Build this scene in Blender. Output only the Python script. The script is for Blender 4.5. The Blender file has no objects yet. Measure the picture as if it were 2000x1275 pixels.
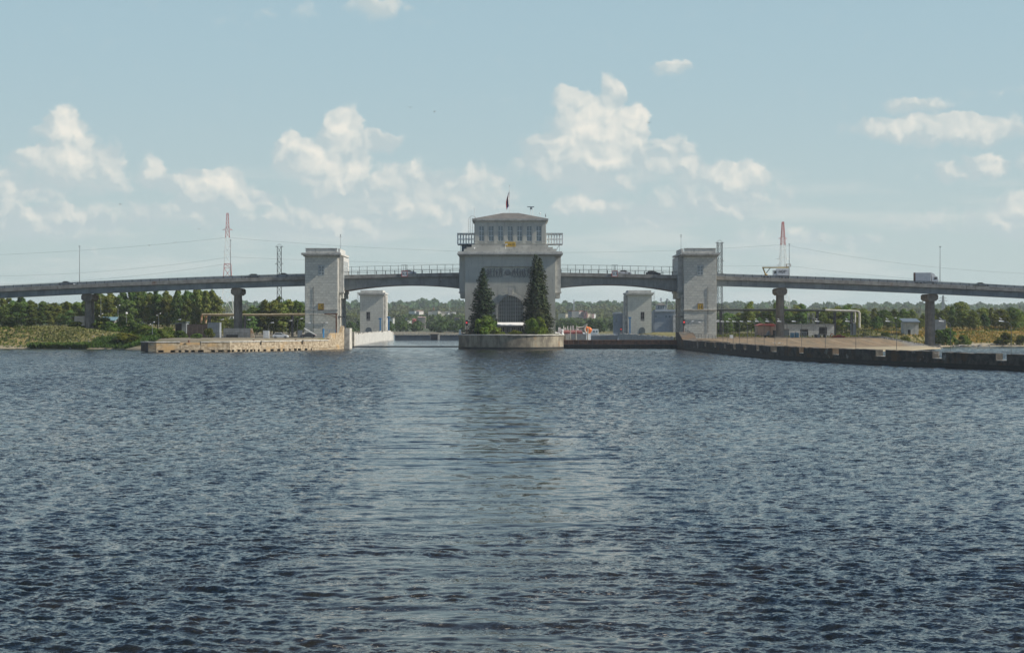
import bpy, bmesh, math, random
import numpy as np
from mathutils import Vector, Matrix

rng = random.Random(7)
sc = bpy.context.scene
COL = sc.collection

# ------------------------------------------------------------------ camera
F = 3500.0          # focal length in pixels of a 2000 px wide picture
EYE = 8.0           # metres above the water
HOR = 625.0
cam_d = bpy.data.cameras.new('camera')
cam = bpy.data.objects.new('camera', cam_d)
COL.objects.link(cam)
cam_d.sensor_width = 36.0
cam_d.lens = 36.0 * F / 2000.0
cam_d.clip_start = 0.5
cam_d.clip_end = 30000.0
cam.location = (0, 0, EYE)
cam.rotation_euler = (math.radians(90) - math.atan((637.5 - HOR) / F), 0, 0)
sc.camera = cam

# ------------------------------------------------------------------ colour management
sc.view_settings.view_transform = 'Standard'
sc.view_settings.look = 'None'
sc.view_settings.exposure = EXPO = 0.26
sc.view_settings.gamma = 1.0
sc.view_settings.use_curve_mapping = False
sc.render.film_transparent = False
sc.cycles.use_denoising = True
sc.cycles.max_bounces = 8
sc.cycles.volume_bounces = 1
sc.cycles.transparent_max_bounces = 12
sc.cycles.caustics_reflective = False
sc.cycles.caustics_refractive = False

# ------------------------------------------------------------------ node helpers
class NT:
    def __init__(s, tree):
        s.t = tree; s.n = tree.nodes; s.l = tree.links
    def new(s, typ, **kw):
        nd = s.n.new(typ)
        for k, v in kw.items():
            setattr(nd, k, v)
        return nd
    def put(s, sock, v):
        if v is None: return
        if hasattr(v, 'is_output') or isinstance(v, bpy.types.NodeSocket):
            s.l.new(v, sock)
        else:
            sock.default_value = v
    def math(s, op, a, b=None, c=None, clamp=False):
        nd = s.new('ShaderNodeMath', operation=op, use_clamp=clamp)
        s.put(nd.inputs[0], a); s.put(nd.inputs[1], b); s.put(nd.inputs[2], c)
        return nd.outputs[0]
    def vmath(s, op, a, b=None):
        nd = s.new('ShaderNodeVectorMath', operation=op)
        s.put(nd.inputs[0], a); s.put(nd.inputs[1], b)
        return nd.outputs['Value'] if op in ('LENGTH', 'DISTANCE', 'DOT_PRODUCT') else nd.outputs[0]
    def noise(s, vec, scale, detail=3, rough=0.5, typ='FBM', dist=0.0, dims='3D'):
        nd = s.new('ShaderNodeTexNoise', noise_dimensions=dims)
        nd.noise_type = typ
        s.put(nd.inputs['Vector'], vec)
        nd.inputs['Scale'].default_value = scale
        nd.inputs['Detail'].default_value = detail
        nd.inputs['Roughness'].default_value = rough
        nd.inputs['Distortion'].default_value = dist
        return nd.outputs[0]
    def ramp(s, v, lo, hi, a=0.0, b=1.0, smooth=True):
        nd = s.new('ShaderNodeMapRange', interpolation_type='SMOOTHSTEP' if smooth else 'LINEAR')
        s.put(nd.inputs['Value'], v)
        for k, x in (('From Min', lo), ('From Max', hi), ('To Min', a), ('To Max', b)):
            s.put(nd.inputs[k], x)
        return nd.outputs[0]
    def mix(s, f, a, b, mode='MIX'):
        nd = s.new('ShaderNodeMix', data_type='RGBA', blend_type=mode)
        s.put(nd.inputs[0], f)
        s.put(nd.inputs[6], a if not isinstance(a, tuple) else (*a[:3], 1))
        s.put(nd.inputs[7], b if not isinstance(b, tuple) else (*b[:3], 1))
        return nd.outputs[2]
    def comb(s, x, y, z):
        nd = s.new('ShaderNodeCombineXYZ')
        s.put(nd.inputs[0], x); s.put(nd.inputs[1], y); s.put(nd.inputs[2], z)
        return nd.outputs[0]
    def sep(s, v):
        nd = s.new('ShaderNodeSeparateXYZ'); s.put(nd.inputs[0], v)
        return nd.outputs

# ------------------------------------------------------------------ sun and sky
SUN_EL = 40.0       # degrees above the horizon
SUN_AZ = 96.3       # clockwise from +Y (the view direction): from the right, a little behind the camera
sun_d = bpy.data.lights.new('sun', 'SUN')
sun_d.energy = 5.0
sun_d.angle = math.radians(0.5)
sun_d.color = (1.0, 0.93, 0.82)
sun = bpy.data.objects.new('sun', sun_d)
COL.objects.link(sun)
_el, _az = math.radians(SUN_EL), math.radians(SUN_AZ)
to_sun = Vector((math.sin(_az) * math.cos(_el), math.cos(_az) * math.cos(_el), math.sin(_el)))
sun.rotation_euler = to_sun.to_track_quat('Z', 'Y').to_euler()
sun.location = (300, -100, 300)

world = bpy.data.worlds.new('World')
sc.world = world
world.use_nodes = True
W = NT(world.node_tree)
for nd in list(W.n): W.n.remove(nd)
wout = W.new('ShaderNodeOutputWorld')
bg = W.new('ShaderNodeBackground')
sky = W.new('ShaderNodeTexSky', sky_type='NISHITA')
sky.sun_disc = False
sky.sun_elevation = _el
sky.sun_rotation = _az
sky.altitude = 60
sky.air_density = 1.0
sky.dust_density = 1.2
sky.ozone_density = 1.0
tc = W.new('ShaderNodeTexCoord')
d = W.sep(tc.outputs['Generated'])
# angles of the view direction in units of 1/F radian, so that one unit is one pixel of the 2000 px picture
az = W.math('MULTIPLY_ADD', W.math('ARCTAN2', d[0], d[1]), F, 1000.0)
el = W.math('SUBTRACT', HOR, W.math('MULTIPLY', W.math('ARCSINE', d[2]), F))
P = W.comb(az, el, 0.0)
warp_n = W.new('ShaderNodeTexNoise', noise_dimensions='2D')
W.put(warp_n.inputs['Vector'], P)
warp_n.inputs['Scale'].default_value = 0.013
warp_n.inputs['Detail'].default_value = 4
warp_n.inputs['Roughness'].default_value = 0.6
Pw = W.vmath('ADD', P, W.vmath('MULTIPLY', W.vmath('SUBTRACT', warp_n.outputs['Color'], (0.5, 0.5, 0.0)), (60.0, 46.0, 0.0)))
# cumulus heads: centre x, centre y, half width, half height, strength
heads = [
 (148,268,34,38,1.0),(118,275,34,18,.6),(150,318,50,46,1.0),(105,322,50,26,.75),(150,350,70,20,.7),(232,335,24,38,.6),(205,375,85,22,.4),
 (10,372,26,22,.55),(60,352,50,14,.4),
 (308,348,20,28,.7),(345,368,26,18,.55),(415,374,58,34,.95),(470,392,52,24,.75),(500,385,40,16,.5),
 (572,300,32,30,.85),(615,318,62,34,.85),(668,270,34,46,1.0),(730,278,44,18,.6),(655,350,66,44,.8),(690,330,38,42,.8),(635,400,48,34,.45),
 (785,350,55,32,.6),(720,372,60,24,.5),(850,368,70,26,.55),(930,352,70,26,.5),(950,392,60,34,.45),
 (1110,212,24,30,.75),(1190,192,20,32,.8),(1150,250,62,44,1.0),(1220,262,46,40,1.0),(1110,295,70,34,1.0),(1180,300,90,30,.9),(1090,330,76,24,.75),
 (1190,325,80,18,.6),(1240,330,60,24,.55),(1318,288,40,20,.6),(1310,325,60,26,.6),(1370,345,60,24,.6),(1455,352,44,24,.8),(1410,378,90,26,.55),(1500,378,50,20,.35),
 (1130,405,50,20,.65),(1170,418,60,18,.45),(1260,385,60,30,.35),
 (1310,136,36,12,.5),(1780,222,60,15,.55),(1640,262,34,16,.25),(1760,262,80,20,.85),(1840,268,110,22,.85),(1925,200,60,10,.3),
 (1830,345,26,22,.6),(1870,352,60,12,.4),(1908,332,40,22,.75),(1990,330,24,26,.65),(1770,355,14,12,.25),
 (1960,435,66,36,.55),(1985,462,60,28,.5),(1500,462,80,22,.38),(1570,470,60,16,.28),(1690,468,40,12,.3),(1830,470,40,16,.25),
 (730,24,62,20,.5),(560,38,60,18,.28),(480,62,60,14,.18),(820,48,34,10,.12),
 (20,418,44,12,.5),(130,440,110,26,.42),(700,440,110,24,.28),(640,458,120,20,.3),(900,420,90,22,.42),(340,470,120,14,.2),
 (60,385,90,26,.62),(100,440,150,34,.62),(400,425,150,26,.55),(640,440,170,40,.62),(820,400,120,36,.62),(900,440,140,30,.58),(1250,420,150,30,.52),(1400,400,120,30,.56),(1850,445,150,22,.42),(1560,480,150,20,.42),(1160,350,140,30,.55),(680,375,110,36,.55),(180,498,90,10,.2),(1010,330,40,14,.3),(2030,270,30,14,.3),
]
acc = None; sum_t = 0.0; sum_v = 0.001
for (cx, cy, rx, ry, s_) in heads:
    q = W.vmath('MULTIPLY', W.vmath('SUBTRACT', Pw, (cx, cy, 0.0)), (1.0 / (rx * 1.6), 1.0 / (ry * 1.6), 0.0))
    r2 = W.vmath('DOT_PRODUCT', q, q)
    v = W.math('MULTIPLY', W.math('SUBTRACT', 1.0, r2, clamp=True), s_)
    acc = v if acc is None else W.math('SMOOTH_MAX', acc, v, 0.12)
    tq = W.vmath('DOT_PRODUCT', q, (0.45, -1.0, 0.0))
    sum_t = W.math('MULTIPLY_ADD', tq, v, sum_t); sum_v = W.math('ADD', sum_v, v)
# elsewhere round the horizon: the same kind of scattered low cumulus
out_side = W.ramp(W.math('ABSOLUTE', W.math('SUBTRACT', az, 1000.0)), 1080, 1500)
low = W.ramp(el, -1200, 150, 0.0, 1.0)
fld = W.noise(P, 0.004, 3, 0.55, dims='2D')
gen = W.math('MULTIPLY', W.math('MULTIPLY', W.ramp(fld, 0.48, 0.7), out_side), low)
acc = W.math('MAXIMUM', acc, gen)
def lumps(vec):
    a = W.noise(vec, 0.017, 7, 0.6, dims='2D')
    vo = W.new('ShaderNodeTexVoronoi', voronoi_dimensions='2D', feature='SMOOTH_F1')
    W.put(vo.inputs['Vector'], vec)
    vo.inputs['Scale'].default_value = 0.024
    vo.inputs['Detail'].default_value = 3
    vo.inputs['Roughness'].default_value = 0.55
    vo.inputs['Smoothness'].default_value = 0.6
    return W.math('SUBTRACT', W.math('MULTIPLY', a, 1.5), W.math('MULTIPLY', vo.outputs['Distance'], 0.55))
L0 = lumps(Pw)
def puffs(vec):
    vo = W.new('ShaderNodeTexVoronoi', voronoi_dimensions='2D', feature='SMOOTH_F1')
    W.put(vo.inputs['Vector'], vec)
    vo.inputs['Scale'].default_value = 0.019; vo.inputs['Detail'].default_value = 1.5; vo.inputs['Roughness'].default_value = 0.5; vo.inputs['Smoothness'].default_value = 0.7
    return vo.outputs['Distance']
R0 = puffs(Pw); R1 = puffs(W.vmath('ADD', Pw, (8.0, -11.0, 0.0)))
top_l0 = W.math('DIVIDE', sum_t, sum_v)
dens = W.math('ADD', acc, W.math('MULTIPLY', W.math('MULTIPLY', W.math('SUBTRACT', L0, 0.36), 0.62), W.math('MULTIPLY_ADD', acc, -0.85, 1.0)))
cover = W.math('MULTIPLY', W.ramp(dens, 0.10, W.math('MULTIPLY_ADD', W.ramp(top_l0, -0.3, 0.5), -0.2, 0.62)), W.ramp(acc, 0.0, 0.40, 0.0, 1.0))
relief = W.math('MULTIPLY_ADD', W.math('SUBTRACT', R1, R0), 1.0, 0.5, clamp=True)
solid = W.ramp(dens, 0.35, 1.05)
top_l = W.math('DIVIDE', sum_t, sum_v)
lit = W.math('MULTIPLY_ADD', top_l, 0.62, W.math('MULTIPLY_ADD', W.math('SUBTRACT', relief, 0.5), 1.0, W.math('MULTIPLY', solid, 0.62)), clamp=True)
# thin haze streaks low over the horizon
streak = W.noise(W.vmath('MULTIPLY', P, (0.0035, 0.022, 0.0)), 1.0, 4, 0.55, dims='2D')
veil = W.math('MULTIPLY', W.ramp(streak, 0.45, 0.75), W.ramp(el, 290, 440, 0.0, 0.6))
SKY = 0.088
sky_c = W.mix(1.0, sky.outputs[0], (0.54, 0.76, 0.96), 'MULTIPLY')
sky_c = W.mix(W.ramp(el, -950, 120, 0.0, 0.90), sky_c, W.mix(W.ramp(el, 0, 600), tuple(v / SKY for v in (0.345, 0.478, 0.528)), tuple(v / SKY for v in (0.445, 0.530, 0.525))))
cloud_sh = tuple(v / SKY for v in (0.43, 0.505, 0.52))
cloud_lt = tuple(v / SKY for v in (0.745, 0.72, 0.65))
cc = W.mix(lit, cloud_sh, cloud_lt)
c1 = W.mix(W.math('MULTIPLY', cover, 0.92), sky_c, cc)
c2 = W.mix(veil, c1, tuple(v / SKY for v in (0.53, 0.575, 0.56)))
W.put(bg.inputs['Color'], c2)
bg.inputs['Strength'].default_value = SKY
W.l.new(bg.outputs[0], wout.inputs['Surface'])

# ------------------------------------------------------------------ mesh builder and object helpers
def X(px, Y): return (px - 1000.0) * Y / F
def Z(py, Y): return EYE + (HOR - py) * Y / F
def YW(py, z=0.0): return (EYE - z) * F / (py - HOR)   # distance of a point of height z seen on row py

WORLD = {}          # world position of things, so that parts can be written in world coordinates
class MB:
    def __init__(s): s.v = []; s.f = []; s.m = []
    def quad(s, *p, mi=0):
        b = len(s.v); s.v += [tuple(q) for q in p]; s.f.append(tuple(range(b, b + len(p)))); s.m.append(mi); return s
    def box(s, x0, x1, y0, y1, z0, z1, mi=0):
        b = len(s.v)
        s.v += [(x0,y0,z0),(x1,y0,z0),(x1,y1,z0),(x0,y1,z0),(x0,y0,z1),(x1,y0,z1),(x1,y1,z1),(x0,y1,z1)]
        for q in ((0,3,2,1),(4,5,6,7),(0,1,5,4),(1,2,6,5),(2,3,7,6),(3,0,4,7)):
            s.f.append(tuple(b + i for i in q)); s.m.append(mi)
        return s
    def cbox(s, x0, x1, y0, y1, z0, z1, c=0.02, mi=0):
        # box whose front (-y) face is chamfered by c
        s.loft([[(x0,y1,z0),(x1,y1,z0),(x1,y1,z1),(x0,y1,z1)],
                [(x0,y0+c,z0),(x1,y0+c,z0),(x1,y0+c,z1),(x0,y0+c,z1)],
                [(x0+c,y0,z0+c),(x1-c,y0,z0+c),(x1-c,y0,z1-c),(x0+c,y0,z1-c)]], mi)
        return s
    def loft(s, rings, mi=0, caps=True, closed=True):
        n = len(rings[0]); b = len(s.v)
        for r in rings: s.v += [tuple(q) for q in r]
        for k in range(len(rings) - 1):
            for i in range(n if closed else n - 1):
                j = (i + 1) % n
                s.f.append((b+k*n+i, b+k*n+j, b+(k+1)*n+j, b+(k+1)*n+i)); s.m.append(mi)
        if caps:
            s.f.append(tuple(b + i for i in range(n))[::-1]); s.m.append(mi)
            s.f.append(tuple(b + (len(rings)-1)*n + i for i in range(n))); s.m.append(mi)
        return s
    def prism(s, poly, axis, a, bb, mi=0):
        # poly: 2D points; axis 'x' (y,z), 'y' (x,z) or 'z' (x,y); extruded from a to bb
        def P3(p, t):
            return (t, p[0], p[1]) if axis == 'x' else ((p[0], t, p[1]) if axis == 'y' else (p[0], p[1], t))
        return s.loft([[P3(p, a) for p in poly], [P3(p, bb) for p in poly]], mi)
    def bar(s, p, q, r, n=6, r2=None, mi=0, caps=True):
        p = Vector(p); q = Vector(q); dv = (q - p)
        if dv.length < 1e-6: return s
        dv.normalize()
        u = dv.cross(Vector((0, 0, 1)) if abs(dv.z) < 0.9 else Vector((1, 0, 0))).normalized()
        w = dv.cross(u)
        r2 = r if r2 is None else r2
        o = math.pi / n
        s.loft([[p + (u*math.cos(o+2*math.pi*i/n) + w*math.sin(o+2*math.pi*i/n)) * r for i in range(n)],
                [q + (u*math.cos(o+2*math.pi*i/n) + w*math.sin(o+2*math.pi*i/n)) * r2 for i in range(n)]], mi, caps)
        return s
    def tube(s, pts, r, n=6, mi=0):
        for a, b in zip(pts[:-1], pts[1:]): s.bar(a, b, r, n, mi=mi)
        return s
    def lathe(s, prof, c=(0,0,0), n=12, mi=0):
        s.loft([[(c[0]+r*math.cos(2*math.pi*i/n), c[1]+r*math.sin(2*math.pi*i/n), c[2]+z) for i in range(n)] for r, z in prof], mi)
        return s
    def mesh(s, name, mats, off=(0,0,0), smooth=False):
        me = bpy.data.meshes.new(name)
        v = [(a[0]-off[0], a[1]-off[1], a[2]-off[2]) for a in s.v] if any(off) else s.v
        me.from_pydata(v, [], s.f)
        for m in (mats if isinstance(mats, (list, tuple)) else [mats]): me.materials.append(m)
        if any(s.m): me.polygons.foreach_set('material_index', s.m)
        bm = bmesh.new(); bm.from_mesh(me); bmesh.ops.recalc_face_normals(bm, faces=bm.faces); bm.to_mesh(me); bm.free()
        if smooth: me.shade_smooth()
        return me
    def build(s, name, mats, parent=None, smooth=False, local=False, loc=None, label=None):
        off = WORLD.get(parent.name if parent else None, (0,0,0)) if not local else (0,0,0)
        own = (0,0,0)
        me = s.mesh(name, mats, (off[0]+own[0], off[1]+own[1], off[2]+own[2]), smooth)
        o = bpy.data.objects.new(name, me); COL.objects.link(o)
        if parent: o.parent = parent; WORLD[o.name] = off
        if label: o['label'] = label
        return o
def tag(o, label, cat, group=None, kind=None):
    o['label'] = label; o['category'] = cat
    if group: o['group'] = group
    if kind: o['kind'] = kind
    return o
def thing(name, label, cat, loc=(0,0,0), rz=0.0, group=None):
    o = bpy.data.objects.new(name, None); COL.objects.link(o)
    o.empty_display_size = 0.5
    o.location = loc; o.rotation_euler = (0, 0, rz)
    WORLD[o.name] = tuple(loc)
    return tag(o, label, cat, group)
def single(mb, name, mats, label, cat, loc, group=None, smooth=False):
    # a thing that is one mesh, written in world coordinates, origin put at loc
    me = mb.mesh(name, mats, loc, smooth)
    o = bpy.data.objects.new(name, me); COL.objects.link(o); o.location = loc
    return tag(o, label, cat, group)
def structure(mb, name, mats, smooth=False):
    o = mb.build(name, mats, smooth=smooth); o['kind'] = 'structure'; return o
KIDS = {}
def copy_tree(src, loc, rz=0.0, scale=None, label=None, group=None, parent=None):
    c = src.copy(); COL.objects.link(c)
    if parent is None:
        c.location = loc; c.rotation_euler = (0, 0, rz)
        if scale: c.scale = scale
        if label: c['label'] = label
        if group: c['group'] = group
    else:
        c.parent = parent
    if src.name not in KIDS: KIDS[src.name] = list(src.children)
    for ch in KIDS[src.name]: copy_tree(ch, None, parent=c)
    return c

# ------------------------------------------------------------------ materials
def material(name, base, dark=None, scale=0.5, rough=0.8, bump=0.0, bscale=8.0, rand=0.0, streak=0.0, streak_col=(0.06,0.055,0.05),
             blotch=None, metal=0.0, stretch=(1,1,1), alpha=None, spec=0.5, patch=None, coord='Object'):
    m = bpy.data.materials.new(name); m.use_nodes = True
    T = NT(m.node_tree)
    b = T.n['Principled BSDF']
    tcn = T.new('ShaderNodeTexCoord')
    geo = T.new('ShaderNodeNewGeometry')
    v = geo.outputs['Position'] if coord == 'World' else tcn.outputs['Object']
    vs = T.vmath('MULTIPLY', v, tuple(stretch))
    dark = dark or tuple(c * 0.7 for c in base)
    n1 = T.noise(vs, scale, 6, 0.62)
    col = T.mix(T.ramp(n1, 0.36, 0.64), base, dark)
    if blotch:
        bc, bs, lo, hi = blotch
        col = T.mix(T.ramp(T.noise(vs, bs, 5, 0.6), lo, hi), col, bc)
    if patch:
        bc, bs, lo, hi = patch
        col = T.mix(T.ramp(T.noise(T.vmath('ADD', vs, (31.0, 7.0, 3.0)), bs, 4, 0.55), lo, hi), col, bc)
    if streak > 0:
        sv = T.vmath('MULTIPLY', v, (1.0, 1.0, 0.09))
        st = T.ramp(T.noise(sv, 1.6, 5, 0.65), 0.5, 0.75, 0.0, streak)
        col = T.mix(st, col, streak_col)
    if rand > 0:
        oi = T.new('ShaderNodeObjectInfo')
        col = T.mix(1.0, col, T.comb(*[T.math('MULTIPLY_ADD', oi.outputs['Random'], rand, 1 - rand / 2)] * 3), 'MULTIPLY')
    T.put(b.inputs['Base Color'], col)
    b.inputs['Roughness'].default_value = rough
    b.inputs['Metallic'].default_value = metal
    b.inputs['Specular IOR Level'].default_value = spec
    if bump > 0:
        bn = T.new('ShaderNodeBump')
        bn.inputs['Strength'].default_value = 0.6
        bn.inputs['Distance'].default_value = bump
        T.put(bn.inputs['Height'], T.noise(vs, bscale, 6, 0.6))
        T.l.new(bn.outputs[0], b.inputs['Normal'])
    return m
# ------------------------------------------------------------------ water
def wake_centre(Y): return -30.0 * (np.clip(Y, 0, 620) / 500.0) ** 1.75
def sstep_(t):
    t = np.clip(t, 0, 1); return t*t*(3-2*t)
def build_water():
    r = np.random.RandomState(4)
    rows = np.concatenate([np.arange(36, 70, 0.10), np.arange(70, 112, 0.2), np.arange(112, 250, 0.3), np.arange(250, 500, 0.45)])
    cols = np.linspace(-1330, 1330, 601) / F
    YY, UU = np.meshgrid(rows, cols, indexing='ij')
    XX = UU * YY
    x0, y0 = XX.ravel(), YY.ravel()
    # slow warp keeps the wave trains from reading as regular
    xw = x0 + 0.5*np.sin(0.31*y0+0.17*x0) + 0.3*np.sin(0.53*x0-0.23*y0+1.3)
    yw = y0 + 0.25*np.sin(0.27*x0+0.4*y0+.6) + 0.2*np.sin(0.71*x0+0.13*y0)
    z = np.zeros_like(x0); dx = np.zeros_like(x0); dy = np.zeros_like(x0)
    for k in range(136):
        lam = (0.23 * (4.4 ** (r.rand() ** 1.35))) if k < 84 else ((1.4 + 3.0*r.rand()) if k < 96 else 0.70*(2.5**r.rand()))
        th = math.radians(-100) + r.randn() * 0.85
        kk = 2 * math.pi / lam
        slope = 0.043 if k < 84 else (0.010 if k < 96 else 0.054*sstep_((y0-90)/140))
        amp = slope / kk
        # rows too coarse for a wave let it fade out (bump takes over)
        step = np.interp(y0, [40, 70, 112, 250, 500], [0.11, 0.17, 0.26, 0.36, 0.5])
        fade = np.clip((lam / step - 1.9) / 1.3, 0, 1)
        ph = kk * (math.cos(th) * xw + math.sin(th) * yw) + r.rand() * 6.283
        s_, c_ = np.sin(ph), np.cos(ph)
        z += amp * s_ * fade
        dx += -0.85 * amp * math.cos(th) * c_ * fade
        dy += -0.85 * amp * math.sin(th) * c_ * fade
    off = x0 - wake_centre(y0)
    wob = 0.9*np.sin(y0*0.11+1)+0.7*np.sin(y0*0.29)
    wk = 1.0 / (1.0 + np.exp((np.abs(off + wob*0.8) + 2.2*np.clip((100-y0)/62, 0, 1) - 7.4) / 1.5))
    slick = np.clip(.5+.9*(np.sin(.35*x0+.9*np.sin(.21*y0))*np.sin(.62*y0+.3*x0+1.)*.6+np.sin(1.3*y0+.5*np.sin(.6*x0))*.4), 0, 1)
    nearf = np.clip((95-y0)/45, 0, 1)
    calm = 1 - wk*((.58-.34*nearf) + .32*slick*(1+.8*nearf))
    z *= calm; dx *= calm; dy *= calm
    # transverse swells in the wake, long across, short along the view
    for k in range(26):
        lam = 0.8 * (5.0 ** r.rand())
        th = math.radians(90) + r.randn() * 0.26
        kk = 2 * math.pi / lam
        step = np.interp(y0, [40, 70, 112, 250, 500], [0.11, 0.17, 0.26, 0.36, 0.5])
        fade = np.clip((lam / step - 1.9) / 1.3, 0, 1)
        env = 0.5 + 0.5 * np.sin(0.45 * x0 * (0.5 + r.rand()) + 0.33 * y0 * r.rand() + r.rand() * 6)
        z += (0.022 / kk) * np.sin(kk * (math.cos(th) * xw + math.sin(th) * yw) + r.rand() * 6.283) * fade * (wk * 1.0) * env
    edge = np.exp(-((np.abs(off) - 8.2) / 1.6) ** 2)
    for k in range(14):
        lam = 0.7 + 1.6 * r.rand(); kk = 6.283 / lam
        th = math.radians(90) + r.randn() * 0.35
        step = np.interp(y0, [40, 70, 112, 250, 500], [0.11, 0.17, 0.26, 0.36, 0.5])
        fade = np.clip((lam / step - 1.9) / 1.3, 0, 1)
        z += (0.035 / kk) * np.sin(kk * (math.cos(th) * xw + math.sin(th) * yw) + r.rand() * 6.283) * fade * edge
    # flat at the rim of the worked patch
    nr, nc = XX.shape
    ii, jj = np.meshgrid(np.arange(nr), np.arange(nc), indexing='ij')
    rim = np.minimum.reduce([ii, jj, nr-1-ii, nc-1-jj]).ravel()
    k = np.clip(rim / 8.0, 0, 1)
    co = np.stack([x0 + dx*k, y0 + dy*k, z*k], 1)
    idx = np.arange(nr*nc).reshape(nr, nc)
    quads = np.stack([idx[:-1,:-1], idx[:-1,1:], idx[1:,1:], idx[1:,:-1]], -1).reshape(-1, 4)
    n0 = len(co)
    a, b_, c, d_ = idx[0,0], idx[0,-1], idx[-1,-1], idx[-1,0]
    B = 9000.0
    extra = np.array([(-B,-B,0),(B,-B,0),(B,B,0),(-B,B,0)], float)
    co = np.concatenate([co, extra])
    quads = np.concatenate([quads, np.array([(n0, n0+1, b_, a), (n0+1, n0+2, c, b_), (n0+2, n0+3, d_, c), (n0+3, n0, a, d_)])])
    me = bpy.data.meshes.new('water')
    me.vertices.add(len(co)); me.vertices.foreach_set('co', co.astype(np.float32).ravel())
    me.loops.add(quads.size); me.loops.foreach_set('vertex_index', quads.astype(np.int32).ravel())
    me.polygons.add(len(quads)); me.polygons.foreach_set('loop_start', np.arange(0, quads.size, 4, dtype=np.int32))
    me.update(calc_edges=True)
    me.polygons.foreach_set('use_smooth', np.ones(len(quads), bool))
    m = bpy.data.materials.new('river_water'); m.use_nodes = True
    T = NT(m.node_tree); b = T.n['Principled BSDF']
    geo = T.new('ShaderNodeNewGeometry'); pos = geo.outputs['Position']
    p = T.sep(pos)
    # the churned track of the vessel: half width 5.6 m round the curve of wake_centre
    t = T.math('POWER', T.math('DIVIDE', T.math('MAXIMUM', p[1], 0.0), 500.0), 1.75)
    offn = T.math('ABSOLUTE', T.math('MULTIPLY_ADD', t, 30.0, p[0]))
    wn = T.math('MULTIPLY_ADD', T.noise(T.vmath('MULTIPLY', pos, (0.25, 0.12, 1.0)), 1.0, 4, 0.6), 5.0, -2.5)
    wkn = T.ramp(T.math('ADD', T.math('ADD', offn, T.ramp(p[1], 38, 100, 2.2, 0.0)), wn), 5.0, 10.2, 1.0, 0.0)
    # small ripples as tilted facets, finer than the mesh; they grow with distance as the mesh waves fade out
    def facet(vec, scale, detail, rough):
        nd = T.new('ShaderNodeTexNoise'); T.put(nd.inputs['Vector'], vec)
        nd.inputs['Scale'].default_value = scale; nd.inputs['Detail'].default_value = detail; nd.inputs['Roughness'].default_value = rough
        return T.vmath('SUBTRACT', nd.outputs['Color'], (0.5, 0.5, 0.5))
    far = T.ramp(p[1], 50, 150)
    fa = facet(T.vmath('MULTIPLY', pos, (1.0, 1.6, 1.0)), 8.0, 3, 0.6)
    fb = facet(T.vmath('MULTIPLY', pos, (0.8, 0.8, 1.0)), 2.0, 5, 0.65)
    fc = facet(T.vmath('MULTIPLY', pos, (0.14, 0.8, 1.0)), 1.0, 4, 0.6)
    gust = T.ramp(T.noise(T.vmath('MULTIPLY', pos, (0.05, 0.022, 1.0)), 1.0, 5, 0.65), 0.3, 0.7, 0.55, 1.4)
    slk = T.ramp(T.noise(T.vmath('MULTIPLY', pos, (0.10, 0.55, 1.0)), 1.0, 4, 0.6), 0.40, 0.58, T.math('MULTIPLY_ADD', T.ramp(p[1], 50, 95, 1.0, 0.0), -0.5, 0.68), 0.94)
    calm = T.math('MULTIPLY_ADD', T.math('MULTIPLY', wkn, slk), -1.0, 1.0)
    ka = T.math('MULTIPLY', calm, T.math('MULTIPLY', gust, 1.25))
    kb = T.math('MULTIPLY', T.math('MULTIPLY', calm, gust), T.math('MULTIPLY_ADD', far, 0.9, 0.7))
    kc = T.math('MULTIPLY', wkn, T.math('MULTIPLY_ADD', far, 0.55, 0.28))
    def sc3(v, k): 
        nd = T.new('ShaderNodeVectorMath', operation='SCALE'); T.put(nd.inputs[0], v); T.put(nd.inputs['Scale'], k); return nd.outputs[0]
    tilt = T.vmath('ADD', T.vmath('ADD', sc3(fa, ka), sc3(fb, kb)), sc3(fc, kc))
    tilt = T.vmath('MULTIPLY', tilt, (0.8, 1.0, 0.0))
    T.put(b.inputs['Normal'], T.vmath('NORMALIZE', T.vmath('ADD', geo.outputs['Normal'], tilt)))
    col = T.mix(T.ramp(T.noise(pos, 0.35, 4, 0.6), 0.4, 0.7), (0.008, 0.012, 0.013), (0.016, 0.014, 0.009))
    col = T.mix(T.math('MULTIPLY', wkn, T.ramp(p[1], 45, 110, 0.8, 0.0)), col, (0.020, 0.0165, 0.008))
    # flecks of foam where the screws broke the surface
    near = T.ramp(p[1], 46, 90, 1.0, 0.0)
    fo = T.math('MULTIPLY', T.ramp(T.noise(T.vmath('MULTIPLY', pos, (1.0, 2.0, 1.0)), 5.0, 4, 0.7), 0.56, 0.64), T.ramp(T.noise(T.vmath('MULTIPLY', pos, (0.4, 1.6, 1.0)), 0.8, 4, 0.65), 0.50, 0.60))
    fo = T.math('MULTIPLY', T.math('MULTIPLY', fo, wkn), near)
    col = T.mix(T.math('MULTIPLY', fo, 0.8), col, (0.50, 0.44, 0.34))
    T.put(b.inputs['Base Color'], col)
    b.inputs['IOR'].default_value = 1.33
    T.put(b.inputs['Roughness'], T.math('MULTIPLY_ADD', T.ramp(p[1], 60, 400), 0.06, 0.05))
    me.materials.append(m)
    o = bpy.data.objects.new('water', me); COL.objects.link(o); o['kind'] = 'structure'
build_water()
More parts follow.
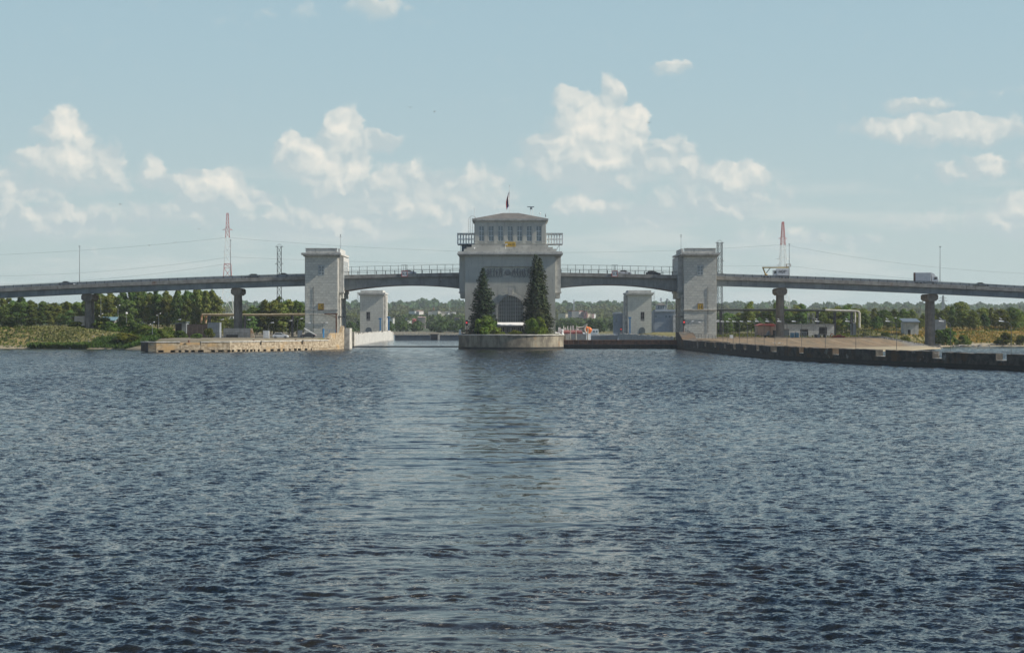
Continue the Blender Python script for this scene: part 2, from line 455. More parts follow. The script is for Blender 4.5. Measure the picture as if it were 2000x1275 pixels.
# ------------------------------------------------------------------ materials of the place
M = {}
M['concrete'] = material('weathered_concrete', (0.50,0.49,0.44), (0.40,0.39,0.35), 0.35, 0.9, 0.02, 6, streak=0.5, streak_col=(0.12,0.12,0.11))
M['block'] = material('cut_stone', (0.62,0.61,0.54), (0.55,0.54,0.475), 0.8, 0.9, 0.015, 9, rand=0.16, streak=0.25, streak_col=(0.2,0.19,0.17))
M['joint'] = material('mortar', (0.30,0.295,0.28), (0.25,0.245,0.235), 1.0, 0.95)
M['trim'] = material('pale_stone_trim', (0.54,0.53,0.49), (0.40,0.395,0.365), 0.7, 0.85, 0.01, 8, streak=0.45, streak_col=(0.10,0.10,0.09))
M['roof'] = material('grey_roof_sheet', (0.145,0.135,0.115), (0.10,0.095,0.085), 0.6, 0.8)
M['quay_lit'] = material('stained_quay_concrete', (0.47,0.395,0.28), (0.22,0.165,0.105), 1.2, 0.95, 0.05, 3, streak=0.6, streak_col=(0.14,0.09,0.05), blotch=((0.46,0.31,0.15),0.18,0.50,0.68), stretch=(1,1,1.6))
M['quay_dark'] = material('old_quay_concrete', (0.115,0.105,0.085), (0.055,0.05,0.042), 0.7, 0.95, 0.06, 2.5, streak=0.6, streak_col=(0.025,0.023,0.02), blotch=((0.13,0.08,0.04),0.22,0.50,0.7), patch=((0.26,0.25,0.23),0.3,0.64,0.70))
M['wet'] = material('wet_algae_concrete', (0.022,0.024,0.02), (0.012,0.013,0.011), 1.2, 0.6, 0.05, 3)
M['cap'] = material('pale_coping', (0.62,0.59,0.52), (0.36,0.35,0.31), 0.8, 0.9, 0.01, 8)
M['island'] = material('river_stained_masonry', (0.34,0.30,0.22), (0.15,0.13,0.10), 0.55, 0.95, 0.06, 3, streak=0.8, streak_col=(0.10,0.085,0.06), blotch=((0.42,0.24,0.10),0.3,0.60,0.75), stretch=(1,1,0.5))
M['girder'] = material('grey_painted_girder', (0.28,0.29,0.275), (0.21,0.22,0.21), 0.3, 0.7, streak=0.3, streak_col=(0.05,0.05,0.05), blotch=((0.13,0.09,0.065),0.5,0.64,0.75))
M['fascia'] = material('bridge_edge_concrete', (0.34,0.33,0.30), (0.23,0.22,0.20), 0.5, 0.9, 0.02, 5, streak=0.4, streak_col=(0.07,0.065,0.06), blotch=((0.20,0.12,0.09),0.2,0.6,0.72))
M['viaduct'] = material('blue_grey_beam', (0.25,0.285,0.295), (0.18,0.21,0.22), 0.25, 0.75, streak=0.4, streak_col=(0.07,0.08,0.09), rand=0.2)
M['column'] = material('bridge_column_concrete', (0.24,0.215,0.18), (0.16,0.145,0.125), 0.6, 0.95, 0.03, 4, streak=0.5, streak_col=(0.07,0.06,0.05))
M['asphalt'] = material('asphalt', (0.055,0.055,0.055), (0.04,0.04,0.04), 2.0, 0.9)
M['steel'] = material('dark_steel', (0.05,0.055,0.06), (0.03,0.032,0.035), 2, 0.6, metal=0.3)
M['grey_steel'] = material('galvanised_steel', (0.32,0.34,0.35), (0.22,0.24,0.25), 2, 0.5, metal=0.4)
M['white'] = material('white_paint', (0.82,0.82,0.80), (0.74,0.74,0.72), 1, 0.5)
M['red'] = material('red_paint', (0.52,0.06,0.05), (0.38,0.05,0.04), 1, 0.5)
M['blue'] = material('blue_paint', (0.04,0.22,0.46), (0.03,0.16,0.34), 1, 0.5)
M['rust'] = material('rusty_steel', (0.25,0.125,0.075), (0.13,0.07,0.045), 0.7, 0.85, 0.02, 5, streak=0.3, streak_col=(0.03,0.02,0.015))
M['glass'] = material('window_glass', (0.15,0.20,0.22), (0.11,0.15,0.17), 0.5, 0.1, spec=0.9)
M['dark'] = material('dark_opening', (0.02,0.022,0.025), (0.015,0.016,0.018), 1, 0.8)
M['frame'] = material('pale_window_frame', (0.60,0.66,0.68), (0.5,0.56,0.58), 1, 0.6)
M['yellow'] = material('yellow_sign_paint', (0.62,0.40,0.05), (0.52,0.33,0.05), 2, 0.6)
M['ink'] = material('dark_lettering', (0.05,0.035,0.03), (0.04,0.03,0.025), 2, 0.7)
M['sand'] = material('sand_beach', (0.42,0.37,0.27), (0.33,0.29,0.21), 0.3, 0.95, 0.03, 3)
M['gatesteel'] = material('grey_blue_gate', (0.12,0.155,0.18), (0.09,0.12,0.14), 0.4, 0.6, streak=0.3, streak_col=(0.05,0.05,0.05))

# ------------------------------------------------------------------ terrain
def seg_dist(px_, py_, poly):
    best = np.full(px_.shape, 1e9)
    for (ax, ay), (bx, by) in zip(poly[:-1], poly[1:]):
        vx, vy = bx-ax, by-ay
        t = np.clip(((px_-ax)*vx + (py_-ay)*vy) / (vx*vx+vy*vy), 0, 1)
        best = np.minimum(best, np.hypot(px_-ax-t*vx, py_-ay-t*vy))
    return best
def inside(px_, py_, poly):
    r = np.zeros(px_.shape, bool); n = len(poly)
    for i in range(n):
        (ax, ay), (bx, by) = poly[i], poly[(i+1) % n]
        if ay == by: continue
        c = ((ay > py_) != (by > py_)) & (px_ < (bx-ax)*(py_-ay)/(by-ay)+ax)
        r ^= c
    return r
L_SHORE = [(-5000,470),(-420,500),(-230,503),(-170,500),(-148,504),(-124,498),(-108,489),(-97,470),(-92,452)]
L_QUAY = [(-92,452),(-71.8,455),(-54.5,482),(-49.6,500),(-49.6,545),(-53,552),(-53,760),(-52,765)]
L_BACK = [(-52,765),(-5000,765)]
R_QUAY = [(52,765),(49.6,760),(49.6,500),(51.5,447),(55.5,392)]
R_SHORE = [(55.5,392),(62,402),(76,440),(104,468),(120,500),(128,536),(138,548),(170,546),(230,552),(420,545),(5000,520)]
L_POLY = L_SHORE + L_QUAY[1:] + L_BACK[1:]
R_POLY = R_QUAY + R_SHORE[1:] + [(5000,765)]
FAR_Y = 1000.0
def vnoise(x, y, s, seed=0):
    return (np.sin(x/s*1.3+seed)*np.cos(y/s*1.1-seed*2)+np.sin((x+y)/s*0.7+seed*3)*0.6+np.sin((x*0.6-y)/s*2.1+seed)*0.35)/1.95
def sstep(t): t = np.clip(t, 0, 1); return t*t*(3-2*t)
def height(x, y):
    x = np.asarray(x, float); y = np.asarray(y, float)
    h = np.full(x.shape, -2.5)
    inl, inr = inside(x, y, L_POLY), inside(x, y, R_POLY)
    dl = seg_dist(x, y, L_SHORE)
    west = sstep((-98 - x) / 22)
    bank = 0.15 + 4.6*sstep((dl-1)/13) + 1.4*sstep((dl-4)/11) + 0.4*vnoise(x, y, 7) * sstep(dl/8)
    bank = np.minimum(bank, 5.9 + 0.3*vnoise(x, y, 30, 2)) - 1.4*sstep((x+132)/20)*sstep((dl-4)/8)
    yard = 3.0*sstep((dl+2)/14) + 0.06*vnoise(x, y, 8, 1)
    h = np.where(inl, west*bank + (1-west)*yard, h)
    dr = seg_dist(x, y, R_SHORE)
    east = sstep((x - 112) / 16)
    slope = np.minimum(2.85, 0.1 + dr*(0.062 + 0.10*sstep((y-480)/25))) + 0.04*vnoise(x, y, 8, 1)
    q = sstep((58 - x)/6.0)
    slope = slope*(1-q) + 2.65*q
    beach = 0.12 + 0.6*sstep(dr/14) + 2.9*sstep((dr-16)/40) + 2.2*sstep((dr-55)/50) + 0.25*vnoise(x, y, 12, 3)*sstep(dr/20)
    h = np.where(inr, east*beach + (1-east)*slope, h)
    # low far shore of the upper pool and the town hill behind it
    fs = FAR_Y + 25*vnoise(x, y*0, 160, 4)
    far = 0.2 + 0.8*sstep((y-fs)/60) + 30*sstep((y-1650)/1700)*(0.72+0.28*vnoise(x, y, 420, 5)) + 3*vnoise(x, y, 120, 6)*sstep((y-1800)/600)
    h = np.where(y > fs, far, h)
    return h
def h1(x, y): return float(height(np.array([x]), np.array([y]))[0])
def build_ground():
    xs = np.concatenate([[-9000,-5000,-3000,-2000,-1400,-1000,-800], np.arange(-640,-170,12), np.arange(-170,170,1.6), np.arange(170,650,12), [800,1000,1400,2000,3000,5000,9000]])
    ys = np.concatenate([[-9000,-2000,0,200,300,340], np.arange(370,600,1.8), np.arange(600,780,6), [800,880,940,960], np.arange(970,1080,10), np.arange(1100,1700,60), np.arange(1700,4600,110), [5200,6200,9000]])
    XX, YY = np.meshgrid(xs, ys, indexing='xy')
    zz = height(XX.ravel(), YY.ravel())
    co = np.stack([XX.ravel(), YY.ravel(), zz], 1)
    nr, nc = XX.shape
    idx = np.arange(nr*nc).reshape(nr, nc)
    q = np.stack([idx[:-1,:-1], idx[:-1,1:], idx[1:,1:], idx[1:,:-1]], -1).reshape(-1, 4)
    me = bpy.data.meshes.new('ground')
    me.from_pydata(co.tolist(), [], q.tolist())
    me.polygons.foreach_set('use_smooth', np.ones(len(q), bool))
    m = bpy.data.materials.new('ground_cover'); m.use_nodes = True
    T = NT(m.node_tree); b = T.n['Principled BSDF']
    pos = T.new('ShaderNodeNewGeometry').outputs['Position']; p = T.sep(pos)
    n_a = T.noise(pos, 0.09, 6, 0.65); n_b = T.noise(pos, 0.6, 5, 0.7)
    grass = T.mix(T.ramp(n_a, 0.38, 0.62), (0.15,0.14,0.045), (0.29,0.225,0.095))
    grass = T.mix(T.ramp(n_b, 0.42, 0.62), grass, (0.06,0.08,0.024))
    dirt = T.mix(T.ramp(n_b, 0.35, 0.65), (0.225,0.165,0.10), (0.165,0.122,0.078))
    # slab joints of the paved slope
    v = T.math('FRACT', T.math('MULTIPLY', T.math('ADD', T.math('MULTIPLY', p[0], 0.8), T.math('MULTIPLY', p[1], 0.6)), 0.085))
    slab = T.mix(T.math('MULTIPLY', T.ramp(v, 0.90, 0.99), 0.35), dirt, (0.30,0.25,0.18))
    dirt = T.mix(T.ramp(T.noise(T.vmath('MULTIPLY', pos, (0.25, 0.06, 0.3)), 1.0, 6, 0.7), 0.42, 0.66, 0.0, 0.75), dirt, (0.115, 0.10, 0.07))
    slab = T.mix(T.math('MULTIPLY', T.ramp(v, 0.90, 0.99), 0.5), dirt, (0.34,0.29,0.21))
    gravel = T.mix(T.ramp(T.noise(pos, 1.4, 4, 0.7), 0.4, 0.6), (0.20,0.19,0.17), (0.12,0.115,0.105))
    yard_l = T.math('MULTIPLY', T.ramp(p[0], -104, -92), T.math('LESS_THAN', p[0], 0.0))
    yard_r = T.math('MULTIPLY', T.math('GREATER_THAN', p[0], 0.0), T.ramp(T.math('ADD', p[0], T.math('MULTIPLY', T.math('SUBTRACT', n_a, 0.5), 30.0)), 108, 114, 1.0, 0.0))
    yard_r = T.math('MULTIPLY', yard_r, T.ramp(p[1], 548, 556, 1.0, 0.0))
    col = T.mix(yard_l, grass, T.mix(T.ramp(n_a, 0.5, 0.66), (0.20,0.175,0.13), (0.14,0.13,0.06)))
    col = T.mix(yard_r, col, slab)
    strip = T.math('MULTIPLY', T.math('MULTIPLY', T.ramp(p[0], 106, 112), T.ramp(p[0], 126, 132, 1.0, 0.0)), T.ramp(p[1], 552, 560, 1.0, 0.0))
    col = T.mix(strip, col, gravel)
    sandm = T.math('MULTIPLY', T.ramp(T.math('ADD', p[2], T.math('MULTIPLY', n_a, 0.3)), 0.8, 1.1, 1.0, 0.0), T.ramp(p[1], 800, 900, 1.0, 0.0))
    col = T.mix(sandm, col, T.mix(n_b, (0.36,0.31,0.21), (0.25,0.21,0.14)))
    hill = T.ramp(p[1], 1000, 1200)
    col = T.mix(hill, col, T.mix(T.ramp(T.noise(pos, 0.01, 5, 0.6), 0.4, 0.6), (0.04,0.06,0.022), (0.06,0.075,0.03)))
    T.put(b.inputs['Base Color'], col); b.inputs['Roughness'].default_value = 0.95
    b.inputs['Specular IOR Level'].default_value = 0.2
    bn = T.new('ShaderNodeBump'); bn.inputs['Distance'].default_value = 0.15; bn.inputs['Strength'].default_value = 0.7
    T.put(bn.inputs['Height'], T.noise(pos, 2.0, 5, 0.7)); T.l.new(bn.outputs[0], b.inputs['Normal'])
    me.materials.append(m)
    o = bpy.data.objects.new('ground', me); COL.objects.link(o); o['kind'] = 'structure'
build_ground()

# ------------------------------------------------------------------ lettering made of thin raised strokes
FONT = {'1':['00100','01100','00100','00100','00100','00100','01110'],'4':['00010','00110','01010','10010','11111','00010','00010'],
 '3':['11110','00001','00001','01110','00001','00001','11110'],'5':['11111','10000','11110','00001','00001','10001','01110'],
 '6':['01110','10000','11110','10001','10001','10001','01110'],',':['00000','00000','00000','00000','00100','00100','01000'],
 '-':['00000','00000','00000','01110','00000','00000','00000'],'N':['10001','11001','10101','10101','10011','10001','10001'],
 'o':['00000','01110','01010','01110','00000','01110','00000'],'A':['00100','01010','10001','10001','11111','10001','10001'],
 'G':['01110','10001','10000','10111','10001','10001','01110'],'P':['11110','10001','10001','11110','10000','10000','10000'],' ':['00000']*7,
 'V':['10001','10001','10001','10001','01010','01010','00100'],'T':['11111','00100','00100','00100','00100','00100','00100']}
def letters(text, x0, x1, y, z0, z1, th=0.02):
    # text facing -y between x0..x1 and z0..z1
    b = MB(); n = len(text); cw = (x1-x0)/(n*6-1); chh = (z1-z0)/7
    for i, ch in enumerate(text):
        for r_, row in enumerate(FONT[ch]):
            c0 = None
            for c in range(6):
                on = c < 5 and row[c] == '1'
                if on and c0 is None: c0 = c
                if not on and c0 is not None:
                    xa = x0 + (i*6+c0)*cw; xb = x0 + (i*6+c)*cw
                    b.box(xa, xb, y-th, y, z1-(r_+1)*chh, z1-r_*chh); c0 = None
    return b

# ------------------------------------------------------------------ quays
def along(path, s):
    for (a, b) in zip(path[:-1], path[1:]):
        L = math.hypot(b[0]-a[0], b[1]-a[1])
        if s <= L or (b is path[-1]): 
            t = s / L; return Vector((a[0]+(b[0]-a[0])*t, a[1]+(b[1]-a[1])*t, 0)), Vector(((b[0]-a[0])/L, (b[1]-a[1])/L, 0))
        s -= L
def plen(path): return sum(math.hypot(b[0]-a[0], b[1]-a[1]) for a, b in zip(path[:-1], path[1:]))
def s_of_px(path, px):
    n = 4000; L = plen(path)
    return min((abs(1000 + along(path, L*i/n)[0].x/along(path, L*i/n)[0].y*F - px), L*i/n) for i in range(n+1))[1]
def slab_along(path, s0, s1, inn0, inn1, z0, z1, side, step=3.0, mb=None, mi=0, lip=0.0, zt=None, jit=0.0):
    # a strip of wall following the path; inn0..inn1 are offsets to the land side
    mb = mb or MB(); n = max(1, int((s1-s0)/step)); rings = []
    for i in range(n+1):
        p, t = along(path, s0+(s1-s0)*i/n)
        nrm = Vector((-t.y, t.x, 0)) * side
        a = p + nrm*inn0; b = p + nrm*inn1
        zz = z1 if zt is None else zt(s0+(s1-s0)*i/n)
        zj = rng.uniform(-jit, jit) if jit else 0
        rings.append([(a.x, a.y, z0), (b.x, b.y, z0), (b.x, b.y, zz+zj), (a.x, a.y, zz+zj)])
    mb.loft(rings, mi); return mb

# right guide wall
RP = [(46.6,509),(47.2,480),(48.6,447),(50.6,408),(53.6,372),(59.0,345),(65.0,325),(72.5,303),(80.9,283),(92,258),(106,230),(118,205)]
rw = thing('guide_wall', 'long dark curving concrete guide wall with notched parapet leading to the right lock', 'quay wall', (RP[0][0], RP[0][1], 0))
LR = plen(RP)
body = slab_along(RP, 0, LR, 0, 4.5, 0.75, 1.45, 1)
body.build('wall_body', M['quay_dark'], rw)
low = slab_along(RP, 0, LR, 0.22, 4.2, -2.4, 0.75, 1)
low.build('wet_footing', M['wet'], rw)
notch_px = [(1362,2.2),(1378,2.2),(1397,2.5),(1417,3),(1436,3.5),(1456,4),(1481,4.5),(1512,7),(1566,7),(1634,8),(1721,12),(1831,12),(1956,14),(2060,14),(2150,15),(2260,16)]
prev = s_of_px(RP, 1347)
bol = None
BOLL = []
for px_, w_ in notch_px + [(2400, 0)]:
    if px_ < 2400:
        sc_ = s_of_px(RP, px_); hw = w_ / 2 * 0.115 * 3.2 / 3.2
        pp, tt = along(RP, sc_)
        half = (w_ / 2.0) * pp.y / F / max(0.25, abs(tt.x) + abs(tt.y)*abs(pp.x)/pp.y) * 1.0
        half = min(half*1.4, 2.8)
        e0, e1 = sc_-half, sc_+half
    else:
        e0, e1 = LR, LR
    # one long block is two castings with a joint
    nb = max(1, round((e0-prev) / 11.0))
    for k in range(nb):
        a = prev + (e0-prev)*k/nb + 0.09; b_ = prev + (e0-prev)*(k+1)/nb - 0.09
        if b_ - a < 0.3: continue
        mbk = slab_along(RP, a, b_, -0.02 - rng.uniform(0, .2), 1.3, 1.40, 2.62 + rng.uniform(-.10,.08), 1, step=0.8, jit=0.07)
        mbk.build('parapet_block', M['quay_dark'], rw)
    if px_ < 2400:
        fl = slab_along(RP, e0, e1, 0.02, 1.2, 1.45, 1.52, 1, step=5); fl.build('notch_floor', M['cap'], rw)
        BOLL.append((sc_, pp, tt))
    prev = e1
# stepped head of the wall beside the tower
hd = MB()
hd = slab_along(RP, 0, s_of_px(RP, 1347), -0.05, 4.0, 1.45, 0, 1, step=1.5, zt=lambda s: 4.6 if s < 7 else max(2.6, 4.6-(s-7)*0.22))
hd.build('stepped_head', M['quay_dark'], rw)

def bollard(loc, lab, rz=0):
    t = thing('bollard', lab, 'bollard', loc, rz, 'mooring bollards on the quay walls')
    MB().lathe([(0.34,0),(0.34,0.06),(0.2,0.12),(0.17,0.42),(0.3,0.5),(0.3,0.6),(0.12,0.66)], n=12).build('post', M['rust'], t, local=True, smooth=False)
    return t
for i, (s_, p, t_) in enumerate(BOLL):
    if i < 7: continue
    q = p + Vector((-t_.y, t_.x, 0)) * 2.1
    lm = ['in the notch under the pink hut','in the notch below the block building','in the notch below the right end of the block building','in the notch right of the pipe bend','in the notch below the right viaduct column','in the notch below the round riverside bushes','in the notch nearest the right frame edge','in the guide wall beyond the frame','in the guide wall further beyond the frame'][i-7]
    bollard((q.x, q.y, 1.45), 'rusty mooring bollard ' + lm)

# railing behind the right guide wall
def railing(name, pts, label, h=1.1, spacing=2.2, r=0.03, rails=3, mat=None, cat='railing', group=None, fine=False):
    t = thing(name, label, cat, tuple(pts[0]), 0, group); mat = mat or M['steel']
    posts = []; total = sum((Vector(b)-Vector(a)).length for a, b in zip(pts[:-1], pts[1:]))
    def at(s):
        for a, b in zip(pts[:-1], pts[1:]):
            a, b = Vector(a), Vector(b); L = (b-a).length
            if s <= L + 1e-6: return a + (b-a)*(s/L)
            s -= L
        return Vector(pts[-1])
    n = max(1, int(total/spacing))
    me = MB().bar((0,0,0), (0,0,h), r*1.3, 5).mesh('post', mat)
    off = Vector(pts[0])
    for i in range(n+1):
        o = bpy.data.objects.new('post', me); COL.objects.link(o); o.parent = t; o.location = at(total*i/n) - off
    for k in range(rails):
        z = h*(k+1)/rails
        MB().tube([tuple(at(total*i/n) + Vector((0,0,z))) for i in range(n+1)], r, 4).build('rail', mat, t)
    return t
pts = []
for i in range(46):
    p, t_ = along(RP, 60 + i*(LR-70)/45); q = p + Vector((-t_.y, t_.x, 0))*4.1; pts.append((q.x, q.y, 1.45))
railing('quay_railing', pts, 'thin steel railing along the land side of the dark guide wall', 1.15, 4.0, 0.025, 3)

# left pier
LP = [(-93.2,450),(-90.0,444.6),(-81.5,448),(-71,452.5),(-61.5,465),(-53.6,478.5),(-49.6,488),(-46.8,500)]
LL = plen(LP)
lw = thing('pier_wall', 'sunlit ochre stained concrete pier wall in front of the left yard', 'quay wall', (LP[0][0], LP[0][1], 0))
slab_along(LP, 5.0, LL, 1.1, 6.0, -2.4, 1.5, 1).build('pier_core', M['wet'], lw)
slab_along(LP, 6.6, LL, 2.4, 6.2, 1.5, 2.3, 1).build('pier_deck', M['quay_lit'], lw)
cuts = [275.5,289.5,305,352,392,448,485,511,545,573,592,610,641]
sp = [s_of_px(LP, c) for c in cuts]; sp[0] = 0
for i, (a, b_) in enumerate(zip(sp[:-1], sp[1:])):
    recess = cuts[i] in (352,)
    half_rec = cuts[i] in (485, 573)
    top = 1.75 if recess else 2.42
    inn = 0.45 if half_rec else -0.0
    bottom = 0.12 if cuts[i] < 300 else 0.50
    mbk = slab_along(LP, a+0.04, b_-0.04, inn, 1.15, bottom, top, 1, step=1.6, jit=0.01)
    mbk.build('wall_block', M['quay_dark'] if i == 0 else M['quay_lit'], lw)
    if not recess:
        slab_along(LP, a+0.04, b_-0.04, inn-0.12, 1.3, top+0.01, top+0.24, 1, step=1.6).build('coping', M['cap'], lw)
    if half_rec:
        slab_along(LP, a+0.04, b_-0.04, 0.02, 0.45, bottom, 1.55, 1, step=1.6).build('ledge', M['quay_lit'], lw)
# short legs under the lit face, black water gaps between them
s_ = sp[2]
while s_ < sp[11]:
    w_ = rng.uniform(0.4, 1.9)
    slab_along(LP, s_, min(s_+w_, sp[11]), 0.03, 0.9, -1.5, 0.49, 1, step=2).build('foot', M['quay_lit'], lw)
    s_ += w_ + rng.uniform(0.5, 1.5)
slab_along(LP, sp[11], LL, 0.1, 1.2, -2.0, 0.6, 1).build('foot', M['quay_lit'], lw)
# stepped head by the tower
s1, s2, s3 = s_of_px(LP, 641), s_of_px(LP, 650), s_of_px(LP, 668)
def zt_l(s):
    if s < s2: return 2.45 + (s-s1)/(s2-s1)*2.0
    if s < s3: return 4.45
    return 4.45 + (s-s3)/(LL-s3)*2.0
slab_along(LP, s1, LL, 0, 1.0, 0.62, 0, 1, step=0.5, zt=zt_l).build('stepped_head', M['quay_lit'], lw)
slab_along(LP, s1, LL, -0.08, 2.1, 0, 0, 1, step=0.5, zt=lambda s: zt_l(s)+0.16).build('coping', M['cap'], lw) if False else None
e = MB().box(X(674,503), X(684.5,503), 500.4, 508, -2, Z(641,503)); e.build('end_pylon', M['cap'], lw)
for i, pxb in enumerate((372, 505, 588)):
    p, t_ = along(LP, s_of_px(LP, pxb)); q = p + Vector((-t_.y, t_.x, 0))*1.8
    bollard((q.x, q.y, 2.3), 'rusty mooring bollard on the pier wall ' + ['in its wide recess at the far end','below the white car','in front of the left tower'][i])

# chamber walls
def chamber_wall(pts, ztop, label, mat, seg=9.5, side=1, name='chamber_wall'):
    L = plen(pts); t = thing(name, label, 'lock wall', (pts[0][0], pts[0][1], 0))
    slab_along(pts, 0, L, 0.3, 3.0, -2.4, ztop-0.3, side, step=20).build('wall_core', M['quay_dark'], t)
    n = int(L/seg)
    for k in range(n):
        a, b_ = L*k/n, L*(k+1)/n
        slab_along(pts, a+.08, b_-.08, 0, 0.5, -1.5 , ztop-0.55, side, step=20).build('wall_panel', mat, t)
        if k % 2 == 0: slab_along(pts, a+.3, a+seg*0.6, 0, 0.6, ztop-0.55, ztop, side, step=20).build('parapet_block', M['cap'] , t)
        else: slab_along(pts, a+.3, b_-.4, 0.02, 0.62, ztop-0.55, ztop-.25, side, step=20).build('parapet_block', M['cap'], t)
    return t
chamber_wall([(X(686.5,549),549),(X(745,690),690),(X(767,712),712)], 3.9, 'sunlit pale panelled wall of the open left lock chamber', M['trim'])
chamber_wall([(X(1315,560),560),(X(1209,716),716)], 2.9, 'shaded panelled wall of the right lock chamber behind the rusty gate', M['concrete'], side=-1)
w = MB().box(X(686,549), X(694,549), 545.5, 549, -2, 4.3); single(w, 'wall_end_post', M['cap'], 'pale upright post at the near end of the sunlit left chamber wall', 'post', (X(690,547), 547, -2))
w = MB().box(X(763,716), X(768.5,716), 712.2, 716, -2, 3.1); single(w, 'wall_end_post', M['cap'], 'pale upright post at the far end of the sunlit left chamber wall', 'post', (X(766,714), 714, -2))

# island head between the two locks
isl = thing('island_pier', 'round nosed stone island pier between the two lock entrances', 'pier', (0, 510, 0))
def isl_ring(z, g=0.0, n=40):
    xa, xb = X(895.5,502)-g, X(1101,502)+g; cx, hw = (xa+xb)/2, (xb-xa)/2
    pts = []
    for i in range(n+1):
        t = math.pi*(1 - i/n)
        c, s_ = math.cos(t), math.sin(t)
        ex = 0.95
        pts.append((cx + hw*math.copysign(abs(c)**ex, c), 503.5 - (12.0+g)*abs(s_)**0.9, z))
    return pts + [(xb, 720, z), (xa, 720, z)]
MB().loft([isl_ring(-2.4), isl_ring(3.75)]).build('pier_body', M['island'], isl)
MB().loft([isl_ring(-2.4, 0.06), isl_ring(0.55, 0.06)]).build('wet_footing', M['wet'], isl)
MB().loft([isl_ring(3.76, 0.22), isl_ring(4.0, 0.22)]).build('coping', M['cap'], isl)
m_l = material('garden_lawn', (0.10,0.12,0.035), (0.14,0.13,0.06), 0.5, 0.95)
MB().box(X(905,502), X(1092,502), 504, 511.6, 4.0, 4.12).build('lawn', m_l, isl)

# ------------------------------------------------------------------ towers
XC = X(997.5, 512)
def mir(sg):       # builder of mirrored boxes: local u runs outwards from the axis of the lock
    def f(mb, u0, u1, y0, y1, z0, z1, mi=0):
        a, b = XC + sg*u0, XC + sg*u1
        return mb.box(min(a,b), max(a,b), y0, y1, z0, z1, mi)
    return f
def facing_blocks(parent, x0, x1, y, z0, z1, bw, bh, holes=(), mat=None, th=0.06, name='stone_block', gap=0.035):
    # courses of thin cut blocks laid on a wall face that looks to -y
    rows = int(round((z1-z0)/bh)); bh = (z1-z0)/rows; cache = {}
    for r_ in range(rows):
        za, zb = z0+r_*bh, z0+(r_+1)*bh; x = x0; first = True
        while x < x1 - 0.05:
            w = bw*(0.5 if (first and r_ % 2) else 1.0); first = False
            xe = min(x + w, x1)
            if x1 - xe < bw*0.3: xe = x1
            parts_ = [(x, xe)]
            for hx0, hx1, hz0, hz1 in holes:
                if za < hz1 - bh*0.3 and zb > hz0 + bh*0.3:
                    parts_ = [q for a_, b_ in parts_ for q in ((a_, min(b_, hx0)), (max(a_, hx1), b_)) if q[1]-q[0] > 0.12]
            for xq, xe_ in parts_:
                ww = round(xe_-xq, 3); key = (ww,)
                if key not in cache:
                    cache[key] = MB().cbox(gap/2, ww-gap/2, -th, 0.0, gap/2, bh-gap/2, 0.02).mesh(name, mat or M['block'])
                o = bpy.data.objects.new(name, cache[key]); COL.objects.link(o); o.parent = parent
                off = WORLD[parent.name]
                o.location = (xq-off[0], y-off[1]-rng.uniform(0,0.02), za-off[2])
            x = xe
def window(parent, x0, x1, y, z0, z1, nx=2, nz=3, fr=0.07, depth=0.25, glass=None, name='window', frame=None, bar=0.045):
    fb = MB()
    fb.box(x0,x0+fr,y-0.05,y+0.05,z0,z1); fb.box(x1-fr,x1,y-0.05,y+0.05,z0,z1)
    fb.box(x0+fr,x1-fr,y-0.05,y+0.05,z0,z0+fr); fb.box(x0+fr,x1-fr,y-0.05,y+0.05,z1-fr,z1)
    for i in range(1,nx): xx = x0+(x1-x0)*i/nx; fb.box(xx-bar,xx+bar,y-0.04,y+0.04,z0+fr,z1-fr)
    for i in range(1,nz): zz = z0+(z1-z0)*i/nz; fb.box(x0+fr,x1-fr,y-0.036,y+0.036,zz-bar,zz+bar)
    w = fb.build(name, frame or M['frame'], parent)
    MB().quad((x0+fr,y+0.02,z0+fr),(x1-fr,y+0.02,z0+fr),(x1-fr,y+0.02,z1-fr),(x0+fr,y+0.02,z1-fr)).build('pane', glass or M['glass'], w)
    return w

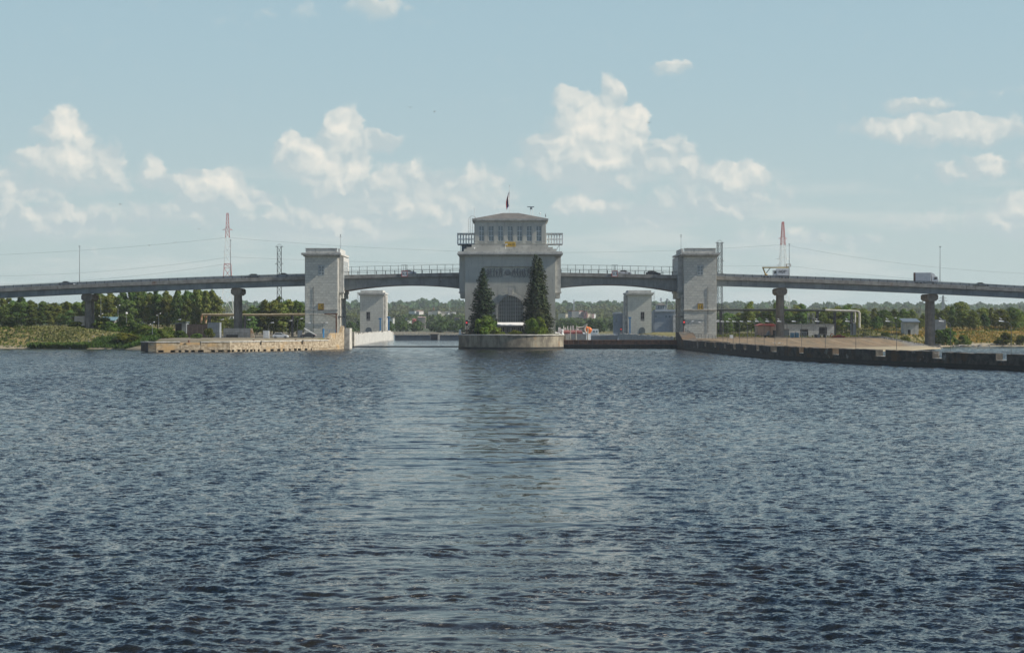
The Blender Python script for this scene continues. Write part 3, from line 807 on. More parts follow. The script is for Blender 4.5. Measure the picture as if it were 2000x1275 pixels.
def side_tower(sg, side_word, num):
    ya, yb = 512.0, 536.0
    u0, u1 = 338.5/F*512, 401.5/F*512       # inner and outer edge of the front face
    base = 1.5
    zc0, zc1 = Z(501,512), Z(494,512)
    t = thing('gate_tower', f'tall stone lock tower standing {side_word}', 'lock tower', (XC+sg*(u0+u1)/2, ya, base), 0, 'tall towers either side of the bridge')
    B = mir(sg)
    xa, xb = sorted((XC+sg*u0, XC+sg*u1))
    core = MB(); B(core, u0, u1, ya+0.12, yb, base, zc0); core.build('wall', M['joint'], t)
    zs = Z(606,512)
    wx0, wx1 = XC+sg*375.5/F*512, XC+sg*364.5/F*512; wx0, wx1 = min(wx0,wx1), max(wx0,wx1)
    wz0, wz1 = Z(537,512), Z(519,512)
    facing_blocks(t, xa, xb, ya+0.12, 2.6, zs-0.05, 1.42, 0.74)
    facing_blocks(t, xa, xb, ya+0.12, zs+0.3, zc0-0.02, 1.42, 0.74, [(wx0-.1, wx1+.1, wz0-.1, wz1+.1)])
    sc_ = MB(); B(sc_, u0-0.15, u1+0.12, ya-0.1, yb+.1, zs, zs+0.28); sc_.build('string_course', M['trim'], t)
    # side skins so that the flanks are plain dressed stone
    f_ = MB(); B(f_, u0-0.10, u0, ya+0.14, yb, base, zc0-.01); f_.build('inner_flank', M['concrete'], t)
    f_ = MB(); B(f_, u1, u1+0.10, ya+0.14, yb, base, zc0-.01); f_.build('outer_flank', M['concrete'], t)
    fl = MB(); fl.box(wx0-.1, wx1+.1, ya+.02, ya+.12, wz0-.2, wz0-.1); fl.build('window_sill', M['trim'], t)
    bk = MB(); bk.box(wx0-.14, wx1+.14, ya+.10, ya+.118, wz0-.1, wz1+.35); bk.build('window_surround', M['trim'], t)
    window(t, wx0, wx1, ya+0.06, wz0, wz1, 2, 3)
    # cornice in two steps and parapet
    c1 = MB(); B(c1, u0-0.55, u1+0.5, ya-0.45, yb+.45, zc0, zc0+0.45); c1.build('cornice', M['trim'], t)
    c2 = MB(); B(c2, u0-1.1, u1+1.05, ya-1.05, yb+.9, zc0+0.45, zc1); c2.build('cornice', M['trim'], t)
    pz = Z(485.5,512)
    p1 = MB(); B(p1, u0+0.1, u1-0.1, ya+0.3, ya+0.9, zc1, pz); B(p1, u1-0.7, u1-0.1, ya+.9, yb-.9, zc1, pz); B(p1, u0+0.1, u1-0.1, yb-.9, yb-.3, zc1, pz)
    p1.build('parapet', M['trim'], t)
    p2 = MB(); B(p2, u0-0.2, u0+0.4, ya+6, yb-1.5, zc1, pz+.2); p2.build('parapet', M['trim'], t)
    p3 = MB(); B(p3, u0, u1, ya+0.2, ya+1.0, pz, pz+0.14); p3.build('parapet_cap', M['cap'], t)
    # oriel on the chamber side
    oz0, oz1 = Z(583,516), zc0-0.02
    od = 1.5
    o1 = MB(); B(o1, u0-od, u0-0.11, ya+2.5, yb-3.5, oz0+2.2, oz1); oo = o1.build('oriel', M['trim'], t)
    o2 = MB(); B(o2, u0-od-0.15, u0-0.11, ya+2.2, yb-3.2, oz0+1.6, oz0+2.18); o2.build('oriel_band', M['trim'], t)
    o3 = MB(); B(o3, u0-od+0.1, u0-0.11, ya+2.7, yb-3.7, oz0, oz0+1.58); o3.build('oriel_corbel', M['concrete'], t)
    o4 = MB(); B(o4, u0-od-0.2, u0-0.9, ya+4.2, yb-3.2, oz1+0.02, oz1+0.5) if False else None
    for k in range(4):
        yy = ya+3.6+k*3.5
        g = MB(); B(g, u0-od-0.03, u0-od-0.003, yy, yy+1.5, oz0+3.2, oz1-1.2); wv = g.build('oriel_window', M['glass'], t)
        g = MB(); B(g, u0-od-0.07, u0-od-0.032, yy+.68, yy+.82, oz0+3.2, oz1-1.2); B(g, u0-od-0.07, u0-od-0.032, yy, yy+.68, oz0+6.2, oz0+6.35); B(g, u0-od-0.07, u0-od-0.032, yy+.82, yy+1.5, oz0+6.2, oz0+6.35); B(g, u0-od-0.07, u0-od-0.032, yy, yy+.68, oz0+9.2, oz0+9.35); B(g, u0-od-0.07, u0-od-0.032, yy+.82, yy+1.5, oz0+9.2, oz0+9.35); g.build('glazing_bar', M['frame'], wv)
    # pilasters under the oriel
    for k, yy in enumerate((ya+1.2, ya+6.3, ya+11.4, ya+16.5)):
        g = MB(); B(g, u0-0.75, u0-0.11, yy, yy+2.1, base, (oz0 if k else oz0+1) - .01); g.build('pilaster', M['cap'], t)
    g = MB(); B(g, u0-0.9, u0-0.12, ya+.9, ya+19, 8.9, 9.15); g.build('catwalk', M['steel'], t)
    # downpipe
    g = MB(); xx = XC+sg*385/F*512; g.bar((xx, ya-0.02, 4.5), (xx, ya-0.02, Z(560,512)), 0.05, 5); g.build('downpipe', M['steel'], t)
    # yellow number board
    px_s = 997.5+sg*370.5
    sx0, sx1 = X(px_s-5,512), X(px_s+5,512); sz0, sz1 = Z(605,512), Z(593,512)
    s = thing('number_sign', f'small yellow number board {num} on the tower {side_word}', 'sign', ((sx0+sx1)/2, ya, sz0))
    MB().box(sx0, sx1, ya-0.1, ya+0.02, sz0, sz1).build('board', M['yellow'], s)
    fr = MB(); fr.box(sx0-.08,sx0,ya-.13,ya+.02,sz0-.08,sz1+.08); fr.box(sx1,sx1+.08,ya-.13,ya+.02,sz0-.08,sz1+.08); fr.box(sx0,sx1,ya-.13,ya+.02,sz0-.08,sz0-.001); fr.box(sx0,sx1,ya-.13,ya+.02,sz1+.001,sz1+.08); fr.build('rim', M['rust'], s)
    letters(num, sx0+.22, sx1-.22, ya-0.101, sz0+.3, sz1-.35).build('digits', M['ink'], s)
    # mast on the roof
    mx = XC+sg*332.5/F*524
    ms = thing('roof_mast', f'thin aerial mast on the roof of the tower {side_word}', 'mast', (mx, 524, zc1))
    MB().bar((mx,524,zc1),(mx,524,Z(461,524)),0.07,6,0.03).build('pole', M['grey_steel'], ms)
    MB().bar((mx-.3,524,Z(463,524)),(mx+.3,524,Z(463,524)),0.05,5).bar((mx,524,Z(461,524)),(mx,524,Z(458,524)),.1,6).build('lamp_head', M['steel'], ms)
    return t
side_tower(-1, 'left of the arched bridge', '15')
side_tower(1, 'right of the arched bridge', '14')

def far_tower(sg, side_word, pxa, pxb, mirror_px):
    Y0, Y1 = 718.0, 734.0
    xa, xb = X(pxa,Y0), X(pxb,Y0); base = 2.0
    t = thing('small_gate_tower', f'smaller square stone tower at the far end of the {side_word} lock chamber', 'lock tower', ((xa+xb)/2, Y0, base), 0, 'small far towers')
    zc = Z(577,Y0)
    MB().box(xa, xb, Y0+.1, Y1, base, zc).build('wall', M['joint'], t)
    fc = MB(); rows = int((zc-base)/0.9); bh = (zc-base)/rows
    wx = (xa+xb)/2 + (-0.9 if sg < 0 else 0.9)*0.0 + (X(721,Y0)-X(727.5,Y0) if sg < 0 else X(1253,Y0)-X(1247.5,Y0))
    hz = (Z(623,Y0), Z(609.5,Y0))
    for r_ in range(rows):
        x = xa - (0.9 if r_ % 2 else 0)
        while x < xb:
            a, b_ = max(x, xa), min(x+1.8, xb); x += 1.8
            if b_-a < 0.1: continue
            za, zb = base+r_*bh, base+(r_+1)*bh
            if a < wx+.75 and b_ > wx-.75 and za < hz[1] and zb > hz[0]: 
                for c0, c1 in ((a, min(b_, wx-.75)), (max(a, wx+.75), b_)):
                    if c1 - c0 > .1: fc.box(c0+.02, c1-.02, Y0+.04, Y0+.1, za+.02, zb-.02)
                continue
            fc.box(a+.02, b_-.02, Y0+.04, Y0+.1, za+.02, zb-.02)
    fo = fc.build('stone_facing', M['block'], t); fo['kind'] = 'stuff'
    window(t, wx-.7, wx+.7, Y0+.06, hz[0], hz[1], 2, 2, glass=M['dark'], frame=M['joint'])
    MB().box(xa-.5, xb+.5, Y0-.5, Y1+.5, zc, zc+.5).build('cornice', M['trim'], t)
    MB().box(xa-.85, xb+.85, Y0-.85, Y1+.85, zc+.5, Z(571.5,Y0)).build('cornice', M['trim'], t)
    MB().box(xa+.2, xb-.2, Y0+.3, Y1-.3, Z(571.5,Y0), Z(567,Y0)).build('parapet', M['trim'], t)
    # arched doorway
    ax = X(720,Y0) if sg < 0 else X(1254,Y0)
    arch = [(ax+1.25*math.cos(math.pi*i/12), Z(645,Y0)+1.25*math.sin(math.pi*i/12)) for i in range(13)] + [(ax-1.25, base+.4), (ax+1.25, base+.4)]
    MB().prism(arch, 'y', Y0-.02, Y0+.03).build('door', M['gatesteel'], t)
    # white pilaster on the chamber side
    cx = xb if sg < 0 else xa
    MB().box(min(cx, cx-sg*.9), max(cx, cx-sg*.9), Y0+2, Y0+6, base, zc-.02).build('pilaster', M['cap'], t)
    MB().box(min(cx, cx-sg*.9), max(cx, cx-sg*.9), Y0+9, Y0+13, base, zc-.02).build('pilaster', M['cap'], t)
    # caged ladder on the outer side
    lx = X(699.5,Y0) if sg < 0 else X(1277,Y0)
    ld = MB(); ld.bar((lx-.3,Y0,base),(lx-.3,Y0,Z(569,Y0)),.05,4); ld.bar((lx+.3,Y0,base),(lx+.3,Y0,Z(569,Y0)),.05,4)
    z = base
    while z < Z(570,Y0): ld.bar((lx-.3,Y0,z),(lx+.3,Y0,z),.03,4); z += 0.6
    l = thing('ladder', f'dark steel ladder beside the smaller far tower of the {side_word} lock', 'ladder', (lx, Y0, base)); ld.build('frame', M['steel'], l)
    return t
far_tower(-1, 'left', 703, 748.5, None)
far_tower(1, 'right', 1226, 1273, None)

# ------------------------------------------------------------------ central tower
ct = thing('control_tower', 'broad central stone control tower with frieze, great arched window and glazed top storey', 'lock tower', (X(996,512), 512, 4.0))
Y0 = 512.0
xa, xb = X(908,Y0), X(1084.5,Y0); z0 = 4.0; zt = Z(500,Y0)
xm = X(997.5,Y0)
RA = 25.0/F*Y0                      # radius of the arched window
zsp = Z(602.5,Y0)                   # springing
# wall front with arched opening and frieze recess: outline polygons by strips
fx0, fx1, fz0, fz1 = X(943,Y0), X(1040,Y0), Z(543,Y0), Z(520.5,Y0)
wf = MB()
yf, ybk = Y0, Y0+1.2
zd = z0
wf.box(xa, xm-RA, yf, ybk, zd, zsp+RA+0.3)
wf.box(xm+RA, xb, yf, ybk, zd, zsp+RA+0.3)
N_ = 24
for i in range(N_):
    a0 = math.pi*(1-i/N_); a1 = math.pi*(1-(i+1)/N_)
    p0 = (xm+RA*math.cos(a0), zsp+RA*math.sin(a0)); p1 = (xm+RA*math.cos(a1), zsp+RA*math.sin(a1))
    wf.prism([p0, p1, (p1[0], zsp+RA+0.3), (p0[0], zsp+RA+0.3)], 'y', yf, ybk)
zz1 = zsp+RA+0.3
wf.box(xa, xb, yf, ybk, zz1, fz0); wf.box(xa, fx0, yf, ybk, fz0, fz1); wf.box(fx1, xb, yf, ybk, fz0, fz1)
wf.box(fx0, fx1, yf+0.35, ybk, fz0, fz1); wf.box(xa, xb, yf, ybk, fz1, zt)
M['plaster'] = material('tower_render', (0.55,0.54,0.475), (0.48,0.47,0.415), 0.25, 0.9, 0.015, 7, streak=0.45, streak_col=(0.17,0.165,0.15))
wf.build('front_wall', M['plaster'], ct)
MB().box(xa, xb, Y0+4.5, 540, z0, zt).build('wall', M['plaster'], ct)
MB().box(xa, xm-RA-.6, ybk+.002, Y0+4.498, z0, zt).box(xm+RA+.6, xb, ybk+.002, Y0+4.498, z0, zt).build('return_wall', M['plaster'], ct)
# ashlar facing: fine courses, laid in thin relief on the lower wall (too small to lift singly)
fc = MB(); bh = 0.62; r_ = 0; z = z0+.05
while z + bh < zt-.1:
    for (sa, sb) in ((xa, xb),):
        x = sa - (1.0 if r_ % 2 else 0)
        while x < sb:
            a, b_ = max(x, sa), min(x+2.0, sb); x += 2.0
            if b_ - a < .15: continue
            cz = z + bh/2
            def clear(a, b_):
                if cz > fz0-.5 and cz < fz1+.5 and b_ > fx0-.3 and a < fx1+.3: return False
                dxm = 0 if a < xm < b_ else min(abs(a-xm), abs(b_-xm))
                if z < zsp: return dxm > RA+.55
                return math.hypot(dxm, max(0, z-zsp)) > RA+.85 and not (z < zsp+RA+2.4 and dxm < 1.1)
            if clear(a, b_): fc.box(a+.02, b_-.02, Y0-.045, Y0-.001, z+.015, z+bh-.015)
            else:
                k = 4
                for q in range(k):
                    c0, c1 = a+(b_-a)*q/k, a+(b_-a)*(q+1)/k
                    if clear(c0, c1): fc.box(c0+.001, c1-.001, Y0-.045, Y0-.001, z+.015, z+bh-.015)
    z += bh; r_ += 1
o = fc.build('stone_facing', M['plaster'], ct); o['kind'] = 'stuff'
# arch surround
av = MB()
for i in range(15):
    a0 = math.pi*(1-i/15)-.008; a1 = math.pi*(1-(i+1)/15)+.008
    r0, r1 = RA-.02, RA+.62
    pl = [(xm+r0*math.cos(a0), zsp+r0*math.sin(a0)),(xm+r1*math.cos(a0), zsp+r1*math.sin(a0)),(xm+r1*math.cos(a1), zsp+r1*math.sin(a1)),(xm+r0*math.cos(a1), zsp+r0*math.sin(a1))]
    MB().prism(pl, 'y', Y0-.28, Y0+.3).build('arch_stone', M['trim'], ct)
MB().box(xm-RA-.62, xm-RA+.02, Y0-.28, Y0+.3, z0+.1, zsp-.02).build('jamb', M['trim'], ct)
MB().box(xm+RA-.02, xm+RA+.62, Y0-.28, Y0+.3, z0+.1, zsp-.02).build('jamb', M['trim'], ct)
kx = X(996,Y0)
MB().prism([(kx-.55, Z(577,Y0)),(kx+.55, Z(577,Y0)),(kx+.85, Z(562,Y0)),(kx-.85, Z(562,Y0))], 'y', Y0-.6, Y0-.29).build('keystone', M['trim'], ct)
# arched window: glass and bars
zb = Z(629,Y0)
gl = [(xm+RA*math.cos(math.pi*i/24), zsp+RA*math.sin(math.pi*i/24)) for i in range(25)] + [(xm-RA, zb), (xm+RA, zb)]
aw = MB().prism(gl, 'y', Y0+.95, Y0+1.0).build('arched_window', material('dark_window_glass', (.028,.045,.055), (.02,.032,.04), .5, .1, spec=.8), ct)
bars = MB()
for i in range(-5, 6):
    x = xm + i*RA/5.5; top = zsp + math.sqrt(max(0, RA*RA-(x-xm)**2)); wv = .10 if i in (-2, 2) else .05
    bars.box(x-wv, x+wv, Y0+.84, Y0+.94, zb, top)
for k in range(7):
    z = zb + k*(zsp+RA-zb)/7
    hw = RA if z < zsp else math.sqrt(max(.01, RA*RA-(z-zsp)**2))
    bars.box(xm-hw, xm+hw, Y0+.80, Y0+.838, z-.05, z+.05)
bars.build('glazing_bars', M['grey_steel'], aw)
MB().box(xm-RA, xm+RA, Y0+.9, Y0+1.1, z0, zb-.01).build('lower_wall', M['joint'], ct)
for i in range(4):
    x = xm-2.9+i*1.6; window(ct, x, x+1.1, Y0+.86, z0+.4, z0+2.0, 2, 1, glass=M['dark'])
# white awning
MB().prism([(Y0-1.5, Z(634,Y0)-.1),(Y0-.3, Z(629.5,Y0)),(Y0-.3, Z(629.5,Y0)-.12),(Y0-1.5, Z(634,Y0)-.35)], 'x', X(971,Y0), X(1023,Y0)).build('awning', M['white'], ct)
for x in (X(972,Y0), X(997,Y0), X(1022,Y0)): MB().bar((x, Y0-1.35, 4.12), (x, Y0-1.35, Z(634,Y0)-.2), .05, 5).build('awning_post', M['grey_steel'], ct)
# frieze: carved figures in low relief
fz = MB(); fr_rng = random.Random(12)
fz.box(fx0, fx1, Y0+.349-.06, Y0+.349, fz0, fz0+.18)
def figure(mb, x, h, lean):
    zb_ = fz0+.2; yb_ = Y0+.345
    def el(cx, cz, rx, rz, d):
        mb.loft([[(cx+rx*math.cos(2*math.pi*i/8), yb_, cz+rz*math.sin(2*math.pi*i/8)) for i in range(8)],[(cx+rx*.6*math.cos(2*math.pi*i/8), yb_-d, cz+rz*.7*math.sin(2*math.pi*i/8)) for i in range(8)]])
    def limb(x0_, z0_, x1_, z1_, r): mb.bar((x0_, yb_-.04, z0_), (x1_, yb_-.04, z1_), r, 5)
    el(x+lean*h, zb_+h*.9, .15, .2, .3); el(x+lean*h*.7, zb_+h*.66, .27, .5*h/2.3, .26); el(x+lean*h*.35, zb_+h*.42, .22, .25, .22)
    limb(x+lean*.4, zb_+h*.42, x-.24, zb_, .10); limb(x+lean*.4, zb_+h*.42, x+.27, zb_, .10)
    s_ = fr_rng.choice((-1,1)); limb(x+lean*h*.8, zb_+h*.78, x+s_*.6, zb_+h*fr_rng.uniform(.5,1.05), .08); limb(x+lean*h*.8, zb_+h*.76, x-s_*.42, zb_+h*fr_rng.uniform(.35,.6), .08)
fmat = material('frieze_stone', (0.30,0.30,0.28), (0.2,0.2,0.185), 1.5, 0.9, 0.02, 8)
x = fx0+.5; k = 0
while x < fx1-.5:
    if abs(x-(fx0+fx1)/2) < 1.3:
        x += .5; continue
    g = MB(); figure(g, x, fr_rng.uniform(2.2,2.85), fr_rng.uniform(-.12,.12)); g.build('carved_figure', fmat, ct); x += fr_rng.uniform(.55,.85)
g = MB(); cxm = (fx0+fx1)/2
g.loft([[(cxm+.85*math.cos(2*math.pi*i/16), Y0+.345, (fz0+fz1)/2+.85*math.sin(2*math.pi*i/16)) for i in range(16)],[(cxm+.7*math.cos(2*math.pi*i/16), Y0+.12, (fz0+fz1)/2+.7*math.sin(2*math.pi*i/16)) for i in range(16)]])
for i in range(7): 
    a = math.pi*(i+.5)/7*1.0
    g.bar((cxm-1.0*math.cos(a), Y0+.28, fz0+.5+.2), (cxm-1.25*math.cos(a), Y0+.28, fz0+.7+1.5*math.sin(a)), .07, 5)
g.build('carved_emblem', fmat, ct)
fb = MB(); fb.box(fx0-.12, fx1+.12, Y0-.1, Y0+.05, fz1, fz1+.12); fb.box(fx0-.12, fx1+.12, Y0-.1, Y0+.05, fz0-.12, fz0-.001); fb.build('frieze_border', M['trim'], ct)
# side oriels above the lock chambers
for sg in (-1, 1):
    xo = xa if sg < 0 else xb
    a, b_ = sorted((xo, xo+sg*1.62)); 
    MB().box(a, b_, Y0+1.2, 533, Z(570,514), zt-.02).build('side_bay', M['trim'] if sg > 0 else M['plaster'], ct)
    a2, b2 = sorted((xo, xo+sg*1.8)); MB().box(a2, b2, Y0+1.0, 533.3, Z(570,514)-.35, Z(570,514)-.002).build('bay_band', M['trim'], ct)
    a3, b3 = sorted((xo, xo+sg*1.4)); MB().box(a3, b3, Y0+1.4, 532.8, Z(582,514), Z(570,514)-.352).build('bay_corbel', M['concrete'], ct)
    for k in range(4):
        xs_ = xo+sg*1.625; q = sorted((xs_, xs_+sg*.05)); yy = Y0+3+k*4.1
        MB().box(q[0], q[1], yy, yy+2.2, Z(560,514), zt-2).build('bay_window', M['glass'], ct)
MB().box(xa-.15, xb+.15, Y0-.12, Y0-.05, Z(607,Y0), Z(607,Y0)+.25).build('string_course', M['trim'], ct) if False else None
# cornice and stepped parapet
cz = zt
for (g_, a, b_) in ((.45, cz, cz+.4), (1.1, cz+.4, cz+.85), (.7, cz+.85, cz+1.3)):
    MB().box(xa-1.62-g_*.5, xb+1.62+g_*.5, Y0-g_, 541, a, b_).build('cornice', M['trim'], ct)
pa = cz+1.3
MB().box(X(906,Y0), X(1087,Y0), Y0+.6, 540, pa, Z(486,Y0)).build('parapet', M['concrete'], ct)
MB().box(X(911,Y0), X(1080,Y0), Y0+1.6, 539, Z(486,Y0), Z(482,Y0)).build('parapet', M['concrete'], ct)
MB().box(X(921,Y0), X(1071,Y0), Y0+2.2, 538, Z(482,Y0), Z(477,Y0)).build('plinth', M['concrete'], ct)
# glazed top storey
Yp = Y0+3.0
pz0, pz1 = Z(477,Yp), Z(433,Yp)
px0, px1 = X(926.5,Yp), X(1066.5,Yp)
wins = [(X(c-4.9,Yp), X(c+4.9,Yp)) for c in (940.4,959.2,977.8,996.4,1014.8,1033.5,1052.4)]
wz0, wz1 = Z(471,Yp), Z(441.5,Yp)
pw = MB(); prevx = px0
for (a, b_) in wins: pw.box(prevx, a, Yp, Yp+.5, wz0, wz1); prevx = b_
pw.box(prevx, px1, Yp, Yp+.5, wz0, wz1); pw.box(px0, px1, Yp, Yp+.5, pz0, wz0); pw.box(px0, px1, Yp, Yp+.5, wz1, pz1)
pw.box(px0, px1, Yp+.7, 534, pz0, pz1)
ph = pw.build('top_storey', M['plaster'], ct)
for (a, b_) in wins:
    window(ct, a, b_, Yp+.2, wz0, wz1, 2, 3, fr=.08, bar=.065)
    MB().box(a-.12, b_+.12, Yp-.12, Yp-.002, wz0-.16, wz0-.02).build('window_sill', M['cap'], ct)
for (a, b_) in zip([px0]+[w[1] for w in wins], [w[0] for w in wins]+[px1]):
    if b_-a > .9: MB().box(a+.15, b_-.15, Yp-.08, Yp-.002, pz0+.1, pz1-.02).build('pilaster', M['plaster'], ct)
MB().box(px0-.3, px1+.3, Yp-.3, 534.3, pz1, pz1+.35).build('eaves_cornice', M['trim'], ct)
MB().box(px0-.65, px1+.65, Yp-.65, 534.65, pz1+.35, Z(427.5,Yp)).build('eaves_cornice', M['trim'], ct)
ez = Z(427.5,Yp); rx0, rx1, ry0, ry1 = px0-.65, px1+.65, Yp-.65, 534.65; rm = (ry0+ry1)/2; rz = Z(416.5, rm)
ra, rb = X(982,rm), X(1013,rm)
MB().loft([[(rx0,ry0,ez),(rx1,ry0,ez),(rx1,ry1,ez),(rx0,ry1,ez)],[(ra,rm-.6,rz),(rb,rm-.6,rz),(rb,rm+.6,rz),(ra,rm+.6,rz)]]).build('roof', M['roof'], ct)
# glazed side galleries
for sg, p0, p1 in ((-1, 893.5, 926), (1, 1067, 1099)):
    a, b_ = X(p0,Yp+2), X(p1,Yp+2); ga, gb = Yp+2, Yp+8
    za, zb_ = Z(476.5,ga), Z(456,ga)
    MB().box(a, b_, ga-.1, gb, za-.18, za).build('gallery_floor', M['grey_steel'], ct)
    MB().box(a-.1, b_+.1, ga-.2, gb, zb_, zb_+.10).build('gallery_roof', M['grey_steel'], ct)
    nx_ = 6
    for yy in (gb-.1, ga):
        g = MB()
        for i in range(nx_+1): xx = a+(b_-a)*i/nx_; g.box(xx-.09, xx+.09, yy-.06, yy+.06, za, zb_)
        for zz in (za+.1, (za+zb_)/2, zb_-.15): g.box(a, b_, yy-.045, yy+.045, zz-.08, zz+.08)
        fr = g.build('gallery_frame', M['white'], ct)
    gp = bpy.data.materials.get('clear_gallery_glass')
    if not gp:
        gp = bpy.data.materials.new('clear_gallery_glass'); gp.use_nodes = True
        T = NT(gp.node_tree); pb = T.n['Principled BSDF']; pb.inputs['Base Color'].default_value = (.75,.85,.86,1); pb.inputs['Roughness'].default_value = .04; pb.inputs['Alpha'].default_value = .08
    for i in range(nx_):
        for (q0, q1) in ((za+.15, (za+zb_)/2-.05), ((za+zb_)/2+.05, zb_-.2)):
            x0_, x1_ = a+(b_-a)*i/nx_+.06, a+(b_-a)*(i+1)/nx_-.06
            MB().quad((x0_,ga,q0),(x1_,ga,q0),(x1_,ga,q1),(x0_,ga,q1)).build('pane', gp, fr)
    # brackets and little landing below
    g = MB(); xe = a+.9 if sg < 0 else b_-.9
    xw_ = X(912,Yp) if sg < 0 else X(1082,Yp)
    g.bar((xe, ga, za-.18), (xw_, ga, za-3.0), .08, 5); g.bar((xe, ga, za-.18), (xe, ga, za-3.3), .06, 5); g.build('bracket', M['grey_steel'], ct)
MB().box(X(901,Yp), X(926,Yp), Yp+2.6, Yp+7, pa, Z(477,Yp)-.2).build('stair_box', M['gatesteel'], ct)
# ladder with hoop at the left of the top storey
g = MB(); lx = X(917,Yp+3)
for dx_ in (-.35,.35): g.bar((lx+dx_, Yp+3, Z(456,Yp)), (lx+dx_, Yp+3, Z(425,Yp)), .035, 4)
zz = Z(456,Yp)
while zz < Z(425,Yp): g.bar((lx-.35,Yp+3,zz),(lx+.35,Yp+3,zz),.03,4); zz += .5
lx2 = X(923,Yp+3); g.bar((lx2,Yp+3,Z(456,Yp)),(lx2,Yp+3,Z(425,Yp)),.05,4); g.tube([(lx2+.9*math.cos(a), Yp+3, Z(425,Yp)+.6*math.sin(a)) for a in [math.pi*i/6 for i in range(7)]], .05, 4)
ld = thing('ladder', 'rusty caged roof ladder on the left side of the glazed top storey', 'ladder', (lx, Yp+3, Z(456,Yp))); g.build('frame', M['rust'], ld)
# flag
fp = thing('flagpole', 'white flagpole on the ridge of the central tower roof', 'flagpole', (X(995,rm), rm, rz))
MB().bar((X(995,rm), rm, rz-.1), (X(995.3,rm), rm, Z(364,rm)), .07, 6, .04).build('pole', M['white'], fp)
MB().lathe([(0,0),(.13,.08),(.13,.2),(0,.3)], (X(995.3,rm), rm, Z(364,rm)), 8).build('finial', M['grey_steel'], fp)
fl = MB(); ftop, fbot = Z(373,rm), Z(411,rm); cols_ = 9; rows_ = 14
P_ = [[None]*(cols_+1) for _ in range(rows_+1)]
for j in range(rows_+1):
    v = j/rows_
    for i in range(cols_+1):
        u = i/cols_
        zz = ftop + (fbot-ftop)*(v*.72 + u*.28)
        xx = X(995,rm)-.09 - u*(.55 + .35*math.sin(v*2.6)) + .05*math.sin(u*9+v*5)
        P_[j][i] = (xx, rm + .18*math.sin(u*11+v*3), zz)
for j in range(rows_):
    for i in range(cols_):
        fl.quad(P_[j][i], P_[j][i+1], P_[j+1][i+1], P_[j+1][i], mi=0 if i < 3 else (1 if i < 6 else 2))
# limp tricolour: bands run along the drop of the hanging cloth
mb_ = material('flag_white', (.62,.62,.62), rough=.8); mr_ = material('flag_red', (.45,.03,.03), rough=.8); ml_ = material('flag_blue', (.03,.06,.25), rough=.8)
fo = fl.mesh('flag', [mb_, ml_, mr_], (X(995,rm), rm, ftop)); o = bpy.data.objects.new('flag', fo); COL.objects.link(o); o.location = (X(995,rm), rm, ftop)
tag(o, 'limp white, blue and red flag hanging from the tower flagpole', 'flag')
# sign under the middle windows
sx0, sx1, sz0, sz1 = X(986,Yp-.5), X(1007,Yp-.5), Z(482,Yp-.5), Z(472.5,Yp-.5)
s = thing('name_board', 'yellow board with dark number under the middle window of the top storey', 'sign', ((sx0+sx1)/2, Yp-.5, sz0))
MB().box(sx0, sx1, Yp-.9, Yp-.82, sz0, sz1).build('board', M['yellow'], s)
letters('N 14-15', sx0+.3, sx1-.3, Yp-.902, sz0+.35, sz1-.4).build('lettering', M['rust'], s)
for x in (sx0+.3, sx1-.3): MB().bar((x, Yp-.7, sz0-.6), (x, Yp-.7, sz1), .04, 4).build('stand', M['steel'], s)
# small roof gear
def roof_item(px_, top, bot, lab, kind):
    x = X(px_, 520); zb_ = Z(bot, 520); zt_ = Z(top, 520)
    t = thing(kind, lab, kind.replace('_', ' '), (x, 520, zb_))
    MB().bar((x, 520, zb_-.5), (x, 520, zt_), .06, 5).build('pole', M['white'], t)
    return t, x, zt_
t, x, z = roof_item(1036.5, 405, 419, 'small radar on a two legged stand on the right slope of the tower roof', 'radar_mast')
MB().bar((x+.6, 520, Z(420,520)-.4), (x+.6, 520, z), .06, 5).build('pole', M['white'], t)
MB().box(x-1.0, x+1.0, 519.85, 520.1, z, z+.22).build('scanner', M['grey_steel'], t)
MB().box(x-.2, x+.4, 519.7, 520.2, z-.6, z-.02).build('housing', M['grey_steel'], t)
t, x, z = roof_item(1055, 418, 424, 'small white domed aerial near the right end of the tower roof', 'aerial')
MB().lathe([(0,0),(.22,.08),(.22,.25),(0,.42)], (x,520,z), 8).build('dome', M['white'], t)
t, x, z = roof_item(1065.5, 417, 426, 'short dark aerial at the right eaves corner of the tower roof', 'aerial')
MB().bar((x,519.8,z-1),(x,519.8,z),.14,6,.02).build('horn', M['steel'], t)
t, x, z = roof_item(927, 407, 426, 'thin whip aerial at the left eaves corner of the tower roof', 'aerial')
# white lamp standard on the parapet
x = X(987.5,Yp-2); t = thing('parapet_lamp', 'white lamp standard on the parapet below the yellow board', 'lamp', (x, Y0+1, pa))
MB().bar((x, Y0+1, pa), (x, Y0+1, Z(478,Y0)), .07, 5).build('pole', M['white'], t); MB().box(x-.15, x+.55, Y0+.7, Y0+1.1, Z(478,Y0), Z(475.8,Y0)).build('lamp_head', M['white'], t)
x = X(926,Y0); t = thing('parapet_lamp', 'small white round floodlight at the left end of the parapet', 'lamp', (x, Y0+1, Z(486,Y0)))
MB().lathe([(0,0),(.2,.1),(.2,.3),(0,.4)], (x, Y0+1.2, Z(486,Y0)), 8).build('lamp_head', M['white'], t)
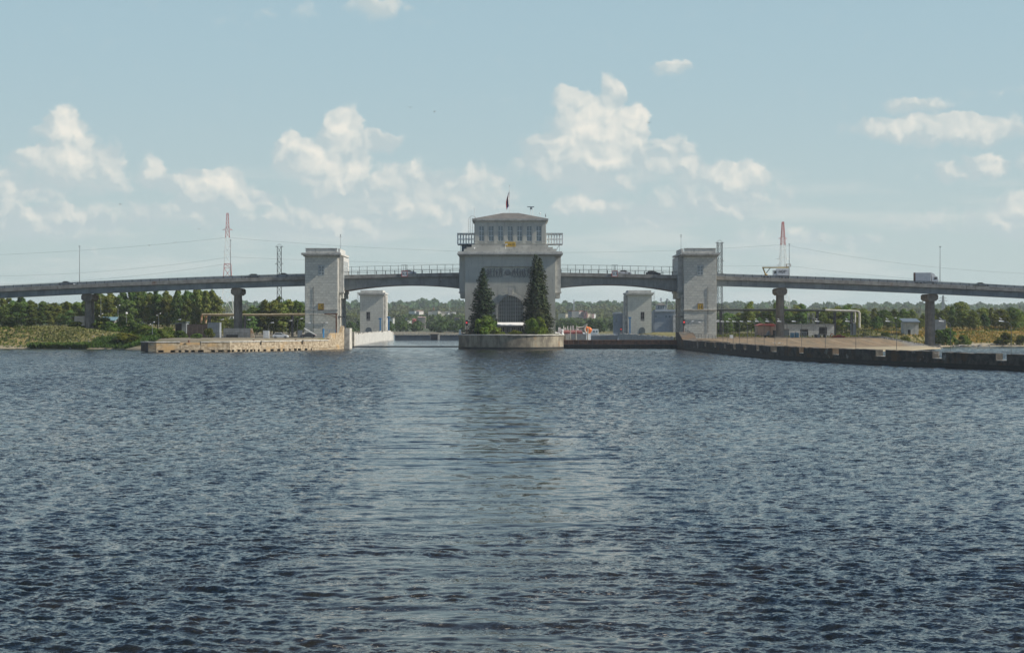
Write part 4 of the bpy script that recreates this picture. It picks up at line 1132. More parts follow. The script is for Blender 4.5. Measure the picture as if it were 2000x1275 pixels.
# ------------------------------------------------------------------ road bridge
BY0, BY1 = 516.5, 530.0
def prof(px_):
    d_ = abs(px_-997.5)
    return 531 + 0.0125*d_ + 0.0000195*d_*d_
def zdeck(x):      # top of the kerb line
    px_ = 1000 + x/BY0*F
    return Z(prof(px_), BY0)
br = thing('road_bridge', 'long humped road bridge passing the three stone towers, with arched spans over the locks', 'bridge', (0, BY0, 0))
def strip_x(x0, x1, step, y0, y1, dz0, dz1, zf0=None, mb=None):
    mb = mb or MB(); n = max(1, int((x1-x0)/step)); rings = []
    for i in range(n+1):
        x = x0+(x1-x0)*i/n; zt_ = zdeck(x)
        za = zf0(x) if zf0 else zt_+dz0
        rings.append([(x,y0,za),(x,y1,za),(x,y1,zt_+dz1),(x,y0,zt_+dz1)])
    return mb.loft(rings)
XE = 262.0
strip_x(-XE, XE, 6, BY0+.9, BY1-.9, -0.6, -0.28).build('roadway', M['asphalt'], br)
for y0_, y1_ in ((BY0+.35, BY0+.9), (BY1-.9, BY1-.35)):
    strip_x(-XE, XE, 6, y0_, y1_, -0.6, -0.14).build('kerb', M['fascia'], br)
for k in range(-8, 8):
    # fascia castings between joints
    a, b_ = k*XE/8+.04, (k+1)*XE/8-.04
    strip_x(a, b_, 6, BY0, BY0+.35, -1.05, 0.0).build('fascia', M['fascia'], br)
    strip_x(a, b_, 6, BY1-.35, BY1, -1.05, 0.0).build('fascia', M['fascia'], br)
# viaduct girders: web panels between stiffeners
for sg in (-1, 1):
    a, b_ = (X(596,BY0)+1, -XE) if sg < 0 else (X(1399,BY0)-1, XE)
    strip_x(min(a,b_), max(a,b_), 6, BY0+.75, BY1-.75, -2.62, -1.06).build('girder_core', M['viaduct'], br)
    strip_x(min(a,b_), max(a,b_), 6, BY0+.55, BY0+1.6, -2.78, -2.6).build('bottom_flange', M['viaduct'], br)
    n = int(abs(b_-a)/2.1)
    for i in range(min(n, 60)):
        x0_ = a + (b_-a)*i/n; x1_ = a + (b_-a)*(i+1)/n
        x0_, x1_ = min(x0_,x1_)+.07, max(x0_,x1_)-.07
        mbp = MB(); z0_, z1_ = zdeck(x0_), zdeck(x1_)
        mbp.loft([[(x0_,BY0+.66,z0_-2.58),(x0_,BY0+.74,z0_-2.58),(x0_,BY0+.74,z0_-1.08),(x0_,BY0+.66,z0_-1.08)],[(x1_,BY0+.66,z1_-2.58),(x1_,BY0+.74,z1_-2.58),(x1_,BY0+.74,z1_-1.08),(x1_,BY0+.66,z1_-1.08)]])
        mbp.build('web_panel', M['viaduct'], br)
# columns with hammer heads
for px_ in (-119, 172.5, 463.5, 1525, 1818.5, 2110):
    x = X(px_, 520); zt_ = zdeck(x)-2.8
    c = MB(); oct_ = lambda r, yy, z: [(x+r*cx_, yy+r*cy_*1.0, z) for cx_, cy_ in ((.45,-1),(1,-.45),(1,.45),(.45,1),(-.45,1),(-1,.45),(-1,-.45),(-.45,-1))]
    for yy in (519.5, 523.5):
        c.loft([oct_(.95, yy, 0.5), oct_(.82, yy, zt_-1.5)])
    cc_ = c.build('column', M['column'], br)
    h = MB(); hw = 1.55
    h.prism([(x-.9,zt_-2.1),(x+.9,zt_-2.1),(x+hw,zt_-1.5),(x+hw,zt_-.45),(x+1.1,zt_-.05),(x-1.1,zt_-.05),(x-hw,zt_-.45),(x-hw,zt_-1.5)], 'y', 517.8, 526.5)
    h.build('column_head', M['column'], cc_)
    MB().box(x-2.0, x+2.0, 517, 529.6, -.5 , max(.6, h1(x, 519)+.35)).build('column_base', M['column'], cc_)
# arched spans over the lock entrances
def arch_z(px_, side):
    if side < 0: xs, ys = (660, 680,730,786,840,897,912), (571,567,560.2,556.8,557.6,562.5,565)
    else: xs, ys = (1080,1096,1150,1200,1260,1313,1330), (563.5,561.5,557,556,560,568,571)
    c = np.polyfit(np.array(xs[1:-1])-998, ys[1:-1], 3)
    px_ = min(max(px_, xs[1]-6), xs[-2]+6)
    return Z(float(np.polyval(c, px_-998)), BY0)
for side, p0, p1 in ((-1, 662, 908), (1, 1086, 1332)):
    a, b_ = X(p0,BY0), X(p1,BY0)
    strip_x(a, b_, 1.2, BY0+.7, BY0+1.3, 0, -1.06, lambda x: arch_z(1000+x/BY0*F, side)).build('arch_girder', M['girder'], br)
    strip_x(a, b_, 1.2, BY1-1.3, BY1-.7, 0, -1.06, lambda x: arch_z(1000+x/BY0*F, side)).build('arch_girder', M['girder'], br)
    mbf = MB(); n = 30; rg = []
    for i in range(n+1):
        x = a+(b_-a)*i/n; z = arch_z(1000+x/BY0*F, side); rg.append([(x,BY0+.55,z-.1),(x,BY0+1.6,z-.1),(x,BY0+1.6,z-.002),(x,BY0+.55,z-.002)])
    mbf.loft(rg).build('arch_soffit_edge', M['rust'], br)
    strip_x(a, b_, 4, BY0+1.32, BY1-1.32, -1.5, -1.06).build('deck_soffit', M['girder'], br)
    for i in range(9):
        x = a+(b_-a)*(i+.5)/9; z = arch_z(1000+x/BY0*F, side); MB().box(x-.12,x+.12,BY0+1.32,BY1-1.32,z+.1,zdeck(x)-1.52).build('cross_frame', M['girder'], br)
# traffic barrier along the near edge
def rail_run(x0, x1, y, dz, sp, r, h, name_p='barrier_post', rails=(1.0,), mat=None):
    mat = mat or M['steel']
    me = MB().box(-r, r, -r, r, 0, h).mesh(name_p, mat); n = int(abs(x1-x0)/sp)
    for i in range(n+1):
        x = x0+(x1-x0)*i/n; o = bpy.data.objects.new(name_p, me); COL.objects.link(o); o.parent = br
        o.location = (x-0, y-BY0, zdeck(x)+dz)
    for q in rails:
        mbx = MB(); 
        for i in range(n): 
            xa_, xb_ = x0+(x1-x0)*i/n, x0+(x1-x0)*(i+1)/n
            mbx.bar((xa_,y,zdeck(xa_)+dz+h*q),(xb_,y,zdeck(xb_)+dz+h*q), r*(1.0 if q == 1.0 else .6), 4)
        mbx.build('rail', mat, br)
for a, b_ in ((X(663,BY0), X(897,BY0)), (X(1096,BY0), X(1331,BY0))):
    rail_run(a, b_, BY0+.2, 0.0, 2.6, .09, .95, 'barrier_post', (1.0, .5))
    rail_run(a, b_, BY1-.2, 0.0, 2.2, .055, 2.75, 'fence_post', (1.0, .62, .3))
for a, b_ in ((-XE, X(596,BY0)), (X(1399,BY0), XE)):
    rail_run(a, b_, BY0+.2, 0.0, 2.6, .06, .72, 'barrier_post', (1.0,))
    mbx = MB(); n = 60
    strip_x(min(a,b_), max(a,b_), 4, BY0+.24, BY0+.30, .30, .62).build('guard_rail', M['grey_steel'], br)
    strip_x(min(a,b_), max(a,b_), 4, BY1-.30, BY1-.24, .30, .85).build('guard_rail', M['grey_steel'], br)
# clearance signs
for px_, word in ((790, 'left'), (1200.5, 'right')):
    x0_, x1_, za, zb_ = X(px_-6,BY0), X(px_+6,BY0), Z(540.5,BY0), Z(529,BY0)
    s = thing('clearance_sign', f'square white clearance sign with red border over the {word} lock passage', 'sign', ((x0_+x1_)/2, BY0-.2, za))
    MB().box(x0_, x1_, BY0-.22, BY0-.12, za, zb_).build('board', M['white'], s)
    g = MB(); q = .12
    g.box(x0_,x0_+q,BY0-.26,BY0-.222,za,zb_); g.box(x1_-q,x1_,BY0-.26,BY0-.222,za,zb_); g.box(x0_+q,x1_-q,BY0-.26,BY0-.222,za,za+q); g.box(x0_+q,x1_-q,BY0-.26,BY0-.222,zb_-q,zb_); g.build('border', M['red'], s)
    letters('14,4', x0_+.22, x1_-.2, BY0-.223, za+.42, zb_-.35).build('digits', M['ink'], s)
    g = MB()
    for k in range(4): xx = x0_+.1+(x1_-x0_-.2)*k/3; g.bar((xx,BY0-.05,zb_),(xx,BY0-.05,zb_+1.7),.05,4)
    g.bar((x0_,BY0-.05,zb_+1.7),(x1_,BY0-.05,zb_+1.7),.05,4); g.build('hanger', M['steel'], s)
# tall lamp masts on the viaducts
def road_mast(px_, top, lab, Y=517.2):
    x = X(px_, Y); zb_ = zdeck(x)-.1
    t = thing('lamp_mast', lab, 'street lamp', (x, Y, zb_), 0, 'tall masts on the viaduct edge')
    MB().bar((x,Y,zb_),(x,Y,Z(top,Y)),.13,7,.06).build('pole', M['grey_steel'], t)
    MB().bar((x,Y-.2,Z(top,Y)),(x,Y+1.2,Z(top,Y)+.15),.05,5).box(x-.22,x+.22,Y-.3,Y+.1,Z(top,Y)+.02,Z(top,Y)+.22).build('lamp_head', M['grey_steel'], t)
road_mast(155.5, 482, 'slender grey mast on the viaduct near the left frame edge')
road_mast(1541.5, 478, 'slender grey mast on the viaduct beside the aerial platform lorry')
road_mast(1836, 483, 'slender grey mast on the viaduct just right of the box lorry')
road_mast(450.5, 470, 'slender grey mast on the viaduct in front of the left red and white pylon')

# ------------------------------------------------------------------ vehicles
M['tyre'] = material('tyre_rubber', (.02,.02,.02), (.015,.015,.015), 3, .9)
M['carglass'] = material('tinted_car_glass', (.02,.025,.03), (.015,.018,.02), 1, .08, spec=.9)
def paint(name, c): return material(name, c, tuple(v*.9 for v in c), 1, .3, spec=.6)
P_white, P_silver, P_dark, P_green, P_grey = paint('white_car_paint',(.72,.73,.74)), paint('silver_car_paint',(.42,.44,.46)), paint('dark_car_paint',(.03,.035,.045)), paint('olive_car_paint',(.10,.11,.075)), paint('grey_car_paint',(.16,.17,.18))
def wheel(t, x, y, r=.32, w=.2):
    wh = MB().loft([[(x+r*math.cos(2*math.pi*i/14), yy, r+r*math.sin(2*math.pi*i/14)) for i in range(14)] for yy in (y-w/2, y+w/2)]).build('wheel', M['tyre'], t, local=True)
    MB().loft([[(x+r*.62*math.cos(2*math.pi*i/10), yy, r+r*.62*math.sin(2*math.pi*i/10)) for i in range(10)] for yy in (y-w/2-.012, y+w/2+.012)]).build('rim', M['grey_steel'], wh, local=True)
def make_car(name, label, cat, body, loc, face=1, hatch=False, group=None):
    # length along x, nose towards +x when face = 1
    t = thing(name, label, cat, loc, 0 if face > 0 else math.pi, group)
    lo = [(-2.1,.35),(-2.15,.62),(-2.05,.92),(-1.2,.98),(1.05,.95),(1.85,.78),(2.12,.58),(2.12,.34),(1.75,.28),(-1.75,.28)]
    W_ = .86
    MB().loft([[(x, -W_, z) for x, z in [(a*.985, .3+(z-.3)*.96) for a, z in lo]], [(x, -W_+.07, z) for x, z in lo], [(x, W_-.07, z) for x, z in lo], [(x, W_, z) for x, z in [(a*.985, .3+(z-.3)*.96) for a, z in lo]]]).build('body', body, t, local=True)
    g = [(-1.85 if hatch else -1.55,.93),(-1.45 if hatch else -.95,1.42),(.2,1.45),(1.1,.93)]
    g2 = [(g[0][0]+.12,.93),(g[1][0]+.12,1.36),(.15,1.38),(.95,.93)]
    MB().loft([[(x,-.80,z) for x, z in g2], [(x,-.66,z) for x, z in [(g2[0][0],.95)]+[(a+.0, b) for a, b in g2[1:]]], [(x,.66,z) for x, z in g2], [(x,.80,z) for x, z in g2]]).build('windows', M['carglass'], t, local=True)
    r_ = [(g[1][0]-.02,1.36),(g[1][0]+.08,1.45),(.12,1.47),(.28,1.38)]
    MB().loft([[(x,-.69,z) for x, z in r_],[(x,.69,z) for x, z in r_]]).build('roof', body, t, local=True)
    for s_ in (-1, 1):
        p = MB()
        for xa_, xb_ in ((g2[0][0]-.1, g2[1][0]-.05), (-.32,-.28), (1.08,.26)):
            p.bar((xa_, s_*.81, .95), (xb_, s_*.70, 1.40), .035, 4)
        p.build('pillar', body, t, local=True)
    for x in (-1.35, 1.35):
        for y in (-.76, .76): wheel(t, x, y)
    for y in (-.6, .6): MB().box(2.08,2.14,y-.16,y+.16,.58,.7).build('headlight', M['white'], t, local=True)
    for y in (-.65, .65): MB().box(-2.17,-2.1,y-.12,y+.12,.68,.86).build('tail_light', M['red'], t, local=True)
    return t
def on_deck(px_, Y=519.5): x = X(px_, Y); return (x, Y, zdeck(x)-.28)
make_car('car', 'dark car on the left viaduct near the mast at the frame edge', 'car', P_grey, on_deck(131), 1, group='cars crossing the bridge')
make_car('car', 'dark green car on the viaduct above the left column', 'car', P_dark, on_deck(492), -1, True, 'cars crossing the bridge')
make_car('car', 'pale silver car on the viaduct just left of the left tower', 'car', P_silver, on_deck(552), -1, group='cars crossing the bridge')
make_car('car', 'white car right of the clearance sign on the left arched span', 'car', P_white, on_deck(799), 1, group='cars crossing the bridge')
make_car('car', 'white car right of the clearance sign on the right arched span', 'car', P_white, on_deck(1219), 1, group='cars crossing the bridge')
make_car('car', 'dark car on the right arched span close to the right tower', 'car', P_dark, on_deck(1276), 1, True, 'cars crossing the bridge')
make_car('car', 'olive green car on the viaduct near the right frame edge', 'car', P_green, on_deck(1916), 1, group='cars crossing the bridge')
x = X(548, 489); make_car('parked_car', 'silver white hatchback parked on the yard left of the left tower', 'car', P_white, (x, 489, h1(x,489)+.03), 1, True)
x = X(601, 500); make_car('parked_car', 'dark car half hidden at the foot of the left tower', 'car', P_dark, (x, 500, h1(x,500)+.03), -1)
# box lorry
def lorry(px_, Y):
    x, y, z = on_deck(px_, Y); t = thing('box_lorry', 'white box lorry with grey corrugated body on the right viaduct', 'lorry', (x, y, z))
    MB().box(-3.4, 1.15, -1.2, 1.2, 1.0, 3.55).build('cargo_box', paint('pale_box_paint', (.55,.57,.60)), t, local=True)
    MB().box(-3.45,-3.405,-1.22,1.22,.98,3.58).build('rear_door', M['rust'], t, local=True)
    for i in range(9): MB().box(-3.2+i*.5,-3.12+i*.5,-1.235,-1.205,1.05,3.5).build('side_rib', bpy.data.materials['pale_box_paint'], t, local=True)
    MB().loft([[(1.4,s_,.6),(3.2,s_,.6),(3.3,s_,1.3),(3.05,s_,2.35),(2.3,s_,2.6),(1.4,s_,2.6)] for s_ in (-1.1,1.1)]).build('cab', P_white, t, local=True)
    MB().loft([[(1.3,s_,2.62),(2.5,s_,2.62),(1.9,s_,3.3),(1.3,s_,3.5)] for s_ in (-1.0,1.0)]).build('wind_deflector', P_white, t, local=True)
    for s_ in (-1, 1): MB().box(2.05,2.85,min(s_*1.1,s_*1.13),max(s_*1.1,s_*1.13),1.55,2.25).build('side_window', M['carglass'], t, local=True)
    MB().loft([[(3.29,s_,1.45),(3.33,s_,1.45),(3.1,s_,2.25),(3.06,s_,2.25)] for s_ in (-.95,.95)]).build('windscreen', M['carglass'], t, local=True)
    MB().box(-3.3,3.1,-.5,.5,.55,.98).build('chassis', M['steel'], t, local=True)
    for xx in (-2.4, -1.3, 2.3):
        for yy in (-1.05, 1.05): wheel(t, xx, yy, .45, .3)
lorry(1809, 519.8)
# aerial platform lorry
def platform_lorry(px_, Y):
    x, y, z = on_deck(px_, Y); t = thing('platform_lorry', 'white lorry carrying a folded yellow boom lift on the right viaduct', 'lorry', (x, y, z))
    MB().box(.2,3.7,-1.2,1.2,1.0,3.0).build('workshop_body', P_white, t, local=True)
    MB().box(-.75,.15,-1.15,1.15,.7,2.6).build('cab', P_white, t, local=True)
    MB().box(-.6,.0,-1.18,-1.152,1.6,2.35).box(-.6,.0,1.152,1.18,1.6,2.35).build('side_window', M['carglass'], t, local=True)
    lt = letters('AGP', .7, 2.9, -1.202, 1.75, 2.6); lt.build('lettering', M['ink'], t, local=True)
    MB().box(-3.9,-.8,-1.0,1.0,.7,.95).box(.0,3.6,-.5,.5,.55,.98).build('chassis', M['steel'], t, local=True)
    yel = material('boom_yellow', (.45,.30,.08), (.35,.24,.07), 1, .6)
    MB().box(-3.9,4.0,-.25,.25,3.2,3.55).build('boom', yel, t, local=True)
    MB().bar((-3.7,0,3.3),(-2.9,0,1.2),.2,6).build('lower_arm', yel, t, local=True)
    MB().bar((-2.9,0,1.6),(-1.6,0,3.2),.1,6).build('ram', M['steel'], t, local=True)
    MB().lathe([(.5,.95),(.5,1.3),(.3,1.5)], (-2.8,0,0), 10).build('turntable', yel, t, local=True)
    g = MB(); 
    for xx in (3.1,4.3): 
        for yy in (-.5,.5): g.bar((xx,yy,3.6),(xx,yy,4.4),.05,4)
    for zz in (3.62,4.0,4.4): g.tube([(3.1,-.5,zz),(4.3,-.5,zz),(4.3,.5,zz),(3.1,.5,zz),(3.1,-.5,zz)],.04,4)
    g.build('basket', M['rust'], t, local=True)
    for xx in (-3.0, -2.0, 2.2, 3.1):
        for yy in (-1.0, 1.0): wheel(t, xx, yy, .45, .3)
platform_lorry(1515, 519.8)

# ------------------------------------------------------------------ pylons and wires
def lattice(name, label, cat, loc, H, w0, w1, sections, arms, group=None, r=.09, straight=0.0):
    # sections: (z0, z1, material, part name); square lattice mast tapering from w0 to w1, straight above share `straight`
    t = thing(name, label, cat, loc, 0.2, group)
    def wd(z):
        k = min(1.0, z/(H*(1-straight))) if straight else z/H
        return w0+(w1-w0)*k
    for z0_, z1_, mat, pn in sections:
        mb = MB(); z = z0_
        while z < z1_-1e-3:
            w = wd(z); hgt = max(1.5, w*1.35); zn = min(z1_, z+hgt); 
            if z1_-zn < hgt*.4: zn = z1_
            wn = wd(zn)
            c0 = [(sx*w/2, sy*w/2, z) for sx, sy in ((-1,-1),(1,-1),(1,1),(-1,1))]; c1 = [(sx*wn/2, sy*wn/2, zn) for sx, sy in ((-1,-1),(1,-1),(1,1),(-1,1))]
            for i in range(4):
                j = (i+1)%4
                mb.bar(c0[i], c1[i], r, 4); mb.bar(c0[i], c1[j], r*.6, 4); mb.bar(c0[j], c1[i], r*.6, 4); mb.bar(c1[i], c1[j], r*.6, 4)
            z = zn
        mb.build(pn, mat, t, local=True)
    for za, half, mat in arms:
        w = wd(za); mb = MB()
        for s_ in (-1, 1):
            for yy in (-w/2, w/2): mb.bar((s_*w/2, yy, za), (s_*half, 0, za), r*.8, 4)
            mb.bar((0, 0, za+1.0), (s_*half, 0, za), r*.7, 4)
        mb.build('crossarm', mat, t, local=True)
    return t
PYL = {}
def red_white(px_, top, Y, lab, foot):
    H = Z(top, Y) - foot; x = X(px_, Y)
    q = lambda py: Z(py, Y) - foot
    bands = [(0, q(566) if px_ < 900 else q(536), M['white'], 'white_section')]
    if px_ < 900:
        secs = [(0, q(570), M['white'], 'white_section'), (q(570), q(545), M['white'], 'white_section'), (q(545), q(515), M['red'], 'red_section'), (q(515), q(464), M['white'], 'white_section'), (q(464), q(416.5), M['red'], 'red_section')]
        w0 = (x_ := 4.6); arms = [(q(449), 1.9, M['red']), (q(492), 1.6, M['white']), (q(520), 1.6, M['red'])]
    else:
        secs = [(0, q(520), M['white'], 'white_section'), (q(520), q(479), M['white'], 'white_section'), (q(479), q(433.5), M['red'], 'red_section')]
        w0 = 5.2; arms = [(q(466), 1.9, M['red']), (q(506), 3.0, M['white']), (q(519), 3.4, M['white'])]
    t = lattice('lattice_pylon', lab, 'pylon', (x, Y, foot), H, w0*1.1, .7, secs, arms, 'red and white pylons', .085)
    return t
A_ = red_white(444.5, 416.5, 700, 'tall red and white lattice pylon behind the left viaduct', 4.0)
B_ = red_white(1529, 433.5, 760, 'red and white lattice pylon behind the right viaduct and platform lorry', 3.0)
def dark_mast(px_, top, Y, w, lab):
    foot = 3.0; H = Z(top, Y)-foot
    return lattice('lattice_mast', lab, 'lattice mast', (X(px_,Y), Y, foot), H, w*1.5, w, [(0, H, M['steel'], 'lattice')], [(H-.1, w*.95, M['steel']), (H*.80, w*1.0, M['steel']), (H*.66, w*1.0, M['steel'])], 'dark lattice masts', .085, .5)
dark_mast(545.5, 481.5, 620, 1.4, 'dark lattice mast behind the left viaduct near the tower')
dark_mast(1405.5, 474, 600, 1.5, 'dark lattice mast standing just right of the right tower')
x = X(1420, 590)
def far_pylon(px_, top, bot, Y, lab):
    foot = Z(bot, Y); H = Z(top, Y)-foot
    lattice('lattice_pylon', lab, 'pylon', (X(px_,Y), Y, foot), H, H*.14, .8, [(0,H,M['grey_steel'],'lattice')], [(H*.85, 3.2, M['grey_steel']), (H*.7, 4.0, M['grey_steel'])], None, .22)
far_pylon(1842, 577, 612, 1500, 'distant grey pylon seen under the right viaduct past the right column')
# off-frame neighbours that carry the line on
C_ = copy_tree(A_, (X(-420,700), 700, 4.0), .2, label='red and white pylon of the line west of the picture', group='red and white pylons')
D_ = copy_tree(B_, (X(2650,700), 700, 3.0), .2, label='red and white pylon of the line east of the picture', group='red and white pylons')
def wire(a, b_, sag, lab, r=.028):
    a, b_ = Vector(a), Vector(b_); n = 24
    pts = [a+(b_-a)*(i/n) - Vector((0,0,sag*4*(i/n)*(1-i/n))) for i in range(n+1)]
    mb = MB().tube(pts, r, 3); single(mb, 'power_line', M['steel'], lab, 'cable', tuple(a), 'power lines')
wire((X(-420,700),700,Z(500,700)), (X(444,700),700,Z(464,700)), 3.0, 'upper wire running to the left red and white pylon')
wire((X(-420,700),700,Z(520,700)), (X(444,700),700,Z(503,700)), 5.5, 'middle wire running to the left red and white pylon')
wire((X(-420,700),700,Z(535,700)), (X(444,700),700,Z(515,700)), 6.0, 'lowest wire running to the left red and white pylon')
wire((X(446,700),700,Z(464,700)), (X(1528,760),760,Z(478,760)), 4.5, 'upper wire spanning behind the towers between the two pylons')
wire((X(446,700),700,Z(502,700)), (X(1528,760),760,Z(519,760)), 1.5, 'lower wire spanning behind the towers between the two pylons')
wire((X(1530,760),760,Z(478,760)), (X(2650,700),700,Z(500,700)), 10, 'upper wire running right from the right red and white pylon')
wire((X(1530,760),760,Z(518,760)), (X(2650,700),700,Z(560,700)), 5, 'lower wire running right from the right red and white pylon')

# ------------------------------------------------------------------ gates
g = thing('lock_gate', 'low rusty steel gate closing the right lock entrance beside the island', 'lock gate', (X(1210,507), 507, -1))
ga, gb = X(1101.5,507), X(1326,507); n = 24
for i in range(n):
    a, b_ = ga+(gb-ga)*i/n, ga+(gb-ga)*(i+1)/n
    MB().box(a+.03, b_-.03, 507.2-rng.uniform(0,.06), 508, 1.1, 2.22).build('upper_plate', M['rust'], g)
    MB().box(a+.03, b_-.03, 507.5, 508, -1.5, .95).build('lower_plate', M['wet'], g)
    MB().box(a-.06, a+.06, 507.05, 507.48, -1.5, 1.0).build('rib', M['wet'], g)
MB().box(ga, gb, 506.95, 508.2, 2.23, 2.38).build('top_beam', M['rust'], g)
MB().box(ga, gb, 507.0, 507.6, .96, 1.09).build('waling', M['steel'], g)
def far_gate(pa_, pb_, lab):
    Y = 724; a, b_ = X(pa_,Y), X(pb_,Y); t = thing('lock_gate', lab, 'lock gate', ((a+b_)/2, Y, -1), 0, 'upper gates of the left lock')
    MB().box(a, b_, Y, Y+1.2, -1.5, Z(655.5,Y)).build('gate_leaf', M['gatesteel'], t)
    MB().box(a, b_, Y-.1, Y+1.4, Z(655.5,Y)+.002, Z(654.7,Y)).build('walkway', M['steel'], t)
    x = a+.3
    while x < b_-.6:
        w_ = rng.choice((.7, 1.2, 2.2)); w_ = min(w_, b_-.2-x)
        MB().box(x, x+w_, Y+.1, Y+.5, Z(654.6,Y), Z(651.8,Y)).build('fender_block', material('cream_paint', (.55,.50,.38)) if 'cream_paint' not in bpy.data.materials else bpy.data.materials['cream_paint'], t)
        x += w_+rng.uniform(.25,.5)
    g = MB()
    for k in range(int((b_-a)/1.6)+1):
        x = a+k*1.6; g.bar((x,Y+1.2,Z(654.7,Y)),(x,Y+1.2,Z(646,Y)),.06,4)
    for zz in (646, 649, 651.5): g.bar((a,Y+1.2,Z(zz,Y)),(b_,Y+1.2,Z(zz,Y)),.05,4)
    g.build('railing', M['grey_steel'], t)
far_gate(771, 841, 'long grey upper gate leaf at the far end of the left chamber')
far_gate(857, 896, 'short grey upper gate leaf beside the island at the far end of the left chamber')
MB_ = MB().box(X(841,726), X(857,726), 725, 728, -1.5, Z(652,726)); single(MB_, 'gate_pier', M['steel'], 'dark narrow pier between the two far gate leaves', 'pier', (X(849,726), 726, -1.5))
MB_ = MB().box(X(855,722), X(858,722), 721, 723, -1, Z(654,722)); single(MB_, 'gate_post', M['cap'], 'pale post at the left end of the short far gate leaf', 'post', (X(856,722), 722, -1))
fb_ = MB()
fb_.bar((X(690,533),533.5,.1),(X(896,533),532.5,.1),.2,8); single(fb_, 'floating_boom', M['steel'], 'thin black floating boom lying across the left lock entrance', 'floating boom', (X(790,533),533,0))

# blue gate-machinery posts
def blue_post(px_, top, bot, Y, lab, w=2.4):
    x = X(px_, Y); t = thing('hoist_post', lab, 'post', (x, Y, Z(bot,Y)), 0, 'blue machinery posts')
    hw = w/2*Y/F
    MB().box(x-hw, x+hw, Y, Y+.9, Z(bot,Y)-1, Z(top,Y)).build('column', M['blue'], t)
    MB().box(x-hw-.35, x+hw+.25, Y-.2, Y+1.1, Z(top,Y)+.01, Z(top,Y)+.6).build('head', M['blue'], t)
    MB().box(x-hw-.1, x+hw+.1, Y-.1, Y+1, Z(bot,Y)-1.0, Z(bot,Y)-.4).build('foot', M['steel'], t)
blue_post(742.5, 624, 651, 712, 'blue post in front of the small left tower')
blue_post(759, 621, 651, 714, 'blue post at the chamber edge right of the small left tower')
blue_post(1230.5, 622, 651, 712, 'blue post in front of the small right tower')

# ------------------------------------------------------------------ tanker in the right chamber
sh = thing('tanker_ship', 'river tanker with orange lifeboat lying in the right lock chamber', 'ship', (X(1130,560), 560, 0))
hullm = material('ship_hull_grey', (.30,.33,.36), (.22,.25,.28), .5, .5, patch=((.55,.56,.56),.25,.55,.62)); whm = M['white']
YS = 545
def hullring(z, k): 
    a, b_ = X(1096,YS)+.0, X(1155,YS)
    c, h_ = (a+b_)/2, (b_-a)/2*k
    return [(c-h_, YS+90, z),(c-h_, YS+3, z),(c-h_+1.5, YS, z),(c+h_-1.5, YS, z),(c+h_, YS+3, z),(c+h_, YS+90, z)]
MB().loft([hullring(-1, .97), hullring(1.0, 1.0), hullring(Z(652,YS), 1.0)]).build('hull', hullm, sh)
a, b_ = X(1097,YS), X(1154,YS); zd_ = Z(652,YS)
MB().box(a+.1, X(1139,YS), YS+2, YS+60, zd_+.01, Z(649.5,YS)).build('deck', material('red_deck', (.25,.05,.045), (.18,.04,.035)), sh)
for k, (za, yy) in enumerate(((648,YS+3),(646.8,YS+8),(647.5,YS+14))): MB().bar((a+.3,yy,Z(za,YS)),(X(1138,YS),yy,Z(za,YS)),.2,6).build('deck_pipe', M['red'], sh)
for px_, w_, tp in ((1096.5,5,640),(1100.5,3,643),(1124,2.2,636),(1108,2,640),(1134,3,642)):
    MB().box(X(px_-w_/2,YS), X(px_+w_/2,YS), YS+20, YS+22, zd_, Z(tp,YS)).build('deckhouse', whm, sh)
for px_ in (1104, 1112, 1118, 1130): MB().bar((X(px_,YS),YS+16,zd_),(X(px_,YS),YS+16,Z(637,YS)),.1,5).build('vent_pipe', whm, sh)
r_ = MB()
for k in range(22):
    x = a+(X(1139,YS)-a)*k/21; r_.bar((x,YS+1.2,Z(649.5,YS)),(x,YS+1.2,Z(642.5,YS)),.04,4)
for zz in (642.5, 644.8, 647): r_.bar((a,YS+1.2,Z(zz,YS)),(X(1139,YS),YS+1.2,Z(zz,YS)),.04,4)
r_.build('railing', whm, sh)
rp = MB(); 
for yy in (YS+4, YS+6):
    rp.bar((X(1128,YS),yy,Z(640,YS)),(X(1140,YS),yy,Z(639,YS)),.18,6); rp.bar((X(1140,YS),yy,Z(639,YS)),(X(1148,YS),yy,Z(632.5,YS)),.2,6)
    rp.tube([(X(1148,YS),yy,Z(632.5,YS)),(X(1144.5,YS),yy,Z(638,YS)),(X(1142.5,YS),yy,Z(643,YS)),(X(1144,YS),yy,Z(648,YS)),(X(1149,YS),yy,Z(653,YS))],.25,6)
rp.build('lifeboat_ramp', M['cap'], sh)
orm = material('lifeboat_orange', (.75,.20,.04), (.62,.16,.03), 1, .45)
def ell(cx, cy, cz, rx, ry, rz_, tilt, nm, mat, par):
    rg = []
    for i in range(1, 9):
        t_ = math.pi*i/9; rr = math.sin(t_)**.6; u = -math.cos(t_)
        rg.append([(cx + u*rx*math.cos(tilt) - rr*rz_*math.sin(2*math.pi*j/10)*math.sin(tilt), cy + rr*ry*math.cos(2*math.pi*j/10), cz + u*rx*math.sin(tilt) + rr*rz_*math.sin(2*math.pi*j/10)*math.cos(tilt)) for j in range(10)])
    return MB().loft(rg).build(nm, mat, par, smooth=True)
lb = thing('lifeboat', 'orange free fall lifeboat hanging at the stern ramp of the tanker', 'lifeboat', (X(1150,YS), YS+5, Z(646,YS)))
ell(X(1151,YS), YS+5, Z(645.5,YS), 1.1, .9, .95, .9, 'hull', orm, lb); ell(X(1147,YS), YS+5, Z(642,YS), .75, .6, .6, .9, 'canopy', orm, lb)
